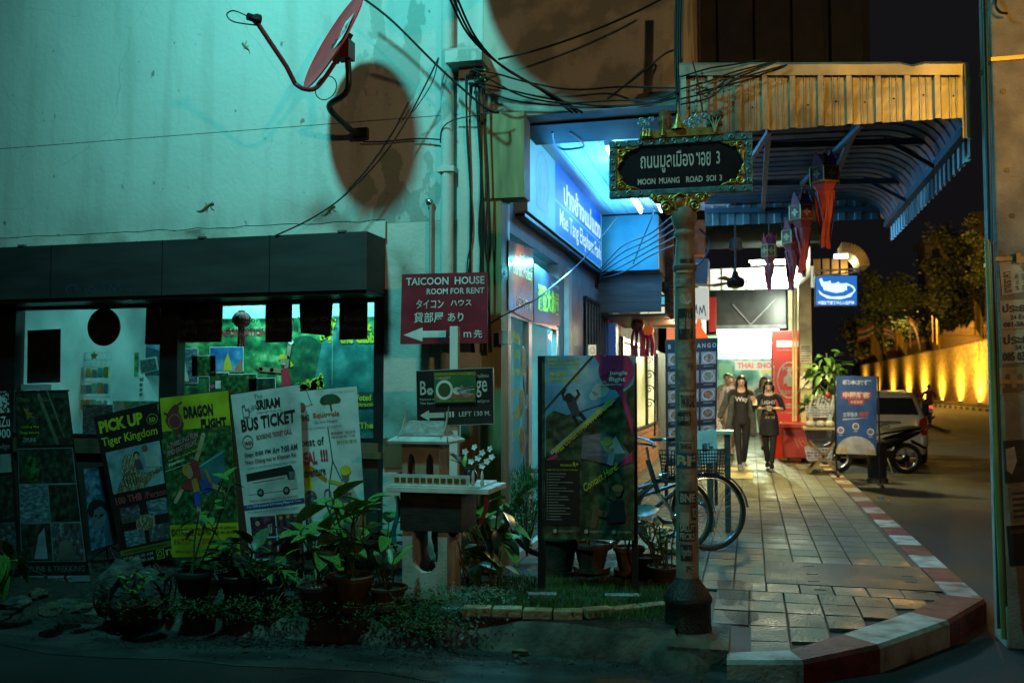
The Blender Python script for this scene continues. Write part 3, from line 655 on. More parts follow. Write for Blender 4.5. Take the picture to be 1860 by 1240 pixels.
# white logo patch near the lower rim
e1 = nd.cross(V((0, 0, 1))).normalized(); e2 = e1.cross(nd).normalized()
if e1.dot(RT) < 0: e1 = -e1
up_d = V((0, 0, 1)) - nd * nd.z; up_d.normalize(); sd = up_d.cross(nd); sd = sd if sd.dot(RT) > 0 else -sd
def dz(r): return .009 * (r / .2) ** 2 + .012
def on_dish(a, c): r = math.hypot(a, c); return D + sd * a + up_d * c + nd * dz(r)
b = MB(); N = 6; vs = [on_dish(.02 + .20 * i / N + .015 * math.sin(j), -.06 + .24 * j / N) for j in range(N + 1) for i in range(N + 1)]
b.add(vs, [(j * 7 + i, j * 7 + i + 1, j * 7 + i + 8, j * 7 + i + 7) for j in range(N) for i in range(N)], ink(.6, .62, .6)); lp = b.build('logo_patch', dish)
b = MB(); vs, fs, _ = glyphs('cTH', .02); b.add([on_dish(.05 + .14 * x, .12 - .11 * y) + nd * .002 for x, y in vs], fs, ink(.5, .05, .06)); b.build('logo_lettering', lp)
foot = pY(658, 245, YF)
b = MB(); b.box(foot.x - .06, foot.x + .06, YF - .05, YF - .001, foot.z - .045, foot.z + .045, blackm); b.build('wall_bracket', dish)
back = D - nd * .05
b = MB(); b.tube(spline([foot + V((-.02, -.04, 0)), foot + V((-.05, -.18, .02)), foot + V((-.10, -.40, .12)), (back.x + .02, back.y + .05, back.z - .30), (back.x + .02, back.y + .03, back.z)], 6), .024, mat('mount_tube', (.06, .055, .045), .35, .7), 10); b.build('mast', dish)
b = MB(); b.box(back.x - .05, back.x + .06, back.y - .03, back.y + .09, back.z - .08, back.z + .06, maroon); b.bar(back + e2 * .13, back - e2 * .13, .03, .05, blackm); b.bar(D + e1 * .1 - nd * .01, D - e1 * .1 - nd * .01, .03, .05, blackm); b.build('clamp', dish)
low = D - up_d * (Rd * .92) - nd * .0
elb = pY(545, 158, 6.05); lnb = pY(462, 34, 5.75)
b = MB(); b.tube(spline([back - up_d * .12, elb + V((.10, .08, .02)), elb + V((.03, .01, -.015)), elb + V((-.03, -.02, .02))], 5) + [elb.lerp(lnb, .3), lnb + (elb - lnb) * .08], .017, maroon, 8); b.build('feed_arm', dish)
b = MB(); ax = (D - lnb).normalized(); b.tube([lnb - ax * .05, lnb - ax * .01, lnb + ax * .01, lnb + ax * .04], [.026, .026, .038, .038], blackm, 12); b.tube([lnb + V((0, 0, .0)), lnb + (elb - lnb) * .09], .018, blackm, 8); b.build('receiver_head', dish)
b = MB(); b.tube(spline([lnb - ax * .04, pY(425, 20, 5.75), pY(412, 27, 5.75), pY(425, 40, 5.75), lnb + (elb - lnb) * .1], 8), .005, cable_m, 6); b.build('feed_cable', dish)
b = MB(); cc = pY(592, 160, 6.25); b.tube([cc + V((math.cos(t) * .085, .02 * math.sin(t), math.sin(t) * .095)) for t in [k * math.pi / 9 for k in range(18)]], .004, cable_m, 6, closed=True); b.build('cable_loop', dish)
# second, larger dish higher up the wall: its shadow falls across the upper corner
D2 = V((-1.52, 6.3, 4.90)); n2 = V((-.2, -.75, .62)).normalized()
d2 = thing('satellite_dish', 'large mesh-backed dish high on the corner wall, above the frame', 'satellite dish', (-1.5, YF, 4.75))
b = MB(); R2 = .62; b.lathe([(r * R2 / .4, z * R2 / .4) for r, z in prof], D2, mat('dark_dish', (.05, .05, .055), .5), 40, axis=n2); b.build('reflector', d2)
b = MB(); b.tube([(D2.x, YF, D2.z + .6), (D2.x, 6.6, D2.z + .5), D2 - n2 * .05], .03, blackm, 8); b.build('mast', d2)
# ================================================================ geckos on the wall
gk = mat('gecko_skin', (.16, .11, .06), .7, c2=(.25, .18, .1), scale=60)
def gecko(px, py, ang, s, label):
    p = pY(px, py, YF); t = thing('gecko', label, 'gecko', (p.x, YF, p.z)); d = V((math.cos(ang), 0, math.sin(ang))); e = V((-d.z, 0, d.x)); y = V((0, -.008, 0))
    spine = [p + y + d * (k * s) + e * (.12 * s * math.sin(k * 5)) for k in (-.55, -.35, -.15, 0, .15, .28, .36, .46)]
    b = MB(); b.tube(spline(spine, 3), [.05 * s * q for q in (.1, .25, .4, .5, .7, .9, 1, 1.15, 1.3, 1.4, 1.45, 1.4, 1.2, 1.0, .9, .9, 1.1, 1.3, 1.3, 1.1, .8, .4)], gk, 8); b.build('body', t)
    b = MB()
    for k, sg in ((.02, 1), (.02, -1), (.26, 1), (.26, -1)):
        q = p + y + d * (k * s); kn = q + e * (sg * .13 * s) + d * (.06 * s); ft = kn + e * (sg * .06 * s) + d * ((.09 if k > .1 else -.07) * s)
        b.tube([q, kn, ft], [.02 * s, .016 * s, .01 * s], gk, 5)
        for a in (-.6, 0, .6): b.tube([ft, ft + (e * sg * math.cos(a) + d * math.sin(a)) * .045 * s], .006 * s, gk, 4)
        b.build('leg', t); b = MB()
gecko(375, 377, .15, .17, 'brown gecko clinging below the teal wall seam, facing the dish')
gecko(448, 87, 2.0, .12, 'small gecko on the bright wall under the feed arm')
gecko(598, 383, .35, .14, 'gecko at the lower edge of the dish shadow')
# ================================================================ overhead cables
def cable(pts, r, label, wob=0, group=None, n=6):
    b = MB(); b.tube(spline(pts, n), r, cable_m, 6); return tag(b.build('cable'), label, 'cable', group)
ORD = 'first second third fourth fifth sixth seventh eighth ninth'.split()
def P6(*a): return [pY(x, y, Y) for x, y, Y in a]
cable(P6((655, -6, 6.6), (712, 38, 6.6), (800, 125, 6.6), (880, 195, 6.6), (905, 205, 6.7)), .010, 'thick black cable dropping from the red dish rim to the corner board')
cable(P6((797, 105, 6.7), (770, 160, 6.7), (735, 225, 6.7), (690, 290, 6.65), (620, 360, 6.6), (560, 400, 6.55), (500, 428, 6.52)), .006, 'black cable sagging across the dish shadow down to the fascia')
cable(P6((797, 106, 6.68), (785, 150, 6.7), (760, 190, 6.72), (748, 205, 6.74)), .004, 'short loose cable end beside the sagging wall cable')
cable(P6((660, 258, 6.86), (700, 257, 6.86), (760, 252, 6.86), (802, 254, 6.85)), .006, 'thin horizontal lead from the dish bracket to the downpipe')
cable(P6((800, 260, 6.83), (803, 235, 6.8), (825, 218, 6.75), (890, 205, 6.7), (915, 198, 6.7)), .005, 'pale loop of cable hooked round the downpipe')
for k, (x, dx) in enumerate(((846, 2), (850, -3), (862, 6), (868, 2), (872, -2), (876, 4), (880, 1))):
    cable(P6((x, 135, 6.74), (x + dx, 220, 6.76), (x + 6 + dx, 330, 6.78), (x + 8, 420, 6.78), (x + 4 + 2 * dx, 500, 6.78), (x + 12, 640, 6.8)), .006 if k % 2 else .008, '%s black cable from the downpipe hanging down the pilaster' % ORD[k], group='cables down the pilaster')
for k in range(3):
    cable(P6((815 + k * 7, -6, 5.9), (850 + k * 7, 62 + k * 3, 6.2), (905 + k * 5, 115 + k * 4, 6.5), (985 + k * 8, 165 + k * 3, 6.75), (1040 + k * 9, 205, 6.9)), .009, '%s black cable of the bundle crossing above the pilaster cap' % ORD[k], group='bundle above the cap')
for k, pts in enumerate((((860, 125, 6.7), (905, 135, 6.7), (960, 150, 6.75), (1040, 163, 6.8), (1130, 158, 6.8), (1232, 160, 6.6), (1275, 150, 6.45)), ((862, 128, 6.7), (900, 150, 6.7), (950, 175, 6.75), (1020, 187, 6.8), (1110, 183, 6.8), (1190, 180, 6.7), (1240, 165, 6.5)),
                         ((868, 150, 6.7), (930, 165, 6.75), (1000, 180, 6.8), (1080, 192, 6.8), (1180, 188, 6.7), (1300, 160, 6.42), (1360, 145, 6.42)), ((870, 155, 6.7), (915, 178, 6.7), (985, 190, 6.8), (1100, 196, 6.8), (1200, 186, 6.6)))):
    cable(P6(*pts), .007, '%s cable from the top looping from the clamps along the plaster wall' % ORD[k], group='cables along the plaster wall')
cable(P6((905, 108, 6.6), (980, 90, 6.6), (1080, 55, 6.6), (1160, 20, 6.6), (1210, -6, 6.6)), .008, 'cable rising across the yellow plaster from the cap to the roof')
cable(P6((1130, 160, 6.75), (1175, 125, 6.7), (1205, 100, 6.7), (1228, 92, 6.7), (1238, 110, 6.55)), .007, 'cable arching up to the corner of the yellow plaster wall')
for k in range(4):
    cable(P6((1228 + 4 * k, -6, 6.6), (1226 + 4 * k, 90, 6.6), (1230 + 4 * k, 190 + 5 * k, 6.55), (1234 + 3 * k, 222, 6.5)), .008, '%s cable from the pilaster side at the plaster wall edge by the awning' % ORD[k], group='cables at the plaster wall edge')
for k, (a, b_) in enumerate(((128, 112), (150, 118), (168, 115), (178, 122))):
    cable(P6((1236, a + 12, 6.42), (1290, a - 4 + k, 6.40), (1330, (a + b_) / 2 - 2, 6.40), (1385 + 15 * k, b_ - 4, 6.43)), .006, '%s cable from the top drawn over the zinc skirt of the awning' % ORD[k], group='cables over the awning skirt')
cable(P6((1258, 112, 6.4), (1268, 150, 6.4), (1276, 200, 6.42), (1280, 212, 6.42)), .006, 'cable dangling in front of the first awning panels')
for k in range(5):
    cable(P6((1090, 505 - 4 * k, 10.3), (1130, 495 - 12 * k, 9.6), (1180, 465 - 10 * k, 8.8), (1225, 445 - 14 * k, 8.2)), .007, '%s wire from the bottom sagging before the teal sign box' % ORD[k], group='wires before the teal sign box')
cable(P6((1150, 480, 10.2), (1165, 440, 10.2), (1182, 400, 10.2), (1188, 380, 10.3)), .008, 'wire climbing the face of the teal sign box to the tubes')
cable(P6((1062, 255, 7.9), (1064, 268, 7.9), (1075, 273, 7.9), (1095, 271, 7.9), (1108, 268, 7.9), (1108, 262, 7.9), (1092, 246, 7.9)) if False else [pz(x, y, 3.62) for x, y in ((1003, 240), (1008, 262), (1022, 271), (1045, 270), (1060, 266), (1056, 256), (1036, 240))], .010, 'thick black cable loop drooping under the lit soffit')
cable(P6((880, 595, 6.8), (905, 578, 6.8), (950, 555, 6.9), (985, 535, 7.2), (1060, 470, 9), (1120, 395, 10.5)), .006, 'long black wire crossing below the blue elephant sign')
cable(P6((1270, 415, 9.5), (1290, 440, 9.6), (1275, 475, 9.7), (1262, 480, 9.8)) , .009, 'loose cable loop behind the street sign post')
ins = thing('cable_clamp', 'cluster of black cable clamps with yellow caps on the pilaster', 'clamp', pY(862, 130, 6.78))
b = MB(); rb = random.Random(5)
for k in range(9):
    p = pY(850 + rb.uniform(-2, 26), 122 + rb.uniform(0, 38), 6.74); b.tube([p, p + V((.06, -.02, .02 * rb.uniform(-1, 1)))], .013, blackm, 7)
b.build('clamp_body', ins)
b = MB()
for k in range(4):
    p = pY(872 + rb.uniform(0, 10), 128 + 6 * k, 6.72); b.ball(p, .012, M=ink(.35, .33, .04), n=8, k=5)
b.build('cap', ins)
# ================================================================ red rooms sign and black lodge sign on the column
def sign_board(name, label, cat, q, Y, th, edge, parent_loc=None, Yb=None):
    P_ = pxpanel(0, 0, 0, 0, Y, q, Yb); t = thing(name, label, cat, (P_.c[3] + P_.c[2]) / 2); P_.body('board', edge, t, th); return P_, t
Wh = ink(.62, .66, .64); Rd_ = mat('sign_red', (.23, .015, .03), .4, c2=(.29, .025, .045), scale=5)
p, t = sign_board('rental_sign', 'red rooms-for-rent sign with white lettering and a pointing arrow', 'sign', [(730, 498), (886, 494), (885, 623), (727, 625)], 6.62, .012, Rd_)
p.txt(.055, .055, .965, .165, 'TAICOON  HOUSE', Wh, bold=.02); p.txt(.30, .215, .965, .30, 'ROOM FOR RENT', Wh, bold=.018)
p.txt(.18, .37, .50, .50, 'タイコン', Wh, bold=.012); p.txt(.58, .38, .82, .47, 'ハウス', Wh, bold=.012); p.txt(.155, .55, .50, .70, '貸部屋', Wh, bold=.01); p.txt(.55, .565, .73, .69, 'あり', Wh, bold=.012)
p.poly([(.035, .87), (.26, .765), (.26, .815), (.53, .815), (.53, .91), (.26, .91), (.26, .965)], Wh, 2); p.txt(.57, .805, .615, .92, '5', Wh, bold=0); p.ell(.665, .87, .03, .045, ink(.32, .05, .03), 2); p.txt(.735, .84, .82, .915, 'm', Wh, bold=0); p.txt(.85, .81, .945, .925, '先', Wh, bold=.01)
p.done('sign_lettering', t)
b = MB(); b.box(p.c[0].x + .3, p.c[0].x + .36, 6.635, 6.87, 2.1, 2.14, blackm); b.build('wall_arm', t)
blk_s = mat('sign_black', (.022, .018, .018), .35, var=.2)
p, t = sign_board('lodge_sign', 'black lodge sign with white arrow and a 130 m distance', 'sign', [(756, 673), (896, 667), (898, 770), (758, 775)], 6.45, .015, blk_s)
W2 = ink(.45, .48, .45)
p.rect(0, 0, 1, .012, ink(.3, .3, .27), 1); p.rect(0, .988, 1, 1, ink(.3, .3, .27), 1); p.rect(.992, 0, 1, 1, ink(.3, .3, .27), 1)
p.txt(.05, .19, .13, .44, 'B', W2, bold=.012); p.txt(.775, .22, .92, .52, 'ge', W2, bold=.012)
for k in range(6): p.ell(.18 + .028 * math.cos(k * 1.047), .38 + .04 * math.sin(k * 1.047), .018, .028, W2, 3, 8)
p.txt(.77, .10, .94, .17, 'บ้านไทยม', W2, bold=.0); p.txt(.79, .56, .94, .62, 'รถวีฐบาล', W2, bold=0); p.txt(.045, .50, .24, .545, 'Diploma of', W2, bold=.0); p.txt(.045, .565, .24, .62, 'Thai Apert', W2, bold=0)
p.poly([(.04, .80), (.16, .71), (.16, .76), (.36, .76), (.36, .85), (.16, .85), (.16, .90)], W2, 2)
for u in (.38, .42, .46): p.rect(u, .75, u + .025, .85, W2, 2)
p.txt(.55, .76, .955, .845, 'LEFT 130 M.', W2, bold=.012); p.done('sign_lettering', t)
b = MB(); zt_ = p.c[0].z; b.box(p.c[0].x + .25, p.c[0].x + .31, 6.47, 6.52, .2, 2.0, white_p); b.build('post', t)
p, t2 = sign_board('show_flyer', 'small green and red flyer taped over the black lodge sign', 'flyer', [(788, 676), (864, 674), (864, 730), (789, 732)], 6.43, .003, ink(.03, .12, .04))
p.rect(.02, .72, .98, .88, ink(.35, .09, .03), 1); p.rect(0, .02, 1, .14, ink(.12, .14, .02), 1); p.ring(.25, .58, .21, .32, ink(.6, .6, .55), 2, .72); p.ell(.25, .58, .14, .24, ink(.05, .06, .02), 2)
rf = random.Random(2)
for k in range(26):
    a = rf.uniform(-1.0, .8); L = rf.uniform(.2, .42); p.line([(.55, .62), (.55 + L * math.cos(a), .62 + L * 1.0 * math.sin(a))], .016, ink(.62, .62, .58) if k % 3 else ink(.4, .15, .2), 3)
p.ell(.57, .62, .12, .12, ink(.62, .6, .55), 3); p.txt(.06, .04, .94, .11, 'Cabaret show every night', ink(.4, .36, .05), bold=.01); p.txt(.06, .90, .94, .97, 'free entry - call us today', ink(.3, .3, .05), bold=.01); p.txt(.04, .16, .4, .24, 'CABARET', ink(.5, .3, .3), bold=.02); p.done('flyer_print', t2)

# ================================================================ print helpers for the tour banners
jung = photo('jungle', [(.004, .016, .008), (.012, .05, .018), (.03, .11, .03), (.10, .22, .07)], 26)
jung_d = photo('jungle_dark', [(.003, .007, .006), (.008, .02, .014), (.02, .045, .03), (.05, .09, .06)], 22)
people_ph = photo('group', [(.02, .02, .02), (.10, .06, .05), (.05, .10, .14), (.35, .30, .26)], 30)
water_ph = photo('river', [(.03, .06, .08), (.08, .16, .20), (.30, .40, .42)], 24, stretch=(1, 1, 2.5))
tiger_ph = photo('tiger', [(.05, .05, .05), (.30, .20, .08), (.03, .03, .03), (.45, .40, .3), (.02, .02, .02)], 34, stretch=(2.5, 1, .8))
sky_ph = photo('sky', [(.06, .16, .30), (.10, .24, .40), (.45, .55, .62)], 5)
skin_i, skin_d = ink(.42, .26, .17), ink(.14, .08, .05)
def man(p, pts, w, M, l=2): p.line(pts, w, M, l)
bframe = mat('banner_pole', (.018, .015, .014), .5, .2)
def banner(q, label, base_M, Yt=6.12, Yb=5.98, pole=True, loc=None, group=None):
    P_ = Panel(pY(*q[0], Yt), pY(*q[1], Yt), pY(*q[2], Yb), pY(*q[3], Yb)); ft = (P_.c[3] + P_.c[2]) / 2
    t = thing('tour_banner', label, 'banner', (ft.x, ft.y + .05, .2), group); P_.body('sheet', base_M, t, .002)
    b = MB(); c = P_.c; y = V((0, .015, 0))
    b.tube([c[0] + y, c[1] + y], .007, bframe, 6); b.tube([c[3] + y, c[2] + y], .007, bframe, 6)
    b.tube([c[0].lerp(c[1], .5) + y, V((ft.x, ft.y + .05, .2))], .008, bframe, 6); b.build('stand', t)
    b = MB(); b.tube([ft + V((0, .05, .0)), V((ft.x - .16, ft.y - .05, .2))], .006, bframe, 6); b.tube([ft + V((0, .05, .0)), V((ft.x + .16, ft.y - .05, .2))], .006, bframe, 6); b.tube([ft + V((0, .05, .0)), V((ft.x, ft.y + .35, .2))], .006, bframe, 6); b.build('foot', t)
    return P_, t
vin_b = mat('vinyl_black', (.012, .013, .012), .4, var=.3); Y_ = ink(.42, .46, .02); Yb_ = mat('vinyl_yellow', (.22, .24, .01), .45, c2=[(.34, .36, .012), (.44, .46, .02)], scale=4, detail=9, bump=.4, bscale=7); vin_w = mat('vinyl_white', (.34, .37, .37), .45, c2=[(.52, .56, .56), (.62, .66, .66)], scale=4, detail=9, bump=.4, bscale=7); K = ink(.012, .012, .014); Rr = ink(.32, .03, .04)
# leftmost, cut by the frame
p, t = banner([(-78, 716), (17, 710), (38, 1042), (-50, 1048)], 'half-hidden black and white tour banner at the end of the row', vin_b)
p.rect(.3, 0, .98, .12, photo('dots', [(.6, .64, .62), (.6, .64, .62), (.02, .02, .02)], 40, lo=.48, hi=.53), 1); p.txt(.45, .14, .98, .2, 'ZeZuZu', Wh); p.txt(.45, .21, .98, .27, '0-4,900', Wh); p.txt(.4, .29, .95, .33, 'Tmn Lodge', ink(.2, .2, .2)); p.rect(.3, .35, .95, .45, ink(.25, .3, .3), 1); p.rect(.2, .47, .95, .7, jung_d, 1); p.rect(.2, .72, .95, .97, people_ph, 1); p.done('banner_print', t)
# thai jungle
p, t = banner([(27, 711), (123, 709), (164, 1057), (38, 1058)], 'dark jungle zipline and trekking banner with six photographs', vin_b)
p.rect(.02, .01, .98, .29, jung_d, 1); p.txt(.08, .035, .68, .065, 'THAI   JUNGLE', ink(.14, .13, .05)); p.poly([(.14, .08), (.2, .10), (.25, .09), (.24, .11), (.34, .12), (.28, .13), (.38, .145), (.25, .14), (.22, .16), (.2, .125)], ink(.30, .2, .03), 2)
p.line([(.45, .02), (.72, .28)], .02, ink(.12, .14, .08), 2); p.line([(.62, .0), (.85, .25)], .012, ink(.10, .12, .07), 2)
p.txt(.1, .185, .42, .2, 'Chiang Mai', Y_); p.txt(.08, .215, .42, .232, 'Day tours', Y_); p.txt(.12, .25, .36, .272, 'ZIPLINE', ink(.3, .32, .33))
fr = ink(.16, .20, .20)
for (u0, v0, u1, v1), M in (((.03, .31, .96, .49), jung_d), ((.03, .50, .49, .69), water_ph), ((.51, .50, .96, .69), jung_d), ((.03, .70, .49, .89), jung_d), ((.51, .70, .96, .89), people_ph)):
    p.rect(u0 - .012, v0 - .005, u1 + .012, v1 + .005, fr, 1); p.rect(u0, v0, u1, v1, M, 2)
p.poly([(.22, .88), (.3, .76), (.4, .72), (.42, .88)], ink(.22, .30, .34), 3); p.ell(.26, .42, .12, .07, jung, 3); p.poly([(.58, .885), (.62, .8), (.7, .78), (.8, .8), (.82, .885)], ink(.14, .13, .10), 3)
p.txt(.05, .915, .95, .945, 'ZIPLINE & TREKKING', ink(.14, .15, .15)); p.rect(0, .965, 1, .995, ink(.22, .28, .30), 1); p.txt(.2, .972, .75, .99, 'www.thaijungle.com', K, 3); p.done('banner_print', t)
# girl portrait strip behind
p, t = banner([(152, 851), (200, 846), (214, 985), (166, 1000)], 'narrow blue portrait banner behind the tiger banner', ink(.05, .09, .14), 6.32, 6.22)
p.rect(0, 0, .55, 1, photo('portrait', [(.02, .03, .05), (.08, .16, .26), (.20, .32, .40)], 20), 1); p.ell(.38, .62, .3, .14, ink(.12, .16, .2), 2); p.ell(.36, .52, .36, .12, K, 2); p.ell(.3, .6, .05, .012, K, 3); p.ell(.5, .6, .05, .012, K, 3); p.line([(.3, .68), (.48, .68)], .012, ink(.25, .2, .2), 3); p.done('banner_print', t)
# tiger kingdom
p, t = banner([(170, 758), (285, 731), (319, 1010), (224, 1030)], 'black and yellow tiger park banner tilted beside the yellow flight banner', vin_b)
p.txt(.06, .035, .76, .12, 'PICK UP', Y_, bold=.05); p.ell(.90, .10, .09, .035, ink(.25, .27, .05), 2); p.ell(.90, .10, .08, .03, K, 3); p.txt(.85, .085, .95, .12, 'to', Y_); p.txt(.06, .15, .96, .225, 'Tiger Kingdom', Y_, bold=.015)
p.rect(.08, .25, .97, .53, photo('tigerback', [(.08, .16, .2), (.16, .30, .36), (.34, .42, .42)], 8), 1)
p.poly([(.3, .36), (.34, .3), (.42, .29), (.5, .3), (.54, .36), (.6, .42), (.7, .44), (.9, .42), (.92, .45), (.7, .5), (.62, .53), (.14, .53), (.2, .48), (.28, .44)], tiger_ph, 2); p.ell(.42, .355, .11, .06, tiger_ph, 3)
for k in range(5): p.line([(.3 + .05 * k, .42), (.32 + .05 * k, .5)], .006, K, 4)
p.ell(.57, .31, .05, .025, K, 3); p.ell(.57, .32, .035, .02, skin_i, 4); p.poly([(.53, .34), (.62, .34), (.66, .41), (.54, .4)], ink(.1, .05, .06), 3); p.ell(.72, .28, .05, .025, skin_d, 3); p.poly([(.68, .3), (.9, .3), (.95, .42), (.7, .4)], ink(.24, .3, .3), 3); p.line([(.74, .45), (.95, .43)], .02, tiger_ph, 4)
p.txt(.10, .555, .56, .605, '100 THB', ink(.40, .05, .06), bold=.04); p.txt(.60, .56, .98, .605, '/Person', ink(.34, .05, .06), bold=.02)
for u, v, du, M in ((.14, .63, .34, people_ph), (.62, .62, .35, water_ph), (.38, .70, .34, tiger_ph), (.14, .78, .36, water_ph), (.58, .78, .38, people_ph)): p.rect(u, v, u + du, v + .1, M, 2)
p.rect(0, .895, 1, .93, ink(.13, .14, .02), 1); p.txt(.06, .90, .9, .922, 'www.tigerkingdomchiangmai', ink(.05, .05, .02), 3); p.txt(.04, .94, .60, .96, '07:00-09.30 AM', ink(.3, .32, .28)); p.txt(.04, .97, .60, .99, '17:00-11.30 AM', ink(.3, .32, .28)); p.rect(.66, .935, .80, .995, Y_, 1); p.rect(.675, .94, .785, .99, vin_b, 2); p.txt(.69, .945, .77, .985, 'O', Y_, 4); p.txt(.84, .945, .96, .985, 'n', Y_); p.done('banner_print', t)
# dragon flight
p, t = banner([(290, 723), (414, 709), (437, 1009), (313, 1012)], 'yellow flight banner with a man leaping over green jungle', Yb_, 6.06, 5.94)
p.rect(0, .215, 1, .80, jung, 1)
p.txt(.34, .07, .77, .145, 'DRAGON', K, bold=.05); p.txt(.58, .16, .95, .235 - .02, 'FLIGHT', K, bold=.05); p.txt(.70, .222, .95, .24, 'CHIANGMAI', ink(.2, .12, .02), 4)
dr = ink(.13, .02, .03)
p.poly([(.10, .1), (.16, .07), (.22, .05), (.28, .07), (.26, .1), (.3, .13), (.33, .18), (.3, .22), (.24, .235), (.18, .22), (.14, .19), (.1, .19), (.06, .15)], dr, 2); p.ring(.2, .16, .1, .05, ink(.2, .1, .02), 3, .8); p.poly([(.18, .23), (.24, .235), (.2, .27)], dr, 2); p.line([(.06, .1), (.14, .12)], .012, dr, 3); p.line([(.24, .06), (.32, .04)], .01, dr, 3)
p.txtq([(.05, .30), (.52, .235), (.52, .27), (.05, .335)], 'A THRILLING FUN', ink(.5, .2, .22), 4, .02); p.txtq([(.05, .345), (.50, .28), (.50, .315), (.05, .38)], 'AND FAST FLIGHT', ink(.5, .2, .22), 4, .02); p.txtq([(.06, .395), (.56, .33), (.56, .35), (.06, .415)], 'the best jungle zipline', ink(.4, .45, .1), 4, .01); p.txtq([(.06, .42), (.3, .39), (.3, .415), (.06, .445)], 'experience', Wh, 4, .01)
tq = ink(.03, .13, .15)
p.poly([(.48, .46), (.86, .36), (.88, .50), (.62, .64), (.54, .62)], tq, 2); p.line([(.48, .46), (.88, .37)], .012, ink(.1, .3, .3), 3); p.line([(0, .47), (.42, .42)], .004, ink(.3, .4, .38), 3)
man(p, [(.46, .42), (.52, .36), (.60, .26)], .03, skin_i, 3); man(p, [(.24, .58), (.12, .66)], .026, skin_i, 3); p.poly([(.40, .40), (.5, .42), (.54, .56), (.36, .6), (.2, .58), (.3, .53)], ink(.26, .03, .03), 4); p.ell(.33, .47, .07, .04, ink(.5, .24, .02), 5); p.ell(.36, .49, .05, .035, skin_i, 6); p.poly([(.38, .53), (.46, .52), (.5, .62), (.4, .61)], ink(.35, .2, .05), 5)
p.poly([(.5, .54), (.64, .53), (.68, .6), (.52, .62)], ink(.03, .06, .32), 5); p.poly([(.4, .61), (.5, .6), (.48, .70), (.4, .69)], ink(.03, .06, .32), 5); man(p, [(.66, .57), (.80, .6)], .03, skin_i, 4); man(p, [(.81, .6), (.93, .6)], .02, K, 5); man(p, [(.45, .70), (.47, .78)], .026, skin_i, 4); man(p, [(.47, .79), (.54, .83)], .02, ink(.1, .12, .12), 5); p.line([(.60, .48), (.66, .55)], .02, ink(.3, .2, .05), 6)
p.txt(.02, .825, .36, .865, 'EXTREME', ink(.28, .08, .02), bold=.03); p.txt(.40, .825, .60, .865, 'ZONE', ink(.28, .08, .02), bold=.03); p.txt(.64, .82, .97, .838, 'with 40 platforms', K, bold=.02); p.txt(.64, .845, .97, .865, 'thrills, skies over trees!', K, bold=.02)
p.txt(.04, .885, .3, .92, '全泰-的丛林', ink(.4, .15, .02), 3); p.txt(.45, .885, .74, .92, '超级巨龙', ink(.4, .15, .02), 3); p.txt(.06, .95, .7, .972, 'www.dragonflightchiangmai.com', ink(.2, .2, .03)); p.ell(.88, .92, .09, .035, ink(.06, .1, .05), 3); p.poly([(.84, .94), (.92, .94), (.9, 1.0), (.86, .97)], ink(.06, .1, .05), 3); p.done('banner_print', t)
# the wooden strip between
pw_ = Panel(pY(415, 712, 6.1), pY(426, 710, 6.1), pY(452, 1010, 5.96), pY(439, 1012, 5.96)); ob = MB().prism(pw_.c, pw_.n * -.02, mat('red_wood', (.10, .025, .012), .6, var=.2)).build('wooden_batten'); tag(ob, 'reddish wooden batten between the yellow and white banners', 'batten')
# bus ticket
p, t = banner([(419, 717), (544, 698), (558, 1015), (455, 1018)], 'white bus ticket banner with a printed coach and four seat photographs', vin_w, 6.02, 5.9)
p.txt(.36, .055, .71, .115, 'SRIRAM', K, bold=.04); p.txt(.34, .02, .46, .045, 'Thai', ink(.1, .1, .1), 4, 0); p.poly([(.14, .08), (.19, .07), (.2, .1), (.25, .1), (.25, .155), (.15, .155)], ink(.15, .16, .16), 2); p.poly([(.155, .095), (.18, .09), (.19, .115), (.235, .115), (.235, .145), (.165, .145)], vin_w, 3); p.txtq([(.25, .09), (.36, .065), (.36, .10), (.25, .125)], 'Like', ink(.12, .12, .12), 4, 0)
p.txt(.36, .125, .72, .14, 'Independent Service and', K, 4, 0); p.txt(.11, .16, .92, .235, 'BUS TICKET', K, bold=.03, sk=-.02); p.txt(.32, .265, .86, .293, 'BOOKING TICKET CALL', Rr, bold=.02, sk=-.015); p.ring(.18, .30, .085, .042, ink(.12, .12, .14), 2); p.txt(.125, .295, .25, .318, 'WiFi', Rr, bold=.04)
p.txt(.11, .365, .52, .395, 'Dep: 8:00 PM', ink(.05, .05, .08), bold=.03, sk=-.01); p.txt(.545, .35, .93, .385, 'Arr 7:00 AM', ink(.05, .05, .08), bold=.03, sk=-.01); p.txt(.11, .41, .91, .44, 'From Chiang mai to Khaosan Rd.', ink(.22, .03, .05), bold=.02, sk=-.02); p.txt(.12, .452, .90, .466, 'Taxi Pick up customers from Restaurant about 7:30 pm', K, 4, 0, sk=-.015)
p.poly([(.09, .50), (.12, .485), (.82, .46), (.88, .49), (.90, .60), (.10, .615)], ink(.44, .47, .46), 2); p.poly([(.1, .49), (.82, .462), (.87, .50), (.86, .545), (.76, .545), (.74, .515), (.1, .535)], K, 3); p.poly([(.78, .50), (.855, .50), (.86, .54), (.78, .545)], ink(.10, .14, .16), 4)
for u in (.30, .72): p.ell(u, .605, .055, .022, K, 3); p.ell(u, .605, .03, .012, ink(.2, .2, .2), 4)
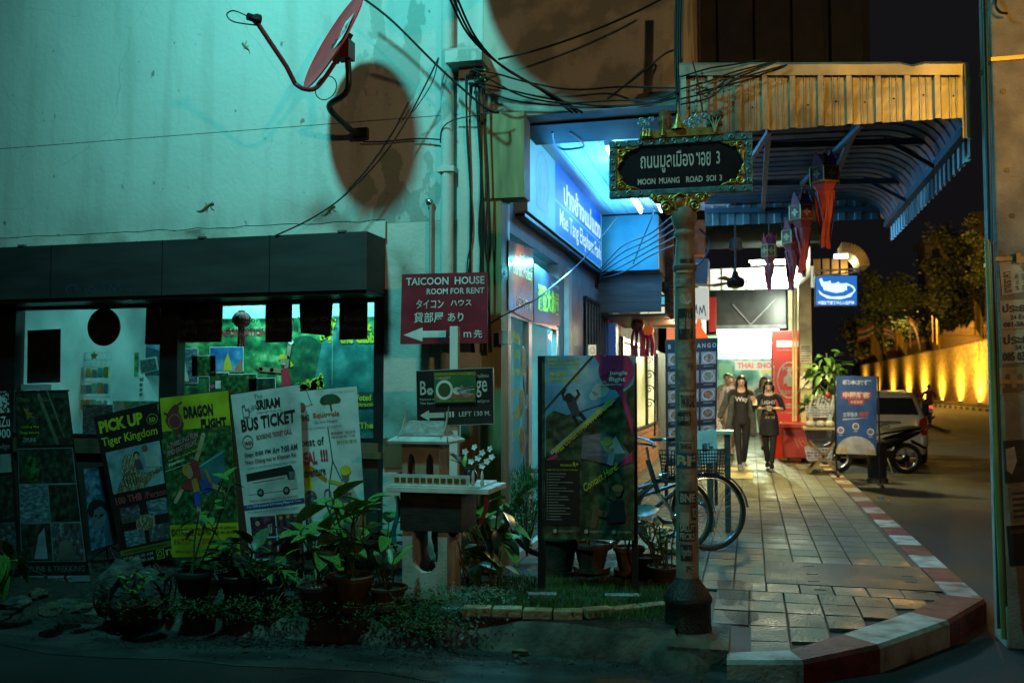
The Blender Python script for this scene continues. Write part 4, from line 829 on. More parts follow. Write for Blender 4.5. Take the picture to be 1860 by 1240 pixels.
p.line([(.2, .545), (.7, .53)], .004, ink(.3, .3, .3), 4); p.txt(.1, .645, .9, .658, 'Thank you Yesterday Passport Pan, Bus, Restaurant', Rr, 4, .01, sk=-.01); p.poly([(0, .675), (1, .655), (1, .685), (0, .705)], ink(.02, .06, .22), 2); p.txtq([(.05, .68), (.95, .662), (.95, .678), (.05, .697)], 'Free WIFI & Snacks & Drinking Water & Toilet', Wh, 4, .01); p.txt(.06, .712, .9, .724, 'Air conditioned bus (2 tier) bus seat reclining 10 degree', K, 4, 0, sk=-.01)
bs = photo('bus_seats', [(.01, .01, .015), (.05, .02, .04), (.16, .03, .05), (.10, .12, .16)], 22)
for u0, v0, u1, v1 in ((.08, .745, .50, .86), (.52, .74, .95, .855), (.08, .872, .50, .985), (.52, .868, .95, .98)): p.rect(u0, v0, u1, v1, bs, 2)
p.ell(.2, .785, .04, .015, skin_i, 3); p.poly([(.14, .86), (.16, .81), (.25, .805), (.33, .86)], ink(.03, .04, .10), 3); p.poly([(.36, .80), (.45, .785), (.44, .84), (.36, .85)], ink(.35, .03, .05), 3)
for k in range(3): p.line([(.38 + .025 * k, .795), (.375 + .025 * k, .845)], .004, Wh, 4)
for u, v in ((.6, .79), (.72, .785), (.84, .78), (.15, .92), (.26, .925), (.38, .93), (.62, .92), (.76, .925), (.86, .91)): p.line([(u, v - .02), (u, v + .03)], .018, ink(.25, .03, .06), 3); p.ell(u, v - .03, .03, .012, ink(.3, .25, .05), 4)
p.done('banner_print', t)
# flying squirrels
p, t = banner([(532, 712), (648, 701), (668, 1003), (566, 1012)], 'white zipline banner with a helmeted climber hanging on a rope', vin_w, 6.16, 6.04)
p.line([(.22, 0), (.28, .09)], .004, K, 2); p.line([(0, .11), (.3, .085)], .003, ink(.2, .2, .2), 2); p.txt(.0, .145, .22, .185, 'FLYING', ink(.06, .12, .05), bold=.05); p.txt(.28, .14, .70, .178, 'Squirrels', ink(.45, .10, .02), bold=.03); p.txt(.30, .19, .66, .21, 'by the Nagas', ink(.1, .12, .12), 4, 0)
p.ell(.57, .065, .15, .032, ink(.03, .07, .03), 2); p.ell(.48, .075, .07, .022, ink(.03, .07, .03), 2); p.ell(.67, .075, .07, .02, ink(.03, .07, .03), 2); p.line([(.57, .08), (.58, .135)], .012, ink(.1, .06, .03), 2); p.ell(.12, .1, .06, .03, ink(.2, .05, .04), 2); p.txt(.6, .02, .95, .03, 'By Thai Nagas Adventures', ink(.2, .2, .2), 4, 0)
p.txt(.05, .225, .72, .242, 'Hostships activities 33 stations', ink(.1, .12, .12), 4, 0); p.txt(.05, .29, .42, .34, 'best of', K, bold=.015); p.txt(.0, .375, .28, .45, 'REAL', ink(.4, .04, .05), bold=.04); p.txt(.34, .365, .46, .44, '!!!', ink(.4, .04, .05), bold=.05); p.txt(0, .475, .40, .53, 'adventure', K, bold=.015, sk=-.01)
p.txt(.54, .265, .93, .285, '泰国森林飞跃活动', Rr, 3, .0); p.txt(.54, .292, .93, .305, '清迈丛林飞鼠', Rr, 3, 0); p.txt(.62, .32, .95, .345, '最好玩冒险', ink(.4, .35, .12), 3, 0)
p.poly([(0, .43), (.05, .42), (.14, .5), (.18, .6), (.14, .7), (0, .76)], ink(.5, .47, .02), 1); p.line([(.08, .45), (.38, .55)], .03, ink(.5, .2, .02), 2); p.ring(.1, .66, .14, .07, ink(.4, .42, .4), 2, .86); p.ell(.1, .66, .115, .055, people_ph, 2)
rp = ink(.05, .05, .05); p.line([(.50, .24), (.53, .44), (.44, .58), (.42, .66)], .007, rp, 3); p.line([(.53, .44), (.66, .57)], .007, rp, 3); p.line([(.45, .56), (.64, .585)], .022, ink(.4, .36, .04), 4); p.ring(.40, .64, .06, .035, rp, 4, .75)
gry, shd = ink(.34, .36, .35), ink(.07, .07, .07)
p.ell(.73, .505, .09, .03, ink(.55, .45, .02), 6); p.ell(.72, .54, .06, .035, ink(.12, .12, .12), 5); p.poly([(.6, .60), (.68, .58), (.82, .60), (.84, .7), (.74, .78), (.52, .8), (.58, .7)], gry, 4); p.poly([(.58, .63), (.8, .64), (.78, .70), (.56, .69)], shd, 5); man(p, [(.80, .62), (.9, .70), (.97, .76)], .03, gry, 4); p.poly([(.56, .74), (.44, .74), (.28, .77), (.28, .82), (.5, .84), (.66, .80)], shd, 5); man(p, [(.3, .80), (.30, .88), (.27, .94)], .036, gry, 4); p.poly([(.2, .93), (.3, .92), (.38, .97), (.3, 1.0)], K, 5)
p.txt(.5, .83, .72, .845, 'reservation', ink(.2, .2, .2), 4, 0); p.txt(.48, .85, .84, .865, 'Chiang mai Park Return', ink(.1, .1, .1), 4, .0); p.txt(.84, .845, .96, .865, 'Free!', Rr, bold=.03); p.rect(.70, .88, 1, .915, ink(.30, .03, .05), 2); p.txt(.84, .888, .98, .908, '2016.8', Wh); p.poly([(.72, .92), (.86, .95), (.92, 1), (.62, 1)], ink(.5, .18, .02), 2); p.done('banner_print', t)

# ================================================================ display behind the window
E_ = .0
mur = Panel(pY(318, 540, 7.62), pY(700, 535, 7.62), pY(700, 812, 7.62), pY(318, 818, 7.62)); t = thing('tour_mural', 'bright rainforest mural with a woman in red swinging on a rope', 'mural', (mur.c[3] + mur.c[2]) / 2)
mj = photo('mural_jungle', [(.008, .05, .03), (.02, .14, .06), (.06, .30, .10), (.35, .62, .30)], 8, lo=.34, hi=.66)
mur.body('sheet', mj, t, .02)
p = mur; U = lambda x: (x - 318) / 382.0; Vv = lambda y: (y - 538) / 276.0
def mrect(x0, y0, x1, y1, M, l=1): p.rect(U(x0), Vv(y0), U(x1), Vv(y1), M, l)
mrect(320, 540, 700, 578, ink(.60, .72, .70), 1); p.ell(U(560), Vv(660), .1, .18, photo('mural_tree', [(.006, .04, .03), (.015, .09, .05), (.05, .22, .08)], 12), 1)
p.poly([(U(600), Vv(575)), (U(640), Vv(575)), (U(700), Vv(640)), (U(700), Vv(800)), (U(580), Vv(800)), (U(575), Vv(700))], photo('mural_water', [(.01, .07, .08), (.02, .16, .16), (.10, .34, .32)], 6), 2)
p.txt(U(385), Vv(597), U(490), Vv(610), 'TOURIST INFORMATION'[5:], ink(.5, .05, .06), 5, .05)
WF = ink(.7, .75, .72)
for x0, y0, x1, y1, M in ((310, 632, 362, 693, water_ph), (351, 645, 396, 681, jung), (386, 630, 447, 673, photo('temple_sky', [(.02, .10, .35), (.05, .22, .5), (.3, .45, .6)], 7)), (385, 676, 420, 712, jung), (420, 679, 472, 735, jung), (458, 687, 506, 730, jung_d)):
    mrect(x0 - 1.3, y0 - 1.3, x1 + 1.3, y1 + 1.3, WF, 5); mrect(x0, y0, x1, y1, M, 6)
p.poly([(U(410), Vv(672)), (U(413), Vv(655)), (U(418), Vv(643)), (U(419), Vv(638)), (U(420), Vv(643)), (U(424), Vv(655)), (U(428), Vv(672))], ink(.6, .42, .04), 7); p.poly([(U(432), Vv(668)), (U(446), Vv(650)), (U(446), Vv(672)), (U(432), Vv(672))], ink(.5, .15, .05), 7); p.poly([(U(330), Vv(645)), (U(336), Vv(645)), (U(346), Vv(690)), (U(334), Vv(690))], ink(.6, .65, .6), 7)
p.poly([(U(396), Vv(690)), (U(406), Vv(690)), (U(406), Vv(704)), (U(396), Vv(704))], ink(.7, .7, .7), 8); p.ell(U(401), Vv(686), .006, .012, skin_d, 8); p.ell(U(390), Vv(700), .012, .012, ink(.5, .1, .2), 8)
p.line([(U(532), Vv(548)), (U(531), Vv(622))], .006, ink(.25, .4, .1), 5); p.ell(U(535), Vv(622), .012, .016, ink(.7, .74, .7), 7); man(p, [(U(533), Vv(625)), (U(529), Vv(650)), (U(526), Vv(672))], .026, skin_i, 6); man(p, [(U(520), Vv(674)), (U(500), Vv(672)), (U(480), Vv(670))], .03, skin_i, 6); p.line([(U(480), Vv(670)), (U(472), Vv(667))], .016, skin_i, 6); p.ell(U(522), Vv(656), .016, .032, skin_i, 7); p.poly([(U(511), Vv(653)), (U(516), Vv(644)), (U(526), Vv(644)), (U(529), Vv(652))], ink(.75, .5, .04), 8); p.line([(U(519), Vv(661)), (U(525), Vv(661))], .006, WF, 9)
p.poly([(U(518), Vv(670)), (U(530), Vv(668)), (U(534), Vv(690)), (U(534), Vv(720)), (U(518), Vv(720))], ink(.5, .02, .05), 7); p.poly([(U(534), Vv(655)), (U(540), Vv(664)), (U(534), Vv(668))], ink(.7, .6, .05), 7)
rm = random.Random(3)
for k in range(46):
    x = 545 + rm.uniform(0, 46); y = 708 - (x - 545) * .5 * rm.uniform(.3, 1) + rm.uniform(-8, 10); p.ell(U(x), Vv(y), .013 * rm.uniform(.5, 1.2), .02 * rm.uniform(.5, 1.2), ink(.45, .58, .03) if k % 3 else ink(.55, .62, .08), 7, 7)
my = ink(.6, .55, .02); p.line([(U(613), Vv(584)), (U(605), Vv(600)), (U(598), Vv(612)), (U(590), Vv(616))], .03, my, 6); p.line([(U(604), Vv(604)), (U(604), Vv(622))], .02, my, 6); p.line([(U(598), Vv(612)), (U(608), Vv(608))], .02, my, 6)
p.txt(U(622), Vv(606), U(700), Vv(626), 'the Gibbon', my, 7, .05); p.txt(U(668), Vv(588), U(700), Vv(604), 't of', my, 7, .05); mrect(645, 714, 700, 742, ink(.02, .06, .05), 6); p.txt(U(648), Vv(718), U(700), Vv(730), 'Voted Best', my, 8, .03); p.txt(U(648), Vv(733), U(700), Vv(740), 'attraction in', my, 8, .02); p.txt(U(640), Vv(768), U(680), Vv(780), 'of The', my, 8, .04); p.line([(U(609), Vv(545)), (U(608), Vv(700))], .004, ink(.3, .5, .3), 6)
p.done('mural_print', t)
def card(q, Y, M, label, cat='card', name='hanging_card', th=.004):
    P_ = pxpanel(0, 0, 0, 0, Y, q); ob = P_.body(name, M, None, th); return tag(ob, label, cat), P_
cd = photo('dark_card', [(.010, .012, .012), (.016, .022, .022), (.05, .065, .06)], 14, lo=.42, hi=.72)
card([(322, 553), (405, 548), (402, 621), (321, 622)], 7.0, cd, 'black card hung in the window beside the mullion, over the mural')
card([(482, 545), (531, 543), (530, 621), (482, 622)], 7.0, cd, 'black card hung beside the red paper lantern in the window')
card([(543, 543), (605, 541), (600, 610), (546, 605)], 7.0, cd, 'black card hung between the rope and the yellow monkey print')
card([(616, 541), (668, 540), (667, 616), (616, 617)], 7.0, cd, 'black card hung at the window edge over the yellow lettering')
card([(50, 600), (110, 597), (109, 694), (49, 696)], 7.0, cd, 'tall black card taped to the glass near the window corner')
card([(266, 553), (291, 552), (291, 626), (263, 625)], 7.0, cd, 'narrow black card hung next to the mullion in the trekking window')
q = pxpanel(0, 0, 0, 0, 6.945, [(360, 566), (664, 562), (664, 600), (360, 604)]); dim = ink(.05, .07, .07)
tl = MB(); q.mb = tl; q.txt(.02, .3, .99, .62, 'See the Rainforests with Your Own Eyes!', dim, 2, .015); q.txt(.06, .75, .99, 1.0, 'Best Rainforest Treated in Whole Town', dim, 2, .01); tag(q.done('glass_lettering'), 'dim grey rainforest lettering stuck on the window glass', 'lettering')
q = pxpanel(0, 0, 0, 0, 6.945, [(320, 580), (360, 578), (360, 612), (320, 614)]); q.txt(0, 0, .8, .4, 'Jungle', dim, 2, .02); q.txt(0, .5, .8, .9, 'Flight', dim, 2, .02); q.ell(.9, .7, .06, .2, dim, 2); tag(q.done('glass_lettering'), 'dim jungle flight logo on the glass by the mullion', 'lettering')
pd = pY(189, 594, 7.05); b = MB(); b.lathe([(.165, -.006), (.165, .006)], pd, cd, 40, axis=(0, 1, 0)); tag(b.build('round_sign'), 'round black sign hanging in the trekking shop window', 'sign')
# red paper lantern
def paper_lantern(c, r, h, Mred, label, tassel=.3):
    t = thing('paper_lantern', label, 'lantern', c); n = 12; pr = [(.35, -.5), (.62, -.42), (.9, -.2), (1, 0), (.9, .2), (.62, .42), (.35, .5)]
    b = MB(); b.lathe([(r * a, h * z) for a, z in pr], c, Mred, 20); s_ = b.build('shade', t)
    b = MB()
    for k in range(10):
        a = 2 * math.pi * k / 10; b.tube([c + V((r * q * 1.01 * math.cos(a), r * q * 1.01 * math.sin(a), h * z)) for q, z in pr], .0025, maroon, 4)
    b.build('rib', s_)
    b = MB(); b.lathe([(r * .4, .5 * h), (r * .4, .58 * h)], c, maroon, 16); b.lathe([(r * .4, -.58 * h), (r * .4, -.5 * h)], c, maroon, 16); b.build('collar', t)
    b = MB()
    for k in range(9):
        a = 2 * math.pi * k / 9; b.tube([c + V((r * .3 * math.cos(a), r * .3 * math.sin(a), -.56 * h)), c + V((r * .38 * math.cos(a), r * .38 * math.sin(a), -.56 * h - tassel))], .005, Mred, 5)
    b.build('tassel', t); b = MB(); b.tube([c + V((0, 0, .55 * h)), c + V((0, 0, .55 * h + .12))], .003, cable_m, 4); b.build('hook', t); return t
paper_lantern(pY(439, 580, 7.15), .078, .13, mat('lantern_red', (.22, .03, .03), .6, var=.2), 'small red paper lantern with tassels in the shop window', .16)
# trekking shop, seen through the other pane
rp_ = Panel(pY(212, 540, 9.2), pY(300, 540, 9.2), pY(300, 682, 9.2), pY(196, 682, 9.2)); t = thing('trekking_poster', 'sky-blue trekking poster with a walker raising an arm', 'poster', (rp_.c[3] + rp_.c[2]) / 2); rp_.body('sheet', sky_ph, t, .01); p = rp_
p.rect(0, .0, 1, .36, ink(.5, .6, .6), 1); p.poly([(0, .78), (.3, .68), (.6, .62), (1, .7), (1, 1), (0, 1)], ink(.03, .08, .12), 2); p.line([(.36, .58), (.5, .66), (.62, .62)], .02, K, 3); p.ell(.56, .56, .05, .035, ink(.5, .05, .08), 4); p.poly([(.5, .6), (.64, .6), (.66, .8), (.5, .82)], ink(.04, .08, .10), 4); p.line([(.64, .36), (.68, .6)], .008, K, 3); p.txt(.8, .42, 1, .48, 'ZIP', K, 4); p.rect(.0, .80, .8, 1, ink(.02, .05, .03), 5); p.txt(.08, .83, .62, .89, 'TREKKING', ink(.5, .55, .05), 7, .02); p.rect(.06, .93, .75, .945, ink(.4, .4, .05), 7); p.done('poster_print', t)
p = pxpanel(0, 0, 0, 0, 8.4, [(252, 652), (284, 647), (288, 672), (256, 679)]); ob = p.body('photo_card', ink(.6, .68, .66), None, .003); tag(ob, 'white bordered photograph tilted beside the trekking poster', 'photograph'); p.rect(.07, .1, .93, .9, water_ph, 1); adopt(p.done('photo_print'), ob)
p = pxpanel(0, 0, 0, 0, 9.3, [(200, 683), (236, 683), (236, 730), (198, 730)]); tag(p.body('notice_board', ink(.03, .22, .05), None, .02), 'plain green board below the trekking poster', 'board')
p = pxpanel(0, 0, 0, 0, 9.1, [(236, 686), (262, 684), (262, 724), (236, 726)]); ob = p.body('price_sheet', ink(.6, .68, .66), None, .004); tag(ob, 'white price sheet with small photographs beside the green board', 'sheet')
for i in range(3):
    for j in range(3): p.rect(.1 + i * .28, .28 + j * .22, .33 + i * .28, .44 + j * .22, people_ph, 1)
p.rect(.05, .05, .95, .2, ink(.12, .14, .15), 1); adopt(p.done('sheet_print'), ob)
rk = thing('brochure_rack', 'wire rack full of brochures inside the trekking window', 'rack', pY(173, 735, 8.2)); wt = mat('rack_wire', (.6, .65, .65), .4, var=.05)
a, c_ = pY(148, 640, 8.2), pY(200, 735, 8.2); b = MB()
for k in range(7): x = a.x + (c_.x - a.x) * k / 6; b.tube([(x, 8.2, a.z), (x, 8.2, c_.z)], .004, wt, 4)
for k in range(8): z = a.z + (c_.z - a.z) * k / 7; b.tube([(a.x, 8.2, z), (c_.x, 8.2, z)], .004, wt, 4)
b.build('wire_grid', rk)
rm = random.Random(6); bc = [ink(.5, .58, .58), ink(.1, .3, .34), ink(.45, .4, .1), ink(.2, .5, .4), ink(.5, .3, .1)]
for j in range(3):
    for i in range(5):
        x = a.x + .02 + (c_.x - a.x) * i / 5; z = a.z - .16 - j * .16; b = MB(); b.box(x, x + .05, 8.16, 8.185, z - .1, z + rm.uniform(-.02, .01), rm.choice(bc)); b.build('brochure', rk)
st = pY(172, 646, 8.15); b = MB(); q = [(math.cos(k * math.pi / 5 + .3) * (.05 if k % 2 == 0 else .022), math.sin(k * math.pi / 5 + .3) * (.05 if k % 2 == 0 else .022)) for k in range(10)]; b.prism([(st.x + u, 8.14, st.z + v) for u, v in q], (0, .01, 0), ink(.6, .35, .05)); tag(b.build('paper_star'), 'orange paper star on top of the brochure rack', 'star')
b = MB(); c0, c1 = pY(60, 700, 7.6), pY(165, 760, 7.6)
tag(b.box(c0.x, pY(335, 740, 7.6).x, 7.5, 8.0, .9, 1.02, mat('counter', (.05, .07, .08), .4)).build('shop_counter'), 'dark counter under the trekking window brochures', 'counter')
b = MB(); q0, q1 = pY(20, 698, 6.98), pY(95, 704, 6.98); tag(b.box(q0.x, q1.x, 6.97, 7.0, q1.z - .02, q0.z, ink(.4, .5, .5)).build('shelf_rail'), 'pale rail low across the trekking window corner', 'rail')
wp = random.Random(31); kinds = [mj, water_ph, people_ph, jung, sky_ph, ink(.5, .56, .54), photo('brochure_wall', [(.05, .12, .14), (.4, .5, .48), (.15, .3, .1), (.5, .4, .15)], 16)]
for k, (x0, y0, x1, y1, Y, m_, lb) in enumerate(((72, 562, 152, 600, 9.4, 6, 'wide pale picture strip high on the back wall of the trekking shop'), (112, 604, 136, 700, 9.3, 3, 'narrow green nature poster beside the tall black card'), (128, 618, 150, 680, 9.0, 2, 'dark brown crowded poster beside the brochure rack'), (40, 698, 120, 745, 8.6, 6, 'pile of brochures on the counter in the window corner'), (205, 640, 250, 684, 9.0, 0, 'leafy poster under the round black sign'), (150, 735, 205, 790, 7.5, 1, 'blue-grey display case low in the trekking window'), (205, 728, 292, 790, 7.6, 6, 'row of leaflets along the bottom of the trekking window'), (34, 556, 66, 600, 8.9, 5, 'pale paper in the top corner of the trekking window'))):
    q = pxpanel(x0, y0, x1, y1, Y); tag(q.body('shop_poster', kinds[m_], None, .02), lb, 'poster')
# ================================================================ plants
leafA = mat('leaf_green', (.05, .19, .03), .55, c2=[(.08, .25, .04), (.20, .26, .06)], scale=12, spec=.35)
leafV = mat('leaf_variegated', (.05, .18, .025), .4, c2=[(.08, .25, .04), (.36, .46, .10)], scale=28, lo=.42, hi=.6, spec=.6)
leafD = mat('leaf_dark', (.02, .08, .02), .4, c2=(.045, .14, .04), scale=10)
leafB = mat('leaf_bluish', (.02, .09, .07), .3, c2=(.04, .14, .11), scale=10, spec=.6)
leafL = mat('leaf_lime', (.12, .24, .02), .4, c2=(.2, .32, .05), scale=12)
stem_m = mat('plant_stem', (.08, .10, .035), .6, var=.3)
terra = mat('terracotta', (.10, .042, .022), .75, c2=[(.15, .065, .03), (.22, .115, .06)], scale=8, bump=.3, bscale=30)
terra_d = mat('terracotta_dark', (.045, .025, .017), .75, c2=(.08, .045, .027), scale=8, bump=.3, bscale=30)
potb = mat('black_pot', (.018, .018, .018), .5, var=.3)
blade_cache = {}
def leaf_mesh(M, w, curl, fold=.25, n=5, tip=1.0):
    k = (M.name, w, curl, fold, tip)
    if k in blade_cache: return blade_cache[k]
    vs = []; 
    for i in range(n + 1):
        t = i / n; ww = w * math.sin(math.pi * (t ** .75) * .97 + .02) ** .8 if 0 < t < 1 else .004
        y = t; z = -curl * t * t; vs += [(-ww, y, z + fold * ww), (0, y, z), (ww, y, z + fold * ww)]
    fs = []
    for i in range(n): a = 3 * i; fs += [(a, a + 1, a + 4, a + 3), (a + 1, a + 2, a + 5, a + 4)]
    me = bpy.data.meshes.new('leaf'); me.from_pydata(vs, [], fs); me.materials.append(M)
    for q in me.polygons: q.use_smooth = True
    blade_cache[k] = me; return me
def leaf_M(base, az, el, L, roll=0):
    d = V((math.cos(az) * math.cos(el), math.sin(az) * math.cos(el), math.sin(el))); u = V((0, 0, 1)) - d * d.z
    if u.length < .05: u = V((1, 0, 0))
    u.normalize(); u = Quaternion(d, roll) @ u; x = d.cross(u); M4 = Matrix((x * L, d * L, u * L)).transposed().to_4x4(); M4.translation = base; return M4
def pot(c, r, h, M, par, saucer=True, name='pot'):
    b = MB(); b.lathe([(r * .62, 0), (r * .72, h * .3), (r * .88, h * .78), (r * .90, h * .82), (r * 1.0, h * .84), (r * 1.02, h * .97), (r * .98, h), (r * .88, h), (r * .84, h * .9), (.001, h * .88)], c, M, 24); o = b.build(name, par)
    if saucer: b = MB(); b.lathe([(r * .5, -.012), (r * .95, -.005), (r * 1.0, .03), (r * .95, .03), (r * .7, .004)], c, M, 24); b.build('saucer', par)
    b = MB(); b.lathe([(.001, h * .90), (r * .84, h * .905)], c, soil, 16); b.build('potting_soil', par); return o
def plant(name, label, px, py, z, r, h, potM, M, nl, L, w, curl, el=(.2, 1.1), stemh=.2, seed=0, group=None, saucer=True, sp=.05, Yd=None, spread=(-3.14, 3.14), hang=0, nst=3):
    c = pz(px, py, z); rr = random.Random(seed); t = thing(name, label, 'plant', c, group); top = c.copy()
    if r: pot(c, r, h, potM, t, saucer); top = c + V((0, 0, h * .9))
    me = leaf_mesh(M, w, curl); b = MB()
    st = []
    for k in range(nst):
        p0 = top + V((rr.uniform(-sp, sp), rr.uniform(-sp, sp), 0)); p1 = p0 + V((rr.uniform(-.4, .4) * stemh, rr.uniform(-.4, .4) * stemh, stemh * rr.uniform(.75, 1.2))); st.append((p0, p1)); b.tube([p0, p0.lerp(p1, .5) + V((rr.uniform(-.02, .02), 0, 0)), p1], .006, stem_m, 5)
    for k in range(nl):
        p0, p1 = st[k % nst]; f = .35 + .65 * ((k // nst) + 1) / (nl / nst); f = min(1, f); q = p0.lerp(p1, f); az = rr.uniform(*spread); e = rr.uniform(*el); pl = L * rr.uniform(.15, .4); d = V((math.cos(az) * math.cos(e), math.sin(az) * math.cos(e), math.sin(e)))
        q2 = q + d * pl; b.tube([q, q2], .004, stem_m, 4); inst('leaf', me, t, leaf_M(q2, az, e - rr.uniform(.2, .6), L * rr.uniform(.7, 1.15), rr.uniform(-.5, .5)))
    b.build('stem', t); return t
def grass_tuft(t, c, n, L, M, rr, w=.012, droop=.7, name='foliage'):
    b = MB()
    for k in range(n):
        az = rr.uniform(0, 6.28); l = L * rr.uniform(.6, 1.2); d = V((math.cos(az), math.sin(az), 0)); p = c + d * rr.uniform(0, .03); s_ = V((-d.y, d.x, 0)) * w; vs = []
        e0 = rr.uniform(.5, 1.3)
        for i in range(5):
            q = i / 4; pp = p + d * (l * q * math.cos(e0) * (1 + q * droop * .4)) + V((0, 0, l * (q * math.sin(e0) - droop * q * q * .7))); ww = (1 - q * .85); vs += [pp - s_ * ww, pp + s_ * ww]
        b.add(vs, [(2 * i, 2 * i + 1, 2 * i + 3, 2 * i + 2) for i in range(4)], M, True)
    o = b.build(name, t); o['kind'] = 'stuff'; return o
rg = random.Random(21)
plant('potted_plant', 'variegated dumb cane in the largest terracotta pot before the white zipline banner', 636, 1102, .2, .15, .20, terra, leafV, 15, .23, .30, .25, (.2, 1.2), .42, 1, sp=.07, nst=4)
plant('potted_plant', 'spindly potted plant with white pebbles on its soil, beside the largest terracotta pot', 575, 1112, .19, .115, .17, terra_d, leafV, 8, .19, .28, .3, (.3, 1.2), .30, 2, sp=.03, nst=2)
plant('potted_plant', 'small upright plant in a wavy-rimmed terracotta pot by the spirit house pedestal', 705, 1102, .2, .12, .13, terra, leafV, 9, .16, .16, .1, (.8, 1.45), .12, 3, sp=.03)
b = MB(); pc = pz(575, 1112, .19) + V((0, 0, .155)); 
for k in range(40): a = rg.uniform(0, 6.28); q = rg.uniform(0, .085); b.ball(pc + V((q * math.cos(a), q * math.sin(a), .004)), .008, M=ink(.5, .52, .48), n=6, k=4)
o = b.build('pebbles'); tag(o, 'white pebbles on the soil of the spindly potted plant', 'pebbles', kind='stuff')
plant('potted_plant', 'dark glossy foliage plant in a black pot under the bus ticket banner', 435, 1100, .18, .13, .2, potb, leafD, 20, .2, .2, .3, (.1, 1.2), .18, 4, sp=.06)
plant('potted_plant', 'lime-leaved seedling among dark leaves under the bus ticket banner', 447, 1050, .3, 0, 0, None, leafL, 4, .10, .22, .2, (.3, 1.), .05, 41, sp=.02, nst=2)
plant('potted_plant', 'leggy shrub in a black square pot in front of the yellow banner', 352, 1100, .18, .12, .22, potb, leafA, 16, .11, .25, .2, (-.2, 1.0), .52, 5, sp=.03, nst=3)
plant('potted_plant', 'low fern-like plant in a black tray between the yellow and white banners', 488, 1098, .18, .12, .13, potb, leafA, 18, .16, .13, .45, (.2, 1.2), .10, 6, sp=.07, nst=4)
plant('garden_plant', 'broad-leaved plant growing beside the spirit house pedestal, before the window corner', 672, 1062, .21, 0, 0, None, leafA, 14, .19, .26, .25, (-.1, 1.1), .55, 7, sp=.06)
plant('garden_plant', 'trailing heart-leaved climber behind the pedestal, next to the green bush', 868, 1060, .21, 0, 0, None, leafB, 20, .17, .30, .3, (-.9, .7), .62, 8, sp=.10, nst=4)
plant('garden_plant', 'hanging pale-leaf vine end over the dark soil behind the pedestal', 900, 1062, .21, 0, 0, None, leafA, 7, .13, .25, .2, (-1.0, .3), .30, 9, sp=.03, nst=2)
plant('garden_plant', 'long-leafed plant at the dark end of the flower bed', 8, 1085, .18, 0, 0, None, leafA, 8, .22, .16, .5, (-.4, .9), .35, 10, sp=.05)
for k, (px, py, h_, n_, L_, M_, lb) in enumerate(((560, 1075, .35, 16, .2, leafV, 'spotted dumb cane standing behind the spindly potted plant'), (610, 1068, .5, 16, .22, leafA, 'tall broad-leaved plant pressed against the white zipline banner'), (500, 1078, .22, 18, .16, leafD, 'dark leafy clump before the bus ticket banner foot'), (395, 1085, .2, 18, .14, leafA, 'small green clump between the black pots under the yellow banner'), (300, 1090, .18, 12, .13, leafD, 'low dark clump between the craggy rock and the first black pot'), (690, 1070, .4, 14, .2, leafA, 'upright green plant tucked behind the wavy-rimmed pot'), (842, 1068, .3, 16, .17, leafD, 'dark leafy clump filling the corner between pedestal and olive post'), (905, 1040, .45, 18, .2, leafA, 'green shrub below the olive corner post'))): plant('garden_plant', lb, px, py, .2, 0, 0, None, M_, n_, L_, .26, .3, (-.1, 1.1), h_, 60 + k, sp=.08, nst=4)
t = thing('spider_plant', 'tuft of thin arching striped leaves below the bus ticket banner', 'plant', pz(535, 1085, .2)); grass_tuft(t, pz(535, 1085, .2) + V((0, 0, .06)), 34, .34, mat('leaf_pale', (.12, .17, .07), .5, c2=(.22, .28, .14), scale=6), rg, .006, .9)
plant('potted_plant', 'taro-leaved plant in a terracotta pot below the jungle flight board', 1143, 1040, .22, .115, .19, terra, leafB, 7, .2, .34, .3, (.3, 1.1), .22, 12, sp=.03)
plant('potted_plant', 'dark pot with broad leaves behind the jungle flight board', 1075, 1035, .22, .14, .2, terra_d, leafD, 10, .2, .3, .3, (.1, 1.1), .15, 13)
plant('potted_plant', 'small-leaved round shrub in a dark bowl against the sign post', 1205, 1062, .2, .11, .13, terra_d, leafA, 110, .035, .38, .2, (-.3, 1.3), .28, 14, sp=.06, nst=9)
plant('potted_plant', 'single arrow-shaped leaf plant in a dark pot next to the sign post', 1180, 1045, .22, .10, .14, terra_d, leafD, 5, .26, .32, .25, (.3, 1.2), .2, 15, sp=.03)
t = thing('planter_drum', 'dark ribbed planter drum behind the jungle flight board leg', 'planter', pz(1015, 1040, .2)); pot(pz(1015, 1040, .2), .155, .30, terra_d, t)
# bamboo-like green bush by the shop door
t = thing('feathery_bush', 'feathery bright green bush beside the cyan shop door', 'bush', pz(955, 1015, .2)); c = pz(957, 1010, .2); b = MB(); bl = mat('leaf_feather', (.05, .20, .04), .5, c2=(.12, .34, .08), scale=8)
for k in range(1500):
    a = rg.uniform(0, 6.28); v = rg.uniform(-1, 1); r_ = rg.uniform(.3, 1) ** .6; s_ = math.sqrt(1 - v * v)
    p = c + V((.19 * r_ * s_ * math.cos(a), .19 * r_ * s_ * math.sin(a), .46 + .27 * r_ * v)); d = (p - c - V((0, 0, .25)) + V((rg.uniform(-.1, .1), rg.uniform(-.1, .1), rg.uniform(-.05, .12)))).normalized(); x = d.cross(V((rg.uniform(-1, 1), rg.uniform(-1, 1), rg.uniform(-1, 1)))).normalized() * .0045; L = rg.uniform(.035, .075)
    b.add([p - x, p + x, p + d * L + V((0, 0, -.01))], [(0, 1, 2)], bl)
b.build('foliage', t)['kind'] = 'stuff'
b = MB()
for k in range(9): a = k * .7; b.tube([c, c + V((.10 * math.cos(a), .10 * math.sin(a), .45))], .006, stem_m, 5)
b.build('stem', t)
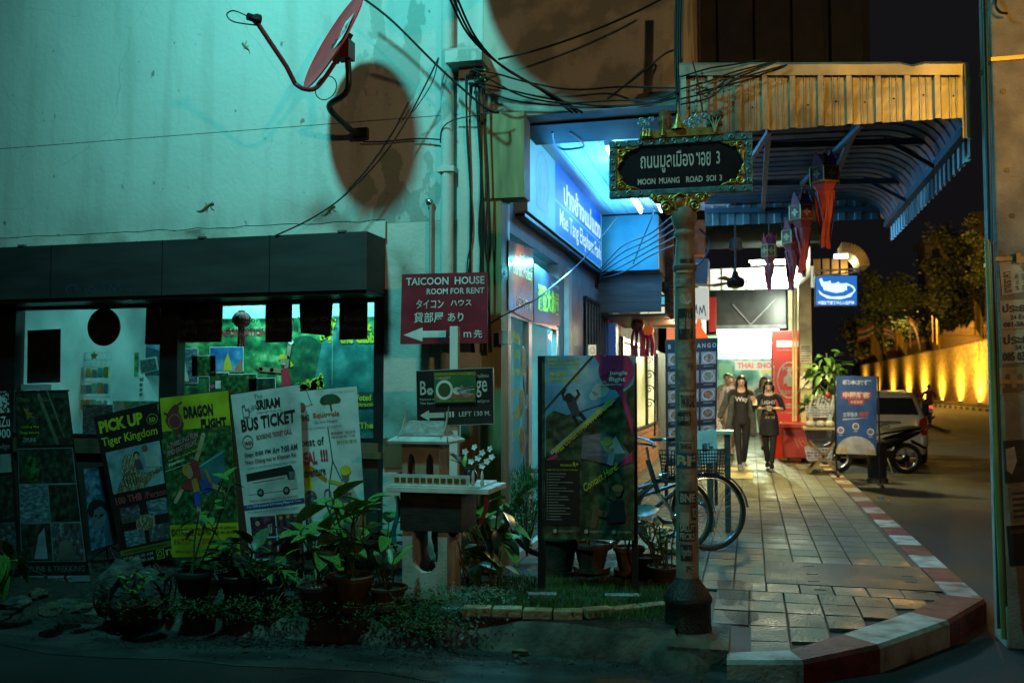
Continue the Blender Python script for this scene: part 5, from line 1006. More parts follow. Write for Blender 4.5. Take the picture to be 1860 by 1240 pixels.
# creeping ground cover over the bed edge
b = MB(); cm = mat('leaf_creeper', (.025, .09, .02), .55, c2=(.06, .17, .04), scale=8)
for k in range(5200):
    ca, cb, sa_, sb_ = [(770, 1118, 45, 20), (770, 1118, 45, 20), (600, 1120, 120, 8), (850, 1085, 40, 10), (400, 1105, 120, 10)][k % 5]; px = rg.gauss(ca, sa_); py = rg.gauss(cb, sb_); q = pz(px, py, .16 if py > 1110 else .24)
    q += V((0, 0, rg.uniform(-.02, .07) * (1 if abs(px - 770) < 60 else .6))); a = rg.uniform(0, 6.28); d = V((math.cos(a), math.sin(a), rg.uniform(-.2, .7))) * .028; x = V((-math.sin(a), math.cos(a), rg.uniform(-.3, .3))) * .007
    b.add([q - x, q + d * .5 - x * .6, q + d, q + d * .5 + x * .8], [(0, 1, 2, 3)], cm)
tag(b.build('ground_cover'), 'creeping dark green ground cover spilling over the bed edge before the pedestal', 'ground cover', kind='stuff')
# grass patch
b = MB(); gm = mat('grass_blade', (.03, .11, .02), .6, c2=(.07, .20, .04), scale=5)
for k in range(9000):
    x = rg.uniform(-1.72, -.50); y = rg.uniform(5.52, 6.55)
    if rg.random() < .25 and y > 6.2: continue
    z = .205; a = rg.uniform(0, 6.28); h = rg.uniform(.018, .05); dx = V((math.cos(a), math.sin(a), 0)) * .003; ln = V((rg.uniform(-.02, .02), rg.uniform(-.02, .02), h)); p = V((x, y, z)); b.add([p - dx, p + dx, p + ln], [(0, 1, 2)], gm)
tag(b.build('grass'), 'short green grass in the brick-edged patch under the board', 'grass', kind='stuff')
# brick edging
bk = mat('edging_brick', (.30, .19, .10), .75, c2=[(.40, .26, .14), (.48, .33, .19)], scale=9, bump=.5, bscale=40)
edge = thing('brick_edging', 'row of tan bricks edging the grass patch', 'edging', (-1.1, 5.5, .2)); e0, e1 = pz(840, 1100, .24), pz(1060, 1105, .24); e2_ = pz(1212, 1092, .24)
def brick_row(a, c, n):
    for k in range(n):
        p, q = a.lerp(c, k / n), a.lerp(c, (k + 1) / n); d = (q - p).normalized(); b = MB(); b.bar(p + d * .005 + V((0, 0, -.03 + rg.uniform(-.006, .006))), q - d * .005 + V((0, 0, -.03 + rg.uniform(-.006, .006))), .09, .055, bk); b.build('brick', edge, bevel=.006)
brick_row(e0, e1, 4); brick_row(e1, e2_, 3)
for px, py, s_ in ((985, 1080, .09), (1130, 1082, .11)):
    p = pz(px, py, .225); b = MB(); b.box(p.x - s_, p.x + s_, p.y - .04, p.y + .04, .20, .235, mat('slab_stone', (.12, .12, .105), .8, c2=(.2, .2, .17), scale=9, bump=.4), rot=Matrix.Rotation(.2, 3, 'Z')); tag(b.build('flat_stone', bevel=.01) if False else b.build('flat_stone'), 'flat grey stone lying in the grass at the board leg' if px < 1000 else 'flat grey stone lying in the grass near the terracotta pot', 'stone')
# rocks
def rock(px, py, z, sx, sy, sz, label, seed, M=None, name='rock', tilt=0):
    c = pz(px, py, z); r_ = random.Random(seed); me = bmesh.new(); bmesh.ops.create_icosphere(me, subdivisions=4, radius=1); from mathutils import noise
    off = V((seed * 3.1, seed * 1.7, 0))
    for v in me.verts:
        p = v.co.copy(); d = 1 + .32 * noise.noise(p * 1.3 + off) + .17 * noise.noise(p * 3 + off) + .10 * abs(noise.noise(p * 7 + off)) + .035 * noise.noise(p * 15 + off); p *= d; v.co = V((p.x * sx, p.y * sy, max(-.25, p.z) * sz))
    m2 = bpy.data.meshes.new(name); me.to_mesh(m2); me.free()
    m2.materials.append(M or rock_m)
    for q in m2.polygons: q.use_smooth = True
    o = bpy.data.objects.new(name, m2); col.objects.link(o); o.location = c; o.rotation_euler = (0, tilt, seed); return tag(o, label, 'rock' if name == 'rock' else 'stone')
rock_m = mat('rock', (.04, .04, .036), .85, c2=[(.10, .10, .09), (.20, .20, .175)], scale=7, bump=1, bscale=18, stretch=(1, 1, 2.2))
rock(228, 1098, .17, .20, .14, .27, 'large craggy grey rock behind the clay bowl planter', 3); rock(272, 1085, .17, .13, .12, .18, 'squat grey rock leaning on the large craggy rock', 8)
for k, (px, py, s_, c_, lb) in enumerate(((25, 1098, .11, 0, 'rounded stone at the dark corner of the flower bed'), (92, 1110, .10, 1, 'small brownish stone in front of the jungle banner'), (120, 1100, .09, 0, 'grey stone between the brownish stones in the bed'), (145, 1108, .07, 1, 'little reddish stone next to the craggy rock'), (70, 1080, .08, 1, 'brown stone at the foot of the jungle banner'))): rock(px, py, .15, s_, s_ * .7, s_ * .5, lb, 20 + k, mat('stone_b', (.10, .075, .05), .85, c2=(.2, .14, .09), scale=8, bump=.5) if c_ else rock_m, 'stone')
t = thing('bowl_planter', 'shallow clay bowl with wavy rim and lime-green plant before the craggy rock', 'planter', pz(257, 1125, .10)); c = pz(255, 1128, .12); b = MB(); R_ = .135
vs = []; n = 30
for rr_, z_ in ((.55, 0), (.85, .05), (1, .09), (1.05, .115), (.98, .115), (.85, .085), (.05, .08)):
    for k in range(n): a = 2 * math.pi * k / n; wv = 1 + .04 * math.sin(6 * a) * (z_ > .05); vs.append(c + V((R_ * rr_ * wv * math.cos(a), R_ * .8 * rr_ * wv * math.sin(a), z_ + .008 * math.sin(6 * a) * (z_ > .09))))
b.add(vs, [(i * n + k, i * n + (k + 1) % n, (i + 1) * n + (k + 1) % n, (i + 1) * n + k) for i in range(6) for k in range(n)], terra, True); b.build('bowl', t)
me = leaf_mesh(leafL, .16, .25)
for k in range(34): a = rg.uniform(0, 6.28); inst('leaf', me, t, leaf_M(c + V((-.04 + rg.uniform(-.07, .07), rg.uniform(-.05, .05), .20 + rg.uniform(-.04, .06))), a, rg.uniform(.0, 1.0), rg.uniform(.05, .085), rg.uniform(-.4, .4)))
b = MB(); b.tube([c + V((-.01, 0, .08)), c + V((-.04, 0, .2))], .008, stem_m, 6); b.build('stem', t)
p = pz(945, 1190, .01); b = MB(); vs = []
for i in range(7):
    for j in (-1, 0, 1): q = i / 6; vs.append(p + V((-.05 + .10 * q, j * .028 * math.sin(math.pi * min(.98, q + .02)), .006 + .02 * abs(j) + .008 * math.sin(q * 3))))
b.add(vs, [(3 * i + j, 3 * i + j + 1, 3 * i + j + 4, 3 * i + j + 3) for i in range(6) for j in (0, 1)], mat('dry_leaf', (.20, .17, .07), .7, c2=(.3, .26, .12), scale=20), True); tag(b.build('dry_leaf'), 'dry tan leaf lying in the gutter below the bricks', 'leaf')
p = pz(825, 1105, .2); b = MB(); b.box(p.x - .09, p.x + .07, p.y - .03, p.y + .03, .2, .206, ink(.3, .45, .45), rot=Matrix.Rotation(.3, 3, 'Z')); tag(b.build('broken_tile'), 'pale broken tile at the end of the brick edging', 'tile')
# ================================================================ spirit house on its pedestal
pale = mat('pedestal_paint', (.38, .36, .31), .7, c2=[(.5, .48, .42), (.58, .56, .5)], scale=6, bump=.2)
ped = thing('shrine_pedestal', 'pale concrete pedestal with tall arched opening and dark draped top', 'pedestal', pz(783, 1085, .2)); yF = pz(735, 1085, .2).y; xl, xr = pY(731, 1000, yF).x, pY(812, 1000, yF).x; z0, z1 = .2, pY(770, 955, yF).z; dp_ = .30
def arch_slab(y0, y1):
    il, ir, zb, n = xl + .068, xr - .062, .2 + .20, 10; cx = (il + ir) / 2; rw = (ir - il) / 2
    inner = [(il, z1)] + [(cx - rw * math.cos(math.pi * k / n), zb + .06 - (.06 + .0) * math.sin(math.pi * k / n) * 1.6) for k in range(n + 1)] + [(ir, z1)]
    outer = [(xl, z1), (xl, .2), (xr, .2), (xr, z1)]
    b = MB()
    # left jamb, right jamb, bottom as strips between outer and inner loop
    seq_o = [(xl, z1)] + [(xl + (xr - xl) * k / n, .2) for k in range(n + 1)] + [(xr, z1)]
    m1 = len(inner); vs = [(x, y0, z) for x, z in seq_o] + [(x, y0, z) for x, z in inner] + [(x, y1, z) for x, z in seq_o] + [(x, y1, z) for x, z in inner]
    fs = []
    for i in range(m1 - 1): fs += [(i, m1 + i, m1 + i + 1, i + 1), (2 * m1 + i, 2 * m1 + i + 1, 3 * m1 + i + 1, 3 * m1 + i), (m1 + i, 3 * m1 + i, 3 * m1 + i + 1, m1 + i + 1), (i, i + 1, 2 * m1 + i + 1, 2 * m1 + i)]
    fs += [(0, 2 * m1, 3 * m1, m1), (m1 - 1, 2 * m1 - 1, 4 * m1 - 1, 3 * m1 - 1)]
    return b.add(vs, fs, pale)
arch_slab(yF, yF + .05).build('front_frame', ped); arch_slab(yF + dp_ - .05, yF + dp_).build('back_frame', ped)
b = MB(); b.box(xl, xl + .05, yF + .05, yF + dp_ - .05, .2, z1, pale); b.box(xr - .05, xr, yF + .05, yF + dp_ - .05, .2, .55, pale); b.build('side', ped)
zc0, zc1 = z1 - .0, pY(770, 893, yF).z
b = MB(); b.box(xl - .012, xr + .10, yF - .015, yF + dp_ + .02, z1 - .03, zc1, mat('dark_cloth', (.018, .012, .010), .7, c2=(.04, .026, .02), scale=8, stretch=(1, 1, 4), bump=.3)); b.build('drape', ped)
sh = thing('spirit_house', 'white-roofed miniature spirit house with balustraded platform', 'spirit house', ((xl + xr) / 2 + .03, yF + .15, zc1))
shw = mat('shrine_white', (.58, .60, .58), .6, c2=(.74, .76, .73), scale=9); shb = mat('shrine_tan', (.34, .25, .16), .65, c2=(.46, .35, .24), scale=9); shr_roof = mat('shrine_roof', (.42, .47, .46), .45, c2=(.62, .67, .66), scale=30, bump=.4, bscale=60)
px0, px1 = pY(702, 890, yF - .05).x, pY(888, 890, yF - .05).x; pzz = zc1
b = MB(); b.box(px0, px1, yF - .06, yF + .38, pzz, pzz + .035, shw); b.box(px0 + .02, px1 - .06, yF - .05, yF + .37, pzz + .035, pzz + .05, shw); plat = b.build('platform', sh, bevel=.004)
b = MB(); b.box(px0 + .03, px1 - .13, yF - .045, yF - .03, pzz + .05, pzz + .115, shw); b.box(px0 + .03, px0 + .045, yF - .03, yF + .35, pzz + .05, pzz + .115, shw); bal = b.build('balustrade', plat)
b = MB(); 
for k in range(11): x = px0 + .07 + k * (px1 - px0 - .24) / 10; b.box(x - .016, x + .016, yF - .049, yF - .0452, pzz + .065, pzz + .095, mat('gold_paint', (.36, .22, .05), .35, .6, var=.25))
b.build('ornament', bal)
for k in range(2): x = px1 - .11 + k * .06; b = MB(); b.lathe([(.010, 0), (.014, .02), (.008, .04), (.012, .06), (.006, .09), (.001, .1)], (x, yF - .03, pzz + .05), shw, 10); b.build('baluster', plat)
hx0, hx1 = pY(733, 850, yF + .05).x, pY(800, 850, yF + .05).x; hz0, hz1 = pzz + .08, pY(760, 803, yF + .05).z
b = MB(); b.box(hx0 - .02, hx1 + .05, yF - .0, yF + .28, pzz + .05, hz0, shw); b.build('base', sh)
# house walls with two pointed arch openings on the front
def arched_wall(x0, x1, y, z0_, z1_, n, M, th=.015):
    b = MB(); wv = (x1 - x0) / n
    for k in range(n):
        a = x0 + k * wv; l, r_ = a + wv * .3, a + wv * .7; zt_ = z0_ + (z1_ - z0_) * .72; zs = z0_ + (z1_ - z0_) * .48; mid_ = (l + r_) / 2
        for poly in ([(a, z0_), (l, z0_), (l, zs), (a, zs)], [(r_, z0_), (a + wv, z0_), (a + wv, zs), (r_, zs)], [(a, zs), (l, zs), (l + wv * .05, zs + .03), (mid_, zt_), (mid_, z1_), (a, z1_)], [(r_, zs), (a + wv, zs), (a + wv, z1_), (mid_, z1_), (mid_, zt_), (r_ - wv * .05, zs + .03)], ):
            b.prism([(x, y, z) for x, z in poly], (0, th, 0), M)
    return b
arched_wall(hx0, hx1, yF + .02, hz0, hz1, 2, shb).build('front_wall', sh)
arched_wall(hx0, hx1, yF + .22, hz0, hz1, 2, shb).build('rear_wall', sh)
for x in (hx0, hx1 - .012): b = MB(); b.box(x, x + .012, yF + .035, yF + .22, hz0, hz1, shb); b.build('side_wall', sh)
b = MB(); z = hz1; ym = yF + .13
rings = [(hx0 - .085, hx1 + .085, .17, z - .005), (hx0 - .09, hx1 + .09, .175, z + .012), (hx0 - .03, hx1 + .03, .11, z + .045)]
for (a0, a1, hw, zz), (b0, b1, hw2, z2) in zip(rings, rings[1:]):
    b.add([(a0, ym - hw, zz), (a1, ym - hw, zz), (a1, ym + hw, zz), (a0, ym + hw, zz), (b0, ym - hw2, z2), (b1, ym - hw2, z2), (b1, ym + hw2, z2), (b0, ym + hw2, z2)], [(3, 2, 1, 0), (0, 1, 5, 4), (1, 2, 6, 5), (2, 3, 7, 6), (3, 0, 4, 7)], shw)
zr = z + .045; zk = pY(760, 764, ym).z
b.prism([(hx0 - .02, ym - .12, zr), (hx0 - .02, ym + .12, zr), (hx0 + .005, ym + .02, zk), (hx0 + .005, ym - .02, zk)], (0, 0, 0.0001), shw)
b.add([(hx0 - .03, ym - .12, zr), (hx1 + .03, ym - .12, zr), (hx1 + .0, ym, zk), (hx0 + .0, ym, zk), (hx1 + .03, ym + .12, zr), (hx0 - .03, ym + .12, zr)], [(0, 1, 2, 3), (3, 2, 4, 5), (0, 3, 5), (1, 4, 2)], shr_roof)
rf = b.build('roof', sh)
b = MB()
for k in range(8):
    f = (k + .5) / 8; b.bar((hx0 - .03 + .03 * f, ym - .125 + .12 * f, zr + (zk - zr) * f), (hx1 + .03 - .03 * f, ym - .125 + .12 * f, zr + (zk - zr) * f), .006, .006, shr_roof)
b.build('tile_course', rf)
b = MB()
for x in (hx0 - .02, hx1 + .02): b.tube([(x, ym - .15, zr - .03), (x, ym - .05, zk - .05), (x, ym, zk + .03), (x + (.01 if x > hx1 else -.01), ym, zk + .10)], [.008, .009, .007, .001], shb, 6)
for x in (hx0 - .08, hx1 + .08): b.tube([(x, ym - .17, z), (x, ym - .19, z + .05)], [.007, .001], shb, 5)
b.build('finial', rf)
b = MB(); b.lathe([(.012, 0), (.016, .02), (.010, .035), (.014, .06), (.002, .085)], (hx0 + .10, yF - .02, pzz + .05), mat('figurine', (.12, .04, .03), .5), 8); tag(b.build('figurine'), 'tiny red-brown figurine standing before the spirit house', 'figurine')
# flowers in a vase on the platform
vx = pY(862, 870, yF + .12); t = thing('flower_vase', 'dark vase of white orchids on the spirit house platform', 'vase', (vx.x, vx.y, pzz + .05)); c = V((vx.x - .03, vx.y, pzz + .05)); b = MB(); b.lathe([(.035, 0), (.05, .03), (.045, .07), (.03, .09), (.035, .1)], c, blackm, 14); b.build('vase', t)
me = leaf_mesh(leafL, .12, .35)
for k in range(9): inst('leaf', me, t, leaf_M(c + V((-.04, 0, .10)), rg.uniform(1.2, 4.4), rg.uniform(.7, 1.4), rg.uniform(.10, .17)))
wf_ = mat('petal_white', (.75, .78, .76), .5, var=.05)
pm = MB()
for k in range(5): a = k * 1.257; d = V((math.cos(a), math.sin(a), 0)); x = V((-math.sin(a), math.cos(a), 0)) * .011; pm.add([V((0, 0, 0)), d * .016 - x + V((0, 0, .004)), d * .03 + V((0, 0, .002)), d * .016 + x + V((0, 0, .004))], [(0, 1, 2, 3)], wf_)
po = pm.build('flower', t); pme = po.data; bpy.data.objects.remove(po); b = MB()
for k, (fx, fy) in enumerate(((845, 820), (862, 812), (876, 822), (890, 815), (868, 832), (884, 838), (856, 838), (876, 846), (893, 830))):
    f = pY(fx, fy, vx.y - .02 - .02 * (k % 3)); inst('flower', pme, t, frame(f, V((rg.uniform(-.5, .5), -1, rg.uniform(0, .6))), None, .85)); b.tube([c + V((0, 0, .09)), c.lerp(f, .6) + V((0, 0, .05)), f], .0025, stem_m, 4)
b.build('stem', t)
# ribbons
b = MB(); q = pY(715, 900, yF + .1); b.add([q + V((.02 * math.sin(i * .8) + j * .035, .01 * math.cos(i), -.045 * i)) for i in range(8) for j in (0, 1)], [(2 * i, 2 * i + 1, 2 * i + 3, 2 * i + 2) for i in range(7)], mat('teal_ribbon', (.03, .2, .18), .6, var=.2)); tag(b.build('ribbon'), 'teal ribbon hanging from the spirit house corner', 'ribbon')
b = MB(); q = pY(875, 895, yF + .1); b.add([q + V((.02 * math.sin(i * .9) + j * .03, .01 * math.cos(i), -.04 * i)) for i in range(6) for j in (0, 1)], [(2 * i, 2 * i + 1, 2 * i + 3, 2 * i + 2) for i in range(5)], mat('pink_ribbon', (.3, .08, .10), .6, var=.2)); tag(b.build('ribbon'), 'pinkish ribbon hanging below the orchid vase', 'ribbon')
# ================================================================ jungle flight board on a leg
p = Panel(pY(985, 646, 6.15), pY(1153, 645, 6.25), pY(1152, 981, 6.25), pY(985, 978, 6.15)); t = thing('tour_board', 'tall free-standing zipline board with blue sky photo and magenta logo', 'sign board', (p.c[3].x, 6.2, .2)); p.body('board', blackm, t, .03)
print_dark = photo('board_forest', [(.008, .012, .008), (.02, .035, .02), (.05, .08, .04), (.10, .14, .07)], 16); p.rect(0, 0, 1, 1, print_dark, 1)
p.poly([(.04, 0), (1, 0), (1, .12), (.98, .16), (.03, .56), (.03, .0)], photo('board_sky', [(.04, .18, .36), (.10, .30, .50), (.36, .5, .6)], 4), 2); p.poly([(.04, .34), (.12, .30), (.3, .33), (.45, .36), (.5, .4), (.04, .58)], print_dark, 3); p.ell(.63, .19, .09, .04, ink(.4, .48, .52), 3); p.ell(.56, .22, .05, .025, ink(.3, .4, .48), 3)
mg = ink(.36, .02, .12); p.poly([(.56, 0), (.66, 0), (.82, .10), (.98, .36), (.98, .44), (.86, .24)], mg, 4); p.ell(.80, .08, .19, .105, mg, 5); p.poly([(.98, .52), (.98, .575), (.86, .6), (.84, .58)], mg, 4); p.poly([(.04, .57), (.14, .54), (.18, .55), (.04, .60)], mg, 4); p.poly([(.62, .12), (.78, .07), (.70, .12)], ink(.2, .01, .07), 6)
p.line([(.0, .31), (.55, .0)], .014, ink(.02, .03, .05), 4); p.line([(.04, .36), (.4, .31), (.8, .24)], .006, ink(.03, .05, .04), 4)
man(p, [(.24, .24), (.22, .21), (.25, .18)], .012, K, 5); man(p, [(.36, .24), (.4, .21), (.38, .19)], .012, K, 5); p.poly([(.25, .23), (.35, .22), (.4, .30), (.44, .33), (.33, .33), (.28, .28)], ink(.03, .04, .07), 5); p.ell(.29, .23, .045, .025, K, 6); man(p, [(.34, .33), (.38, .37)], .02, K, 5); man(p, [(.42, .32), (.48, .36)], .02, K, 5)
p.txt(.06, .012, .40, .03, 'ONE & ONLY', Y_, bold=.02); p.txt(.06, .037, .40, .052, 'ONE IN THAILAND', Y_, bold=.01); p.txt(.06, .058, .40, .070, 'THE WORLD CLASS RIDE', Y_, bold=.01); p.txt(.08, .09, .40, .115, '泰国唯一的', Y_, bold=.01); p.txt(.08, .12, .40, .145, '空中过山车', Y_, bold=.01)
p.txt(.73, .085, .92, .112, 'jungle', Wh, 8, .02); p.txt(.72, .117, .90, .15, 'flight', Wh, 8, .02); p.txt(.62, .14, .69, .15, 'ZIPLINE', Wh, 8, .01); p.txt(.62, .155, .86, .165, 'ROLLERCOASTER', Wh, 8, .01)
p.poly([(.10, .545), (.80, .245), (.74, .235), (.08, .525)], ink(.25, .27, .2), 6); p.txtq([(.12, .515), (.75, .235), (.77, .262), (.15, .545)], 'WILL COVER 1.1 KM IN 6 MINUTES', Y_, 8, .015)
p.poly([(.44, .44), (.66, .42), (.85, .47), (.95, .54), (.8, .6), (.42, .56)], photo('platform', [(.08, .08, .10), (.14, .13, .17), (.22, .2, .24)], 8, stretch=(1, 1, 5)), 5); p.ell(.70, .47, .055, .025, ink(.5, .38, .08), 8); p.poly([(.62, .46), (.68, .49), (.74, .47), (.80, .44), (.86, .5), (.9, .53), (.76, .54), (.70, .53)], ink(.45, .42, .4), 6); man(p, [(.7, .5), (.72, .53), (.76, .51)], .02, skin_i, 7); p.poly([(.72, .53), (.8, .53), (.76, .6), (.7, .59)], ink(.3, .3, .38), 7)
p.rect(.03, .57, .40, .92, ink(.008, .008, .008), 6); p.txt(.20, .592, .32, .605, 'PACKAGE', Y_, 8, .01); p.txt(.335, .58, .395, .605, 'R+', Y_, 8, .03); p.txt(.05, .618, .39, .63, 'Jungle Flight Express Zipline Combination', Y_, 8, .0)
rj = random.Random(9)
for k in range(17): v = .645 + k * .0155; p.ell(.055, v, .006, .003, ink(.35, .35, .33), 8, 6); p.rect(.07, v - .003, .09 + rj.uniform(.08, .27), v + .003, ink(.16, .17, .16), 8)
p.txtq([(.44, .70), (.80, .58), (.83, .615), (.46, .745)], 'Contact Here!', Y_, 8, .015)
p.ell(.82, .72, .06, .02, ink(.36, .17, .05), 8); p.ell(.82, .74, .045, .026, skin_d, 7); p.poly([(.74, .80), (.88, .78), (.90, .9), (.7, .91)], ink(.02, .02, .025), 6); man(p, [(.70, .70), (.71, .76), (.78, .78)], .022, skin_d, 6); man(p, [(.68, .86), (.58, .85), (.56, .92)], .035, skin_d, 7); p.line([(.70, .64), (.70, .74)], .008, K, 5)
for u, s_ in ((.16, 'facebook/jungleflight'), (.50, 'junglehotline'), (.80, 'Jungle')): p.ell(u - .02, .955, .022, .012, ink(.3, .32, .3), 8, 10); p.txt(u + .02, .948, u + .17, .962, s_, ink(.3, .32, .3), 8, .01)
p.done('board_print', t)
b = MB(); b.box(p.c[3].x - .03, p.c[3].x + .012, 6.15, 6.19, .2, p.c[0].z, blackm); b.box(p.c[2].x - .02, p.c[2].x + .02, 6.27, 6.30, .2, p.c[1].z - .05, blackm); b.build('leg', t)
# ================================================================ bicycles
chrome = mat('chrome', (.55, .58, .6), .18, .95, var=.08); bike_c = mat('bike_paint', (.10, .16, .18), .25, .7, var=.1); tyre = mat('tyre', (.015, .016, .017), .55, var=.2); bas = mat('basket_wire', (.03, .035, .04), .4, .4)
def bicycle(label, fp, dirv, steer, lean, group='parked bicycles'):
    t = thing('bicycle', label, 'bicycle', (0, 0, 0), group); R_ = .33
    def tb(name, pts, r, M, par=t, n=8): b = MB(); b.tube(pts, r, M, n); return b.build(name, par)
    def wheel(hub, name, ax, hubr=.02):
        e1_ = ax.cross(V((0, 0, 1))).normalized(); e2_ = V((0, 0, 1))
        ring = lambda r: [hub + e1_ * (r * math.cos(a)) + e2_ * (r * math.sin(a)) for a in [2 * math.pi * k / 40 for k in range(40)]]
        b = MB(); b.tube(ring(R_ - .012), .017, tyre, 8, closed=True); w = b.build(name, t)
        b = MB(); b.tube(ring(R_ - .036), .011, chrome, 6, closed=True); b.build('rim', w)
        b = MB(); b.tube([hub - ax * .04, hub + ax * .04], .018, chrome, 8)
        for k in range(28): a = 2 * math.pi * k / 28; d = e1_ * math.cos(a) + e2_ * math.sin(a); b.tube([hub + ax * (.025 if k % 2 else -.025), hub + d * (R_ - .04)], .0014, chrome, 3, caps=False)
        b.build('spoke', w)
        fp_ = [hub + e1_ * ((R_ + .022) * math.cos(a)) + e2_ * ((R_ + .022) * math.sin(a)) for a in [math.radians(q) for q in range(-25 if name == 'x' else 5, 181, 14)]]
        b = MB()
        for u in range(len(fp_) - 1): b.bar(fp_[u], fp_[u + 1], .05, .004, bike_c, up=(fp_[u] - hub))
        b.build('mudguard', t)
    rear, front = V((-1.06, 0, R_)), V((0, 0, R_)); ax = V((0, 1, 0)); sx = Quaternion((-.3, 0, .95), steer) @ V((0, 1, 0)); sx.z = 0; sx.normalize()
    wheel(rear, 'wheel', ax); wheel(front, 'wheel', sx)
    bb = V((-.62, 0, .29)); head = V((-.20, 0, .74)); headl = V((-.16, 0, .60)); seat = V((-.80, 0, .70))
    tb('frame', [bb, headl], .019, bike_c); b = MB(); b.tube([bb, seat, seat + V((-.03, 0, .12))], .016, bike_c, 8); b.tube([headl, headl.lerp(bb, .35) + V((-.03, 0, .06)), bb.lerp(seat, .4)], .015, bike_c, 8); b.tube([headl + V((.03, 0, -.08)), head + V((-.02, 0, .06))], .021, bike_c, 10); b.build('frame', t)
    b = MB()
    for sg in (-1, 1): b.tube([bb + V((0, .03 * sg, 0)), rear + V((0, .055 * sg, 0))], .009, bike_c, 6); b.tube([seat + V((0, .02 * sg, -.04)), rear + V((0, .055 * sg, 0))], .008, bike_c, 6)
    b.build('stay', t)
    b = MB(); cr = headl + V((.03, 0, -.08))
    for sg in (-1, 1): b.tube([cr + sx * (.01 * sg), cr + sx * (.055 * sg) + V((.03, 0, -.03)), front.lerp(cr, .4) + sx * (.055 * sg) + V((.015, 0, 0)), front + sx * (.055 * sg)], .012, chrome, 8)
    b.build('fork', t)
    st_ = head + V((-.03, 0, .17)); fd = sx.cross(V((0, 0, 1))); fd = fd if fd.x > 0 else -fd
    b = MB(); b.tube([head, st_], .012, chrome, 8); b.tube(spline([st_ + sx * .30 - fd * .20 + V((0, 0, .05)), st_ + sx * .26 - fd * .05 + V((0, 0, .05)), st_ + sx * .12 + fd * .06 + V((0, 0, .02)), st_ + fd * .05, st_ - sx * .12 + fd * .06 + V((0, 0, .02)), st_ - sx * .26 - fd * .05 + V((0, 0, .05)), st_ - sx * .30 - fd * .20 + V((0, 0, .05))], 5), .011, chrome, 8); hb = b.build('handlebar', t)
    b = MB()
    for sg in (-1, 1): b.tube([st_ + sx * (.30 * sg) - fd * .21 + V((0, 0, .05)), st_ + sx * (.28 * sg) - fd * .10 + V((0, 0, .052))], .017, rubber, 8)
    b.build('grip', hb)
    b = MB(); sp_ = seat + V((-.03, 0, .14)); loft(b, [[sp_ + V((x, w * math.cos(a), .02 * math.sin(a) + h_)) for a in [2 * math.pi * k / 10 for k in range(10)]] for x, w, h_ in ((.16, .02, .01), (.10, .03, .02), (0, .05, .015), (-.08, .09, .02), (-.13, .08, .03), (-.14, .03, .03))], rubber); b.build('saddle', t)
    # basket
    bc_ = st_ + fd * .23 + V((0, 0, -.16)); b = MB(); hw, hd, hh = .17, .12, .23
    def bp(u, v, w): s_ = .78 + .22 * w; return bc_ + sx * (hw * u * s_) + fd * (hd * v * s_) + V((0, 0, hh * (w - .5)))
    loop = [(-1, -1), (1, -1), (1, 1), (-1, 1)]
    for w in (0, .12, .24, .36, .48, .6, .72, .84, 1):
        b.tube([bp(u, v, w) for u, v in loop], .004 if 0 < w < 1 else .006, bas, 4, closed=True)
    for k in range(4):
        (u0, v0), (u1, v1) = loop[k], loop[(k + 1) % 4]
        for q in range(9): f = q / 9; b.tube([bp(u0 + (u1 - u0) * f, v0 + (v1 - v0) * f, 0), bp(u0 + (u1 - u0) * f, v0 + (v1 - v0) * f, 1)], .003, bas, 4, caps=False)
    for q in range(6): f = -1 + 2 * q / 5; b.tube([bp(f, -1, 0), bp(f, 1, 0)], .003, bas, 4)
    b.build('basket', t)
    b = MB()
    for sg in (-1, 1): b.tube([rear + V((.05, .07 * sg, .02)), rear + V((.02, .07 * sg, .39)), rear + V((.3, .05 * sg, .40))], .005, chrome, 5); b.tube([rear + V((-.18, .07 * sg, .39)), rear + V((.28, .07 * sg, .39))], .006, chrome, 5)
    for k in range(4): b.tube([rear + V((-.15 + k * .12, -.07, .39)), rear + V((-.15 + k * .12, .07, .39))], .005, chrome, 5)
    b.build('rack', t)
    b = MB(); b.lathe([(.08, -.004), (.08, .004)], bb + V((0, -.05, 0)), steel, 20, axis=(0, 1, 0)); b.tube([bb + V((0, -.07, 0)), bb + V((.12, -.08, -.11))], .009, chrome, 6); b.tube([bb + V((0, .07, 0)), bb + V((-.12, .08, .11))], .009, chrome, 6); b.build('crank', t)
    b = MB(); b.box(bb.x + .08, bb.x + .16, -.17, -.08, bb.z - .125, bb.z - .10, rubber); b.build('pedal', t)
    b = MB(); b.box(bb.x - .16, bb.x - .08, .08, .17, bb.z + .10, bb.z + .125, rubber); b.build('pedal', t)
    b = MB(); b.tube([bb + V((-.1, .06, 0)), bb + V((-.2, .13, -.285))], .007, steel, 6); b.build('kickstand', t)
    b = MB(); hl = headl + V((.09, 0, .06)); b.lathe([(.02, -.05), (.035, -.02), (.038, .02), (.03, .025)], hl, chrome, 12, axis=(1, 0, 0)); b.build('headlight', t)
    t.location = (fp.x, fp.y, .15); t.rotation_euler = (lean, 0, math.atan2(dirv[1], dirv[0])); return t
bicycle('chrome city bicycle with wire basket, its front wheel just behind the sign post', pz(1222, 1007, .15), (.93, .37), -.25, .04)
bicycle('second bicycle with its front wheel showing beyond the sign post', pz(1284, 1003, .15) + V((.02, .12, 0)), (.9, .44), -.12, -.06)
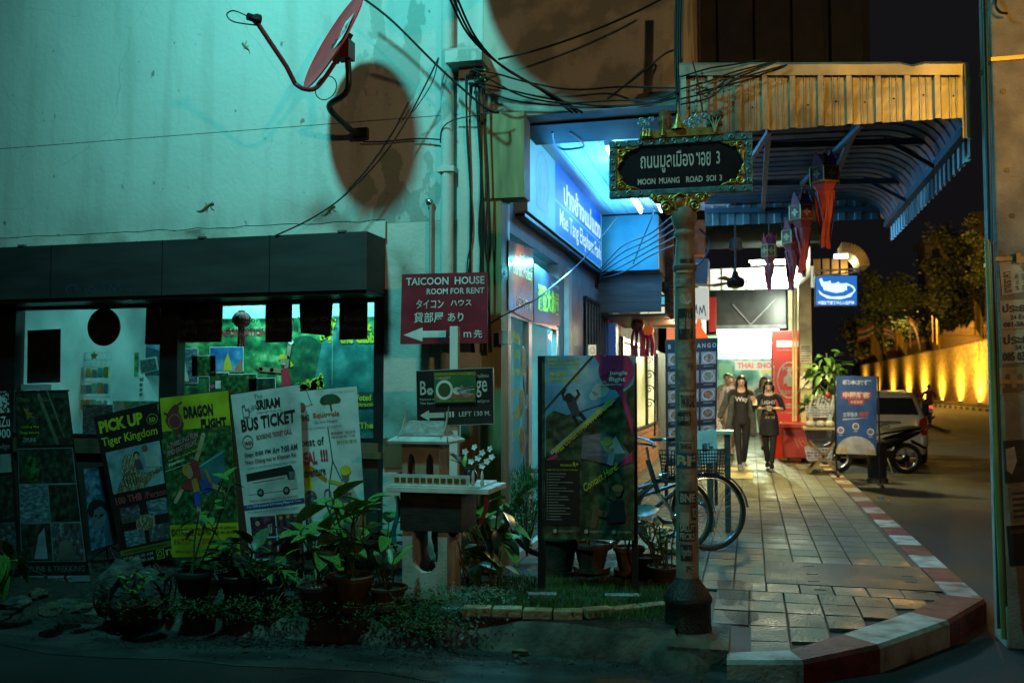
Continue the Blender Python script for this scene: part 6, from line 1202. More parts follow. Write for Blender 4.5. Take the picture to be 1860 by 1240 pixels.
b = MB(); lc = pz(1262, 935, .5); b.tube(spline([pY(1242, 905, 8.1), pY(1262, 910, 8.1), pY(1280, 918, 8.1), pY(1292, 932, 8.1), pY(1297, 950, 8.1), pY(1293, 955, 8.1)], 6), .013, mat('blue_lock', (.03, .16, .3), .4, var=.1), 8); tag(b.build('bicycle_lock'), 'blue cable lock hanging on the second bicycle wheel', 'lock')
# ================================================================ street name sign on its post
gold = mat('gold_paint_old', (.30, .20, .04), .38, .65, c2=(.48, .36, .10), scale=14, bump=.2)
tealf = mat('teal_frame', (.04, .13, .16), .45, .2, c2=(.09, .24, .28), scale=30)
post_m = mat('post_grey', (.17, .13, .10), .6, c2=[(.26, .20, .15), (.34, .27, .20)], scale=8, bump=.15)
PX, PY_ = -.370, 5.62
ss = thing('street_name_sign', 'ornate street name sign with teal frame and gold scrolls on a stickered post', 'street sign', (PX, PY_, .1))
b = MB(); b.lathe([(.135, .06), (.14, .12), (.133, .20), (.132, .30), (.14, .31), (.142, .335), (.128, .355), (.12, .37), (.10, .40), (.075, .43), (.066, .45)], (PX, PY_, .0), mat('plinth_black', (.02, .018, .017), .5, c2=[(.03, .027, .024), (.16, .10, .05)], scale=7, lo=.45, hi=.75, bump=.5), 28); b.build('plinth', ss)
b = MB(); b.lathe([(.066, .45), (.064, 1.2), (.060, 2.24), (.070, 2.25), (.072, 2.275), (.060, 2.29), (.052, 2.40), (.05, 2.44), (.062, 2.455), (.062, 2.475), (.052, 2.49), (.062, 2.515), (.073, 2.545), (.076, 2.575), (.066, 2.61), (.05, 2.64)], (PX, PY_, 0), post_m, 24); post = b.build('post', ss)
def wrapq(z0, z1, a0, a1, r, M, par, name, text=None, tm=None, extra=None, bold=.02):
    """sticker bent round the post; a = angle in degrees from the camera side"""
    def q(u, v, k=0): a = math.radians(-90 + a0 + (a1 - a0) * u); rr_ = r + .0012 + k * .0008; return V((PX + rr_ * math.cos(a), PY_ + rr_ * math.sin(a), z1 + (z0 - z1) * v))
    b = MB(); n = 10; vs = []
    for i in range(n + 1): vs += [q(i / n, 0), q(i / n, 1)]
    b.add(vs, [(2 * i, 2 * i + 1, 2 * i + 3, 2 * i + 2) for i in range(n)], M, True); s_ = b.build(name, par)
    if text or extra:
        b = MB()
        for (u0, v0, u1, v1, tx) in ([(.08, .15, .92, .85, text)] if text else []) + (extra or []):
            vs, fs, _ = glyphs(tx, bold); b.add([q(u0 + (u1 - u0) * x, v0 + (v1 - v0) * y, 2) for x, y in vs], fs, tm)
        b.build('sticker_lettering', s_)
    return s_
def zp(y): return pY(1240, y, 5.56).z
paper = mat('sticker_paper', (.26, .25, .21), .6, c2=[(.36, .34, .28), (.46, .44, .37)], scale=16); pk = mat('sticker_black', (.02, .02, .02), .5, c2=(.05, .05, .05), scale=20); pb = mat('sticker_blue', (.03, .10, .20), .4, var=.2); pw2 = mat('sticker_worn', (.12, .115, .10), .7, c2=[(.24, .22, .18), (.34, .31, .26)], scale=22)
wrapq(zp(915), zp(892), -38, 55, .065, pk, post, 'sticker', 'BNE', paper, bold=.05)
wrapq(zp(944), zp(917), 25, 60, .065, pk, post, 'sticker', 'YO', paper, bold=.05)
wrapq(zp(955), zp(930), -35, 15, .065, mat('sticker_tan', (.35, .27, .2), .6, var=.2), post, 'sticker')
wrapq(zp(982), zp(950), -40, 50, .065, pk, post, 'sticker', None, paper, [(.06, .08, .94, .46, 'SALUT'), (.06, .54, .94, .92, 'FECKS')], .04)
wrapq(zp(850), zp(822), -60, 62, .065, pb, post, 'sticker', 'BF', mat('sticker_cream', (.5, .42, .25), .5, var=.1), bold=.04)
wrapq(zp(890), zp(862), -35, 50, .065, pw2, post, 'sticker'); wrapq(zp(1018), zp(988), -30, 30, .066, pk, post, 'sticker', 'Hyperbay', paper); wrapq(zp(1038), zp(1024), -10, 42, .066, paper, post, 'sticker', 'SPEC', pk)
for y0, y1, a, c_, M in ((708, 655, -40, 50, pw2), (745, 712, -30, 60, paper), (772, 748, -45, 30, pk), (800, 775, -30, 55, pw2), (818, 802, -35, 40, paper), (650, 620, -40, 58, pw2), (615, 560, -35, 45, pk), (520, 505, -50, 45, pw2), (495, 480, -45, 58, paper), (478, 470, -20, 50, pk)):
    wrapq(zp(y0), zp(y1), a, c_, .064, M, post, 'sticker', *(('THAI MASSAGE', pk) if M is paper and y0 > 700 else (('open daily', paper) if M is pk and y0 > 600 else (None, None))))
b = MB(); cz = zp(542); vs = [(lambda a, r: V((PX + .0635 * math.cos(math.radians(-90 + 8) + r * math.cos(a) / .0635), PY_ + .0635 * math.sin(math.radians(-90 + 8) + r * math.cos(a) / .0635), cz + r * math.sin(a))))(2 * math.pi * k / 20, .036) for k in range(20)]; b.add(vs, [tuple(range(20))], paper); s_ = b.build('round_sticker', post)
# plate
FY = 5.60; def_c = [(1120, 272), (1354, 257), (1354, 338), (1120, 346)]
fx0, fx1 = pY(1107, 300, FY).x, pY(1367, 300, FY).x; fz1, fz0 = pY(1236, 250, FY).z, pY(1236, 355, FY).z
b = MB(); b.box(fx0 + .03, fx1 - .03, FY - .008, FY + .02, fz0 + .03, fz1 - .03, mat('plate_black', (.010, .011, .016), .3, var=.3)); pl = b.build('plate', ss)
b = MB(); w_ = .042
b.box(fx0, fx1, FY - .02, FY + .03, fz1 - w_, fz1, tealf); b.box(fx0, fx1, FY - .02, FY + .03, fz0, fz0 + w_, tealf); b.box(fx0, fx0 + w_, FY - .02, FY + .03, fz0 + w_, fz1 - w_, tealf); b.box(fx1 - w_, fx1, FY - .02, FY + .03, fz0 + w_, fz1 - w_, tealf); frm = b.build('frame', ss, bevel=.006)
b = MB()
def scr(c, r, turns, M, mb, flip=1, th=.3, y=0, start=0):
    pts = []; n = int(14 * turns)
    for k in range(n + 1): a = start + flip * 2 * math.pi * turns * k / n; q = r * (1 - .82 * k / n); pts.append(c + V((q * math.cos(a), y - .004 * k / n, q * math.sin(a))))
    mb.tube(pts, [r * th * (1 - .45 * k / n) for k in range(n + 1)], M, 6)
tl2 = mat('teal_relief', (.09, .26, .32), .4, .3, c2=(.16, .38, .44), scale=40)
nx_ = 12
for k in range(nx_):
    x = fx0 + .05 + (fx1 - fx0 - .1) * k / (nx_ - 1)
    for z in (fz1 - w_ / 2, fz0 + w_ / 2):
        if z < fz0 + .05 and .28 < k / (nx_ - 1) < .75: continue
        scr(V((x, FY - .022, z)), .017, 1.2, tl2, b, 1 if k % 2 else -1, .26, start=k)
for k in range(5):
    z = fz0 + .07 + (fz1 - fz0 - .14) * k / 4
    for x in (fx0 + w_ / 2, fx1 - w_ / 2): scr(V((x, FY - .022, z)), .016, 1.2, tl2, b, 1 if k % 2 else -1, .26, start=k)
b.build('frame_ornament', frm)
for sx_, sz_ in ((1, 1), (-1, 1), (1, -1), (-1, -1)):
    b = MB(); cx = fx0 + w_ if sx_ > 0 else fx1 - w_; cz = fz1 - w_ if sz_ < 0 else fz0 + w_; P_ = lambda a, c_, d=.0: V((cx + sx_ * a, FY - .014 - d, cz + sz_ * c_))
    b.prism([P_(0, 0), P_(.135, 0), P_(.09, .02), P_(.05, .03), P_(.045, .06), P_(.02, .09), P_(0, .13)], (0, .006, 0), gold)
    scr(P_(.030, .030, .004), .026, 1.4, gold, b, sx_ * sz_, .3); scr(P_(.075, .018, .004), .018, 1.3, gold, b, -sx_ * sz_, .3); scr(P_(.020, .075, .004), .018, 1.3, gold, b, sx_ * sz_, .3)
    b.tube([P_(.06, .012, .004), P_(.10, .016, .004), P_(.14, .004, .002)], [.010, .008, .002], gold, 6); b.tube([P_(.012, .06, .004), P_(.016, .10, .004), P_(.004, .135, .002)], [.010, .008, .002], gold, 6); b.build('corner_ornament', pl)
P_ = Panel(V((fx0, FY - .0085, fz1)), V((fx1, FY - .0085, fz1)), V((fx1, FY - .0085, fz0)), V((fx0, FY - .0085, fz0))); wl_ = mat('sign_white', (.50, .52, .50), .5, var=.1)
P_.txt(.225, .22, .60, .60, 'ถนนมูลเมือง', wl_, 2, .012); P_.txt(.615, .28, .715, .52, 'ซอย', wl_, 2, .012); P_.txt(.755, .28, .78, .50, '3', wl_, 2, .012)
P_.txt(.205, .685, .33, .79, 'MOON', wl_, 2, .025); P_.txt(.355, .685, .50, .79, 'MUANG', wl_, 2, .025); P_.txt(.545, .685, .66, .79, 'ROAD', wl_, 2, .025); P_.txt(.685, .685, .75, .79, 'SOI', wl_, 2, .025); P_.txt(.775, .685, .793, .79, '3', wl_, 2, .025); P_.done('plate_lettering', pl)
# gold scroll bracket below the plate
b = MB(); c0 = pY(1236, 372, FY - .02); ou = [(-.19, .06), (-.12, .07), (.12, .07), (.19, .06), (.15, .02), (.10, .01), (.11, -.03), (.08, -.05), (.04, -.05), (.0, -.08), (-.04, -.05), (-.08, -.05), (-.11, -.03), (-.10, .01), (-.15, .02)]
b.prism([c0 + V((x, -.0, z)) for x, z in ou], (0, .035, 0), gold)
for x, z, r in ((-.085, -.01, .036), (.085, -.01, .036), (-.05, .035, .024), (.05, .035, .024), (-.115, .035, .026), (.115, .035, .026), (-.16, .05, .018), (.16, .05, .018)): scr(c0 + V((x, -.006, z)), r, 1.6, gold, b, 1 if x < 0 else -1, .26, start=0 if x < 0 else math.pi)
b.tube([c0 + V((-.04, -.008, .045)), c0 + V((0, -.012, .065)), c0 + V((.04, -.008, .045)), c0 + V((.03, -.012, -.02)), c0 + V((0, -.014, -.05)), c0 + V((-.03, -.012, -.02))], .009, gold, 6, closed=True); b.build('scroll_bracket', ss)
b = MB(); b.ball(c0 + V((0, -.008, .005)), .034, .014, .04, mat('orange_relief', (.30, .10, .02), .45, .2, var=.3), 10, 6); b.build('bracket_centre', ss)
# scenery on top: chedi, small figures, clouds, rock and trees
zt0 = fz1 + .0; X_ = lambda px: pY(px, 240, FY).x; Z_ = lambda py: pY(1236, py, FY).z
b = MB(); b.box(X_(1163), X_(1310), FY - .03, FY + .02, zt0, zt0 + .045, gold); b.build('scenery_base', ss)
b = MB(); cx = X_(1232); b.lathe([(.048, 0), (.046, .01), (.040, .012), (.038, .022), (.032, .024), (.030, .036), (.025, .038), (.022, .052), (.014, .07), (.012, .085), (.006, .10), (.007, .105), (.003, .14), (.001, .165)], (cx, FY - .01, zt0 + .045), gold, 16); b.build('chedi', ss)
dk = mat('relief_dark', (.03, .045, .03), .6, c2=(.07, .08, .04), scale=40)
b = MB(); rr = random.Random(4)
for k in range(9): b.ball((X_(1297) + rr.uniform(-.035, .035), FY - .005, zt0 + .09 + rr.uniform(-.03, .04)), .028 * rr.uniform(.7, 1.1), M=dk, n=8, k=6)
b.build('relief_tree', ss)
b = MB()
for k, (px, dz_, r) in enumerate(((1247, .075, .02), (1258, .09, .022), (1268, .11, .02), (1278, .12, .018), (1285, .115, .016), (1256, .06, .018), (1268, .08, .02))): scr(V((X_(px), FY - .02, zt0 + dz_)), r, 1.5, tl2, b, 1, .3, start=k)
for k, (px, dz_, r) in enumerate(((1167, .115, .022), (1183, .118, .018), (1176, .09, .016), (1163, .09, .015))): scr(V((X_(px), FY - .02, zt0 + dz_)), r, 1.5, tl2, b, -1, .3, start=k)
b.build('cloud_scroll', ss)
b = MB(); cx = X_(1208); b.lathe([(.028, 0), (.036, .03), (.044, .055), (.046, .075), (.036, .095), (.038, .10), (.034, .125), (.012, .135)], (cx, FY + .0, zt0 + .04), mat('relief_brown', (.09, .055, .02), .6, c2=(.16, .10, .03), scale=30), 12, sy=.5); b.build('relief_rock', ss)
b = MB(); 
for px, h in ((1170, .06), (1176, .045), (1181, .05)): b.lathe([(.012, 0), (.010, h * .4), (.006, h * .5), (.007, h * .7), (.001, h)], (X_(px), FY - .035, zt0 + .01), gold, 8)
b.lathe([(.014, 0), (.010, .03), (.003, .045), (.002, .12)], (X_(1205), FY - .035, zt0 + .01), gold, 8)
for a in (-.5, -.2, .15, .5): b.tube([V((X_(1299), FY - .035, zt0 + .01)), V((X_(1299) + .03 * a, FY - .035, zt0 + .06)), V((X_(1299) + .07 * a, FY - .035, zt0 + .10))], [.007, .004, .002], mat('relief_pale', (.3, .32, .22), .5), 5)
b.build('gold_figure', ss)

# ================================================================ utility pole at the road edge
pole_c = mat('pole_concrete', (.17, .14, .11), .8, c2=[(.25, .21, .165), (.33, .28, .22)], scale=5, bump=.35, bscale=60)
up_ = thing('utility_pole', 'square concrete utility pole with flyers, bands and two pipes at the road edge', 'utility pole', (1.62, 6.35, 0)); ux0, ux1, uy0, uy1 = 1.46, 1.78, 6.2, 6.5
b = MB(); b.box(ux0, ux1, uy0, uy1, 0, 9, pole_c); shf = b.build('shaft', up_, bevel=.012)
b = MB(); 
for px, py in ((1822, 166), (1829, 309), (1838, 392)): p = pY(px, py, uy0); b.lathe([(.016, -.004), (.016, .004)], (p.x, uy0 - .0, p.z), black_trim, 12, axis=(0, 1, 0))
b.build('bolt_hole', shf)
br = mat('brass_band', (.35, .24, .10), .35, .8, var=.25)
for py in (106, 470, 693): z = pY(1830, py, uy0).z; b = MB(); b.box(ux0 - .006, ux1 + .006, uy0 - .006, uy1 + .006, z - .012, z + .012, br); (b.box(ux0 + .10, ux0 + .125, uy0 - .03, uy0 - .006, z - .03, z + .03, br) if py == 470 else None); b.build('band', up_)
pipe_g = mat('green_pipe', (.14, .20, .05), .45, c2=(.22, .28, .07), scale=4); pipe_t = mat('teal_pipe', (.03, .06, .06), .4, var=.2)
b = MB(); b.tube([pY(1793, 436, 6.12), pY(1802, 640, 6.12), pY(1810, 860, 6.1), pY(1824, 1160, 6.06)], .016, pipe_g, 10); b.build('green_conduit', up_)
b = MB(); b.tube([pY(1803, 440, 6.16), pY(1810, 640, 6.16), pY(1816, 860, 6.15), pY(1826, 1100, 6.12)], .013, pipe_t, 10); b.tube([(ux0 - .015, 6.3, .1), (ux0 - .015, 6.3, 8)], .014, pipe_t, 10); b.build('teal_conduit', up_)
b = MB(); b.tube(spline([pY(1811, -5, 6.18), pY(1808, 10, 6.15), pY(1816, 22, 6.15), pY(1830, 25, 6.15)], 4), .008, cable_m, 6); b.tube([(ux0 - .02, 6.22, .5), (ux0 - .02, 6.22, 8)], .007, cable_m, 6); b.build('pole_cable', up_)
fl_w = mat('flyer_paper', (.34, .31, .25), .7, c2=[(.42, .39, .31), (.5, .47, .38)], scale=14); fk = ink(.05, .05, .045)
def flyer(q, label, M, fn):
    P_ = pxpanel(0, 0, 0, 0, uy0 - .003, q); ob = P_.body('flyer', M, None, .001); tag(ob, label, 'flyer'); fn(P_); adopt(P_.done('flyer_lettering'), ob)
flyer([(1815, 478), (1880, 468), (1880, 528), (1820, 536)], 'torn white flyer pasted sideways at the top of the pole flyers', fl_w, lambda P_: (P_.txtq([(.1, .95), (.1, .3), (.30, .3), (.30, .95)], 'ขายราคา', fk, 3, .02), P_.txtq([(.42, .9), (.42, .4), (.52, .4), (.52, .9)], '24 ชม 781', fk, 3), P_.txtq([(.62, .95), (.62, .1), (.78, .1), (.78, .95)], '159 1 983-4454', ink(.05, .14, .2), 3, .02)))
flyer([(1816, 546), (1885, 542), (1885, 594), (1818, 598)], 'white flyer reading 24 and a phone number, middle of the pole', fl_w, lambda P_: (P_.txt(.07, .12, .8, .42, 'ประยา', fk, 3, .03), P_.txt(.28, .50, .85, .68, '24 ชั่วโมง', fk, 3, .02), P_.txt(.08, .76, .95, .94, '081-58-773', fk, 3, .03)))
flyer([(1817, 601), (1890, 597), (1890, 656), (1820, 660)], 'white flyer with the large phone number 085 036 below the other flyers', fl_w, lambda P_: (P_.txt(.07, .12, .85, .42, 'ประยา', fk, 3, .03), P_.txt(.35, .46, .75, .60, '24 ชม', fk, 3, .02), P_.txt(.03, .66, .98, .94, '085 036 55', fk, 3, .04)))
flyer([(1815, 668), (1890, 663), (1890, 712), (1818, 716)], 'yellowed photo flyer of three people under the phone flyers', mat('flyer_yellow', (.30, .22, .10), .6, c2=(.4, .31, .15), scale=10), lambda P_: ([(P_.ell(u, .38, .06, .14, skin_d, 2), P_.poly([(u - .1, .9), (u - .07, .55), (u + .07, .55), (u + .1, .9)], ink(.12, .08, .05), 2)) for u in (.2, .5, .78)], P_.rect(.05, .78, .5, .95, ink(.16, .08, .03), 3)))
flyer([(1822, 800), (1890, 796), (1890, 872), (1826, 878)], 'blackened torn poster on the lower pole', mat('poster_burnt', (.02, .018, .015), .7, c2=(.06, .05, .04), scale=12), lambda P_: P_.poly([(.05, .2), (.3, .15), (.35, .5), (.2, .8), (.06, .7)], fl_w, 2))
flyer([(1832, 884), (1890, 880), (1890, 945), (1836, 950)], 'small pale note low on the pole with printed lines', mat('note_paper', (.2, .17, .13), .7, c2=(.3, .26, .2), scale=14), lambda P_: [P_.rect(.1, .15 + .16 * k, .9, .23 + .16 * k, fk, 2) for k in range(5)])
flyer([(1828, 955), (1890, 950), (1890, 1025), (1834, 1028)], 'black poster patch at the foot of the pole', mat('poster_black', (.015, .014, .014), .7, var=.4), lambda P_: P_.rect(.1, .1, .9, .2, ink(.08, .07, .06), 2))

# ================================================================ signs of the lane
t = thing('elephant_park_sign', 'long blue backlit elephant park sign with white lettering over the lane', 'lightbox sign', (-1.83, 9.4, 3.0)); y0, y1, z0, z1 = 7.40, 11.34, 3.0, 3.675
b = MB(); b.box(-1.93, -1.752, y0, y1, z0, z1, alu); b.build('box', t)
P_ = Panel(V((-1.75, y0, z1)), V((-1.75, y1, z1)), V((-1.75, y1, z0)), V((-1.75, y0, z0)), .002)
bl1 = mat('backlit_blue', (.02, .08, .3), .4, c2=(.02, .1, .4), scale=2, emit=1.0, ecol=(.005, .055, .46)); wt1 = glow(.55, .86, 1, 1.0)
P_.rect(0, 0, 1, 1, glow(.10, .50, .78, .8), 1); P_.rect(.28, .0, .985, .52, bl1, 2); P_.rect(.28, .555, .985, .985, glow(.02, .17, .62, .9), 2)
P_.txt(.38, .12, .97, .49, 'ปางช้างแม่แตง', wt1, 4, .03); P_.txt(.33, .60, .975, .93, 'Mae Tang Elephant Park', wt1, 4, .012)
lg = glow(.12, .45, .75, .7); P_.ring(.14, .45, .07, .38, lg, 3, .86); P_.ring(.14, .45, .045, .25, lg, 3, .8); P_.poly([(.11, .55), (.13, .30), (.16, .28), (.175, .45), (.17, .62), (.15, .5), (.14, .65)], lg, 4); P_.poly([(.08, .74), (.14, .68), (.2, .74), (.2, .85), (.08, .85)], lg, 4); P_.done('sign_lettering', t)
lamp('lightbox_light', 'AREA', (-1.70, 9.4, 3.3), 80, (.04, .40, 1), 3.4, aim=(2, 9.4, 3.0), size_y=.5)
def lane_panel(name, label, cat, q, M, X=XS + .01, th=.02, fn=None, pn='sign_lettering'):
    P_ = pxpanelX(q, X); t = thing(name, label, cat, P_.c[3]); P_.body('board', M, t, th)
    if fn: fn(P_); P_.done(pn, t)
    return t
lane_panel('police_sign', 'dark red tourist police sign with a glaring lamp reflection', 'sign', [(924, 436), (968, 452), (968, 584), (924, 562)], mat('sign_maroon', (.22, .045, .03), .22, c2=[(.30, .08, .04), (.42, .2, .08)], scale=2, spec=.8), fn=lambda P_: (P_.txt(.4, .12, .92, .24, 'ท่องเที่ยว ตำรวจ', Wh, 3, .02), P_.txt(.05, .27, .95, .46, 'Tourist Police', ink(.42, .30, .03), 3, .03), P_.txt(.3, .75, .9, .88, '053-247318', ink(.5, .4, .3), 3)))
lamp('police_sign_lamp', 'SPOT', (XS + .42, yx(938) - .05, 2.72), 14, (1, .74, .40), .05, aim=(XS, yx(945), 2.45), cone=80, blend=.8)
lane_panel('elephant_name_sign', 'navy sign with yellow-green Chinese elephant garden lettering', 'sign', [(970, 478), (1018, 510), (1018, 592), (970, 585)], mat('sign_navy', (.015, .025, .06), .4, var=.2), fn=lambda P_: (P_.txt(.12, .30, .92, .78, '湄登大象园', ink(.40, .46, .03), 3, .025), P_.txt(.62, .14, .92, .22, 'บริการ', Wh, 3)))
# stickers on the glass door
for k, (px, py) in enumerate(((956, 690), (947, 730), (955, 765), (948, 800), (957, 830), (950, 655))):
    y_, z_ = pX(px, py, XS - .02).y, pX(px, py, XS - .02).z; b = MB(); n = 22
    b.add([(XS - .018, y_ + .10 * math.cos(2 * math.pi * i / n), z_ + .125 * math.sin(2 * math.pi * i / n)) for i in range(n)], [tuple(range(n))], ink(.3, .42, .45)); b.add([(XS - .016, y_ + .088 * math.cos(2 * math.pi * i / n), z_ + .112 * math.sin(2 * math.pi * i / n)) for i in range(n)], [tuple(range(n))], [people_ph, jung, water_ph, photo('orange_trip', [(.06, .02, .01), (.35, .12, .03), (.5, .3, .1)], 14)][k % 4]); tag(b.build('oval_sticker'), 'oval tour photo sticker on the glass door, %s of its column' % ['second', 'third', 'fourth', 'fifth', 'lowest', 'topmost'][k], 'sticker', 'oval stickers on the glass door')
P_ = pxpanelX([(928, 578), (945, 590), (945, 800), (928, 820)], XS - .02)
for v0, v1, s_ in ((.08, .18, '欢迎光临'), (.22, .3, 'TOUR'), (.36, .44, 'ปาง'), (.55, .6, 'TICKET'), (.68, .8, '大象'), (.86, .94, 'TAXI')): P_.txt(.05, v0, .95, v1, s_, ink(.42, .44, .03), 2, .03)
tag(P_.done('glass_lettering'), 'yellow tour lettering stuck on the glass shop door', 'lettering')
t = thing('meter_box', 'small grey box fixed to the door post by the column', 'box', pX(912, 650, XS + .05)); p = pX(912, 600, XS + .03); b = MB(); b.box(XS, XS + .07, p.y + .02, p.y + .14, p.z - .1, p.z, mat('meter_grey', (.3, .33, .33), .5)); b.build('case', t)
lane_panel('number_plate', 'small blue house number plate on the corner post', 'plate', [(911, 484), (922, 484), (922, 508), (911, 508)], ink(.04, .2, .28), XS + .02, .006, lambda P_: P_.txt(.2, .2, .8, .8, '3', Wh, 3))
lane_panel('white_notice', 'white notice with a round emblem under the window grille', 'notice', [(1069, 626), (1083, 626), (1083, 646), (1069, 646)], ink(.35, .42, .42), XS + .06, .01, lambda P_: (P_.ring(.5, .5, .3, .3, ink(.05, .1, .1), 2, .7)))
# rail before the shop
t = thing('shop_rail', 'low steel rail before the cyan glass door', 'rail', (XS + .25, 8.0, .15)); b = MB()
for z in (.85, .92): b.tube([(XS + .25, 7.25, z), (XS + .25, 8.9, z)], .014, chrome, 8)
for y in (7.3, 8.1, 8.85): b.tube([(XS + .25, y, .15), (XS + .25, y, .92)], .014, chrome, 8)
b.build('rail', t)
# teal sign box across the lane, planks below
t = thing('teal_sign_box', 'teal sign box jutting over the lane beside the soffit end', 'sign box', (-1.4, 11.5, 2.99)); tm_ = mat('teal_board', (.03, .22, .27), .5, c2=(.05, .30, .36), scale=3)
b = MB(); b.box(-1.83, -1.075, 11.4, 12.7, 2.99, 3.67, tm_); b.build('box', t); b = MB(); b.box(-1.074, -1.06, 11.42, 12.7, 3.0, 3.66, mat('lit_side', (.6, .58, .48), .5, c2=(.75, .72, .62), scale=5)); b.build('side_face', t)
wood_d = mat('plank_brown', (.05, .028, .018), .55, c2=(.10, .06, .04), scale=5, stretch=(.5, 1, 5))
t = thing('plank_canopy', 'dark brown plank canopy front under the teal sign box', 'canopy', (-1.4, 11.6, 2.48))
for k in range(4): b = MB(); z = 2.485 + k * .126; b.box(-1.83, -1.045, 11.5 + .04 * k, 11.53 + .04 * k, z, z + .120, wood_d); b.build('plank', t)
b = MB(); b.box(-1.83, -1.0, 11.7, 14, 2.45, 2.48, wood_d); b.build('soffit', t)
c0, c1 = pY(1206, 402, 12.3), pY(1224, 580, 12.3); t = thing('carved_board', 'tall orange-brown carved board hanging beside the sign post', 'board', (c0.x + .07, 12.3, c1.z)); b = MB(); b.box(c0.x, c1.x, 12.3, 12.42, c1.z, c0.z, mat('carved_wood', (.06, .015, .005), .4, c2=[(.18, .05, .01), (.42, .15, .03)], scale=10, stretch=(1, 1, 4), bump=.5)); b.build('board', t); b = MB()
for k in range(12): z = c1.z + .08 + k * (c0.z - c1.z - .1) / 12; b.bar((c0.x + .03, 12.295, z), (c1.x - .03, 12.295, z + .05), .02, .012, wood_d)
b.build('carving', t)
P_ = pxpanel(0, 0, 0, 0, 12.8, [(1253, 522), (1287, 523), (1287, 580), (1253, 580)]); t = thing('white_sign', 'white backlit sign with scrawled blue letters behind the post', 'sign', P_.c[3]); P_.body('box', glow(.9, .95, .8, .55), t, .12); scrawl(P_, [[(.1, .7), (.2, .6), (.25, .85), (.35, .55), (.4, .8)], [(.5, .85), (.55, .6), (.65, .8), (.75, .55), (.85, .88)], [(.1, .92), (.3, .9)]], .03, ink(.05, .2, .3)); P_.done('scrawled_lettering', t)
b = MB(); q0, q1 = pY(1255, 400, 13), pY(1280, 462, 13); b.box(q0.x, q1.x, 13, 13.3, q1.z, q0.z, mat('brick_plaster', (.28, .14, .09), .7, c2=(.4, .24, .16), scale=8, bump=.4)); tag(b.build('wall_stub'), 'reddish plaster wall stub behind the street sign post', 'wall')
b = MB(); q0, q1 = pY(1255, 470, 12.6), pY(1286, 514, 12.6); b.box(q0.x, q1.x, 12.6, 13.0, q1.z, q0.z, mat('grey_box', (.16, .17, .21), .5, var=.2), rot=Matrix.Rotation(.06, 3, 'Y')); tag(b.build('air_conditioner_case'), 'grey metal case above the white backlit sign', 'case')
b = MB(); q0, q1 = pY(1287, 540, 13.6), pY(1301, 602, 13.6); b.box(q0.x, q1.x, 13.6, 13.7, q1.z, q0.z, glow(.6, .04, .03, .5)); tag(b.build('red_sign'), 'red sign edge beside the white backlit sign', 'sign')
lamp('arcade_and_fill_light', 'POINT', (-1.0, 13.2, 2.3), 24, (1, .55, .25), .08)
# tapered orange lantern and two pink cloth lanterns
t = thing('cone_lantern', 'glowing orange cone lantern on top of the menu board', 'lantern', pY(1270, 618, 12.2)); c = pY(1270, 616, 12.2); b = MB(); b.lathe([(.11, 0), (.12, .02), (.05, .12), (.03, .16), (.04, .18), (.02, .26), (.001, .27)], c, glow(1, .16, .03, .9), 14); b.build('shade', t)
def cloth_lantern(c, s, label, bodyM, tailM, group=None):
    t = thing('cloth_lantern', label, 'lantern', c, group); b = MB(); b.ball(c, .09 * s, M=bodyM, n=12, k=8); b.build('ball', t); b = MB()
    for k in range(7):
        a = k * .9; p = c + V((.06 * s * math.cos(a), .06 * s * math.sin(a), -.07 * s)); b.add([p + V((.02 * math.cos(a + 1) * j + .012 * math.sin(i + k) + .02 * i * math.cos(a) * .4, .02 * j * math.sin(a + 1), -.07 * s * i)) for i in range(6) for j in (-1, 1)], [(2 * i, 2 * i + 1, 2 * i + 3, 2 * i + 2) for i in range(5)], tailM)
    b.build('tail', t); b = MB(); b.tube([c + V((0, 0, .08 * s)), c + V((0, 0, .5 * s))], .004, cable_m, 4); b.build('cord', t)
pk_ = mat('pink_cloth', (.50, .03, .20), .6, c2=(.62, .08, .3), scale=8)
cloth_lantern(pY(1158, 590, 12.4), 1.0, 'pink-tailed cloth lantern beside the window grille', mat('dark_ball', (.12, .03, .02), .5, c2=(.3, .1, .04), scale=12), pk_); cloth_lantern(pY(1178, 600, 12.9), .85, 'smaller magenta-tailed cloth lantern beside the lit shop window', glow(.8, .14, .03, .35), pk_)
# lit shop window with brick base, scroll ironwork
ya2, yb2 = 14.0, 19.0; t = thing('lane_shop', 'second lane shop with warm lit window over a brick base', 'shop', (-2, 15, .15)); b = MB(); b.box(-1.95, -1.80, 12.2, 22, 2.3, 3.4, mat('lane_wall', (.12, .11, .09), .7, c2=(.22, .19, .14), scale=4)); b.box(-1.95, -1.80, 19.05, 60, .15, 3.6, mat('lane_wall', (.1, .1, .1))); b.build('wall', t)
brk = mat('shop_brick', (.26, .10, .05), .7, c2=(.4, .18, .09), scale=12)
for r_ in range(8):
    for k in range(16): y = 13.6 + k * .34 + (.17 if r_ % 2 else 0); b = MB(); b.box(-1.86, -1.80, y, y + .325, .15 + r_ * .088, .15 + r_ * .088 + .078, brk); b.build('brick', t)
b = MB(); b.box(-1.95, -1.865, 12.2, 19.05, .15, .85, joint_m); b.build('base_wall', t)
b = MB(); b.quad((-1.84, 13.7, .9), (-1.84, 19.0, .9), (-1.84, 19.0, 2.25), (-1.84, 13.7, 2.25), mat('lit_shop_pane', (.3, .32, .15), .3, c2=[(.62, .6, .3), (.8, .85, .6)], scale=1.5, emit=.8)); b.build('pane', t)
b = MB()
for y in (13.66, 15.2, 17, 18.98): b.box(-1.86, -1.79, y - .04, y + .04, .86, 2.3, black_trim)
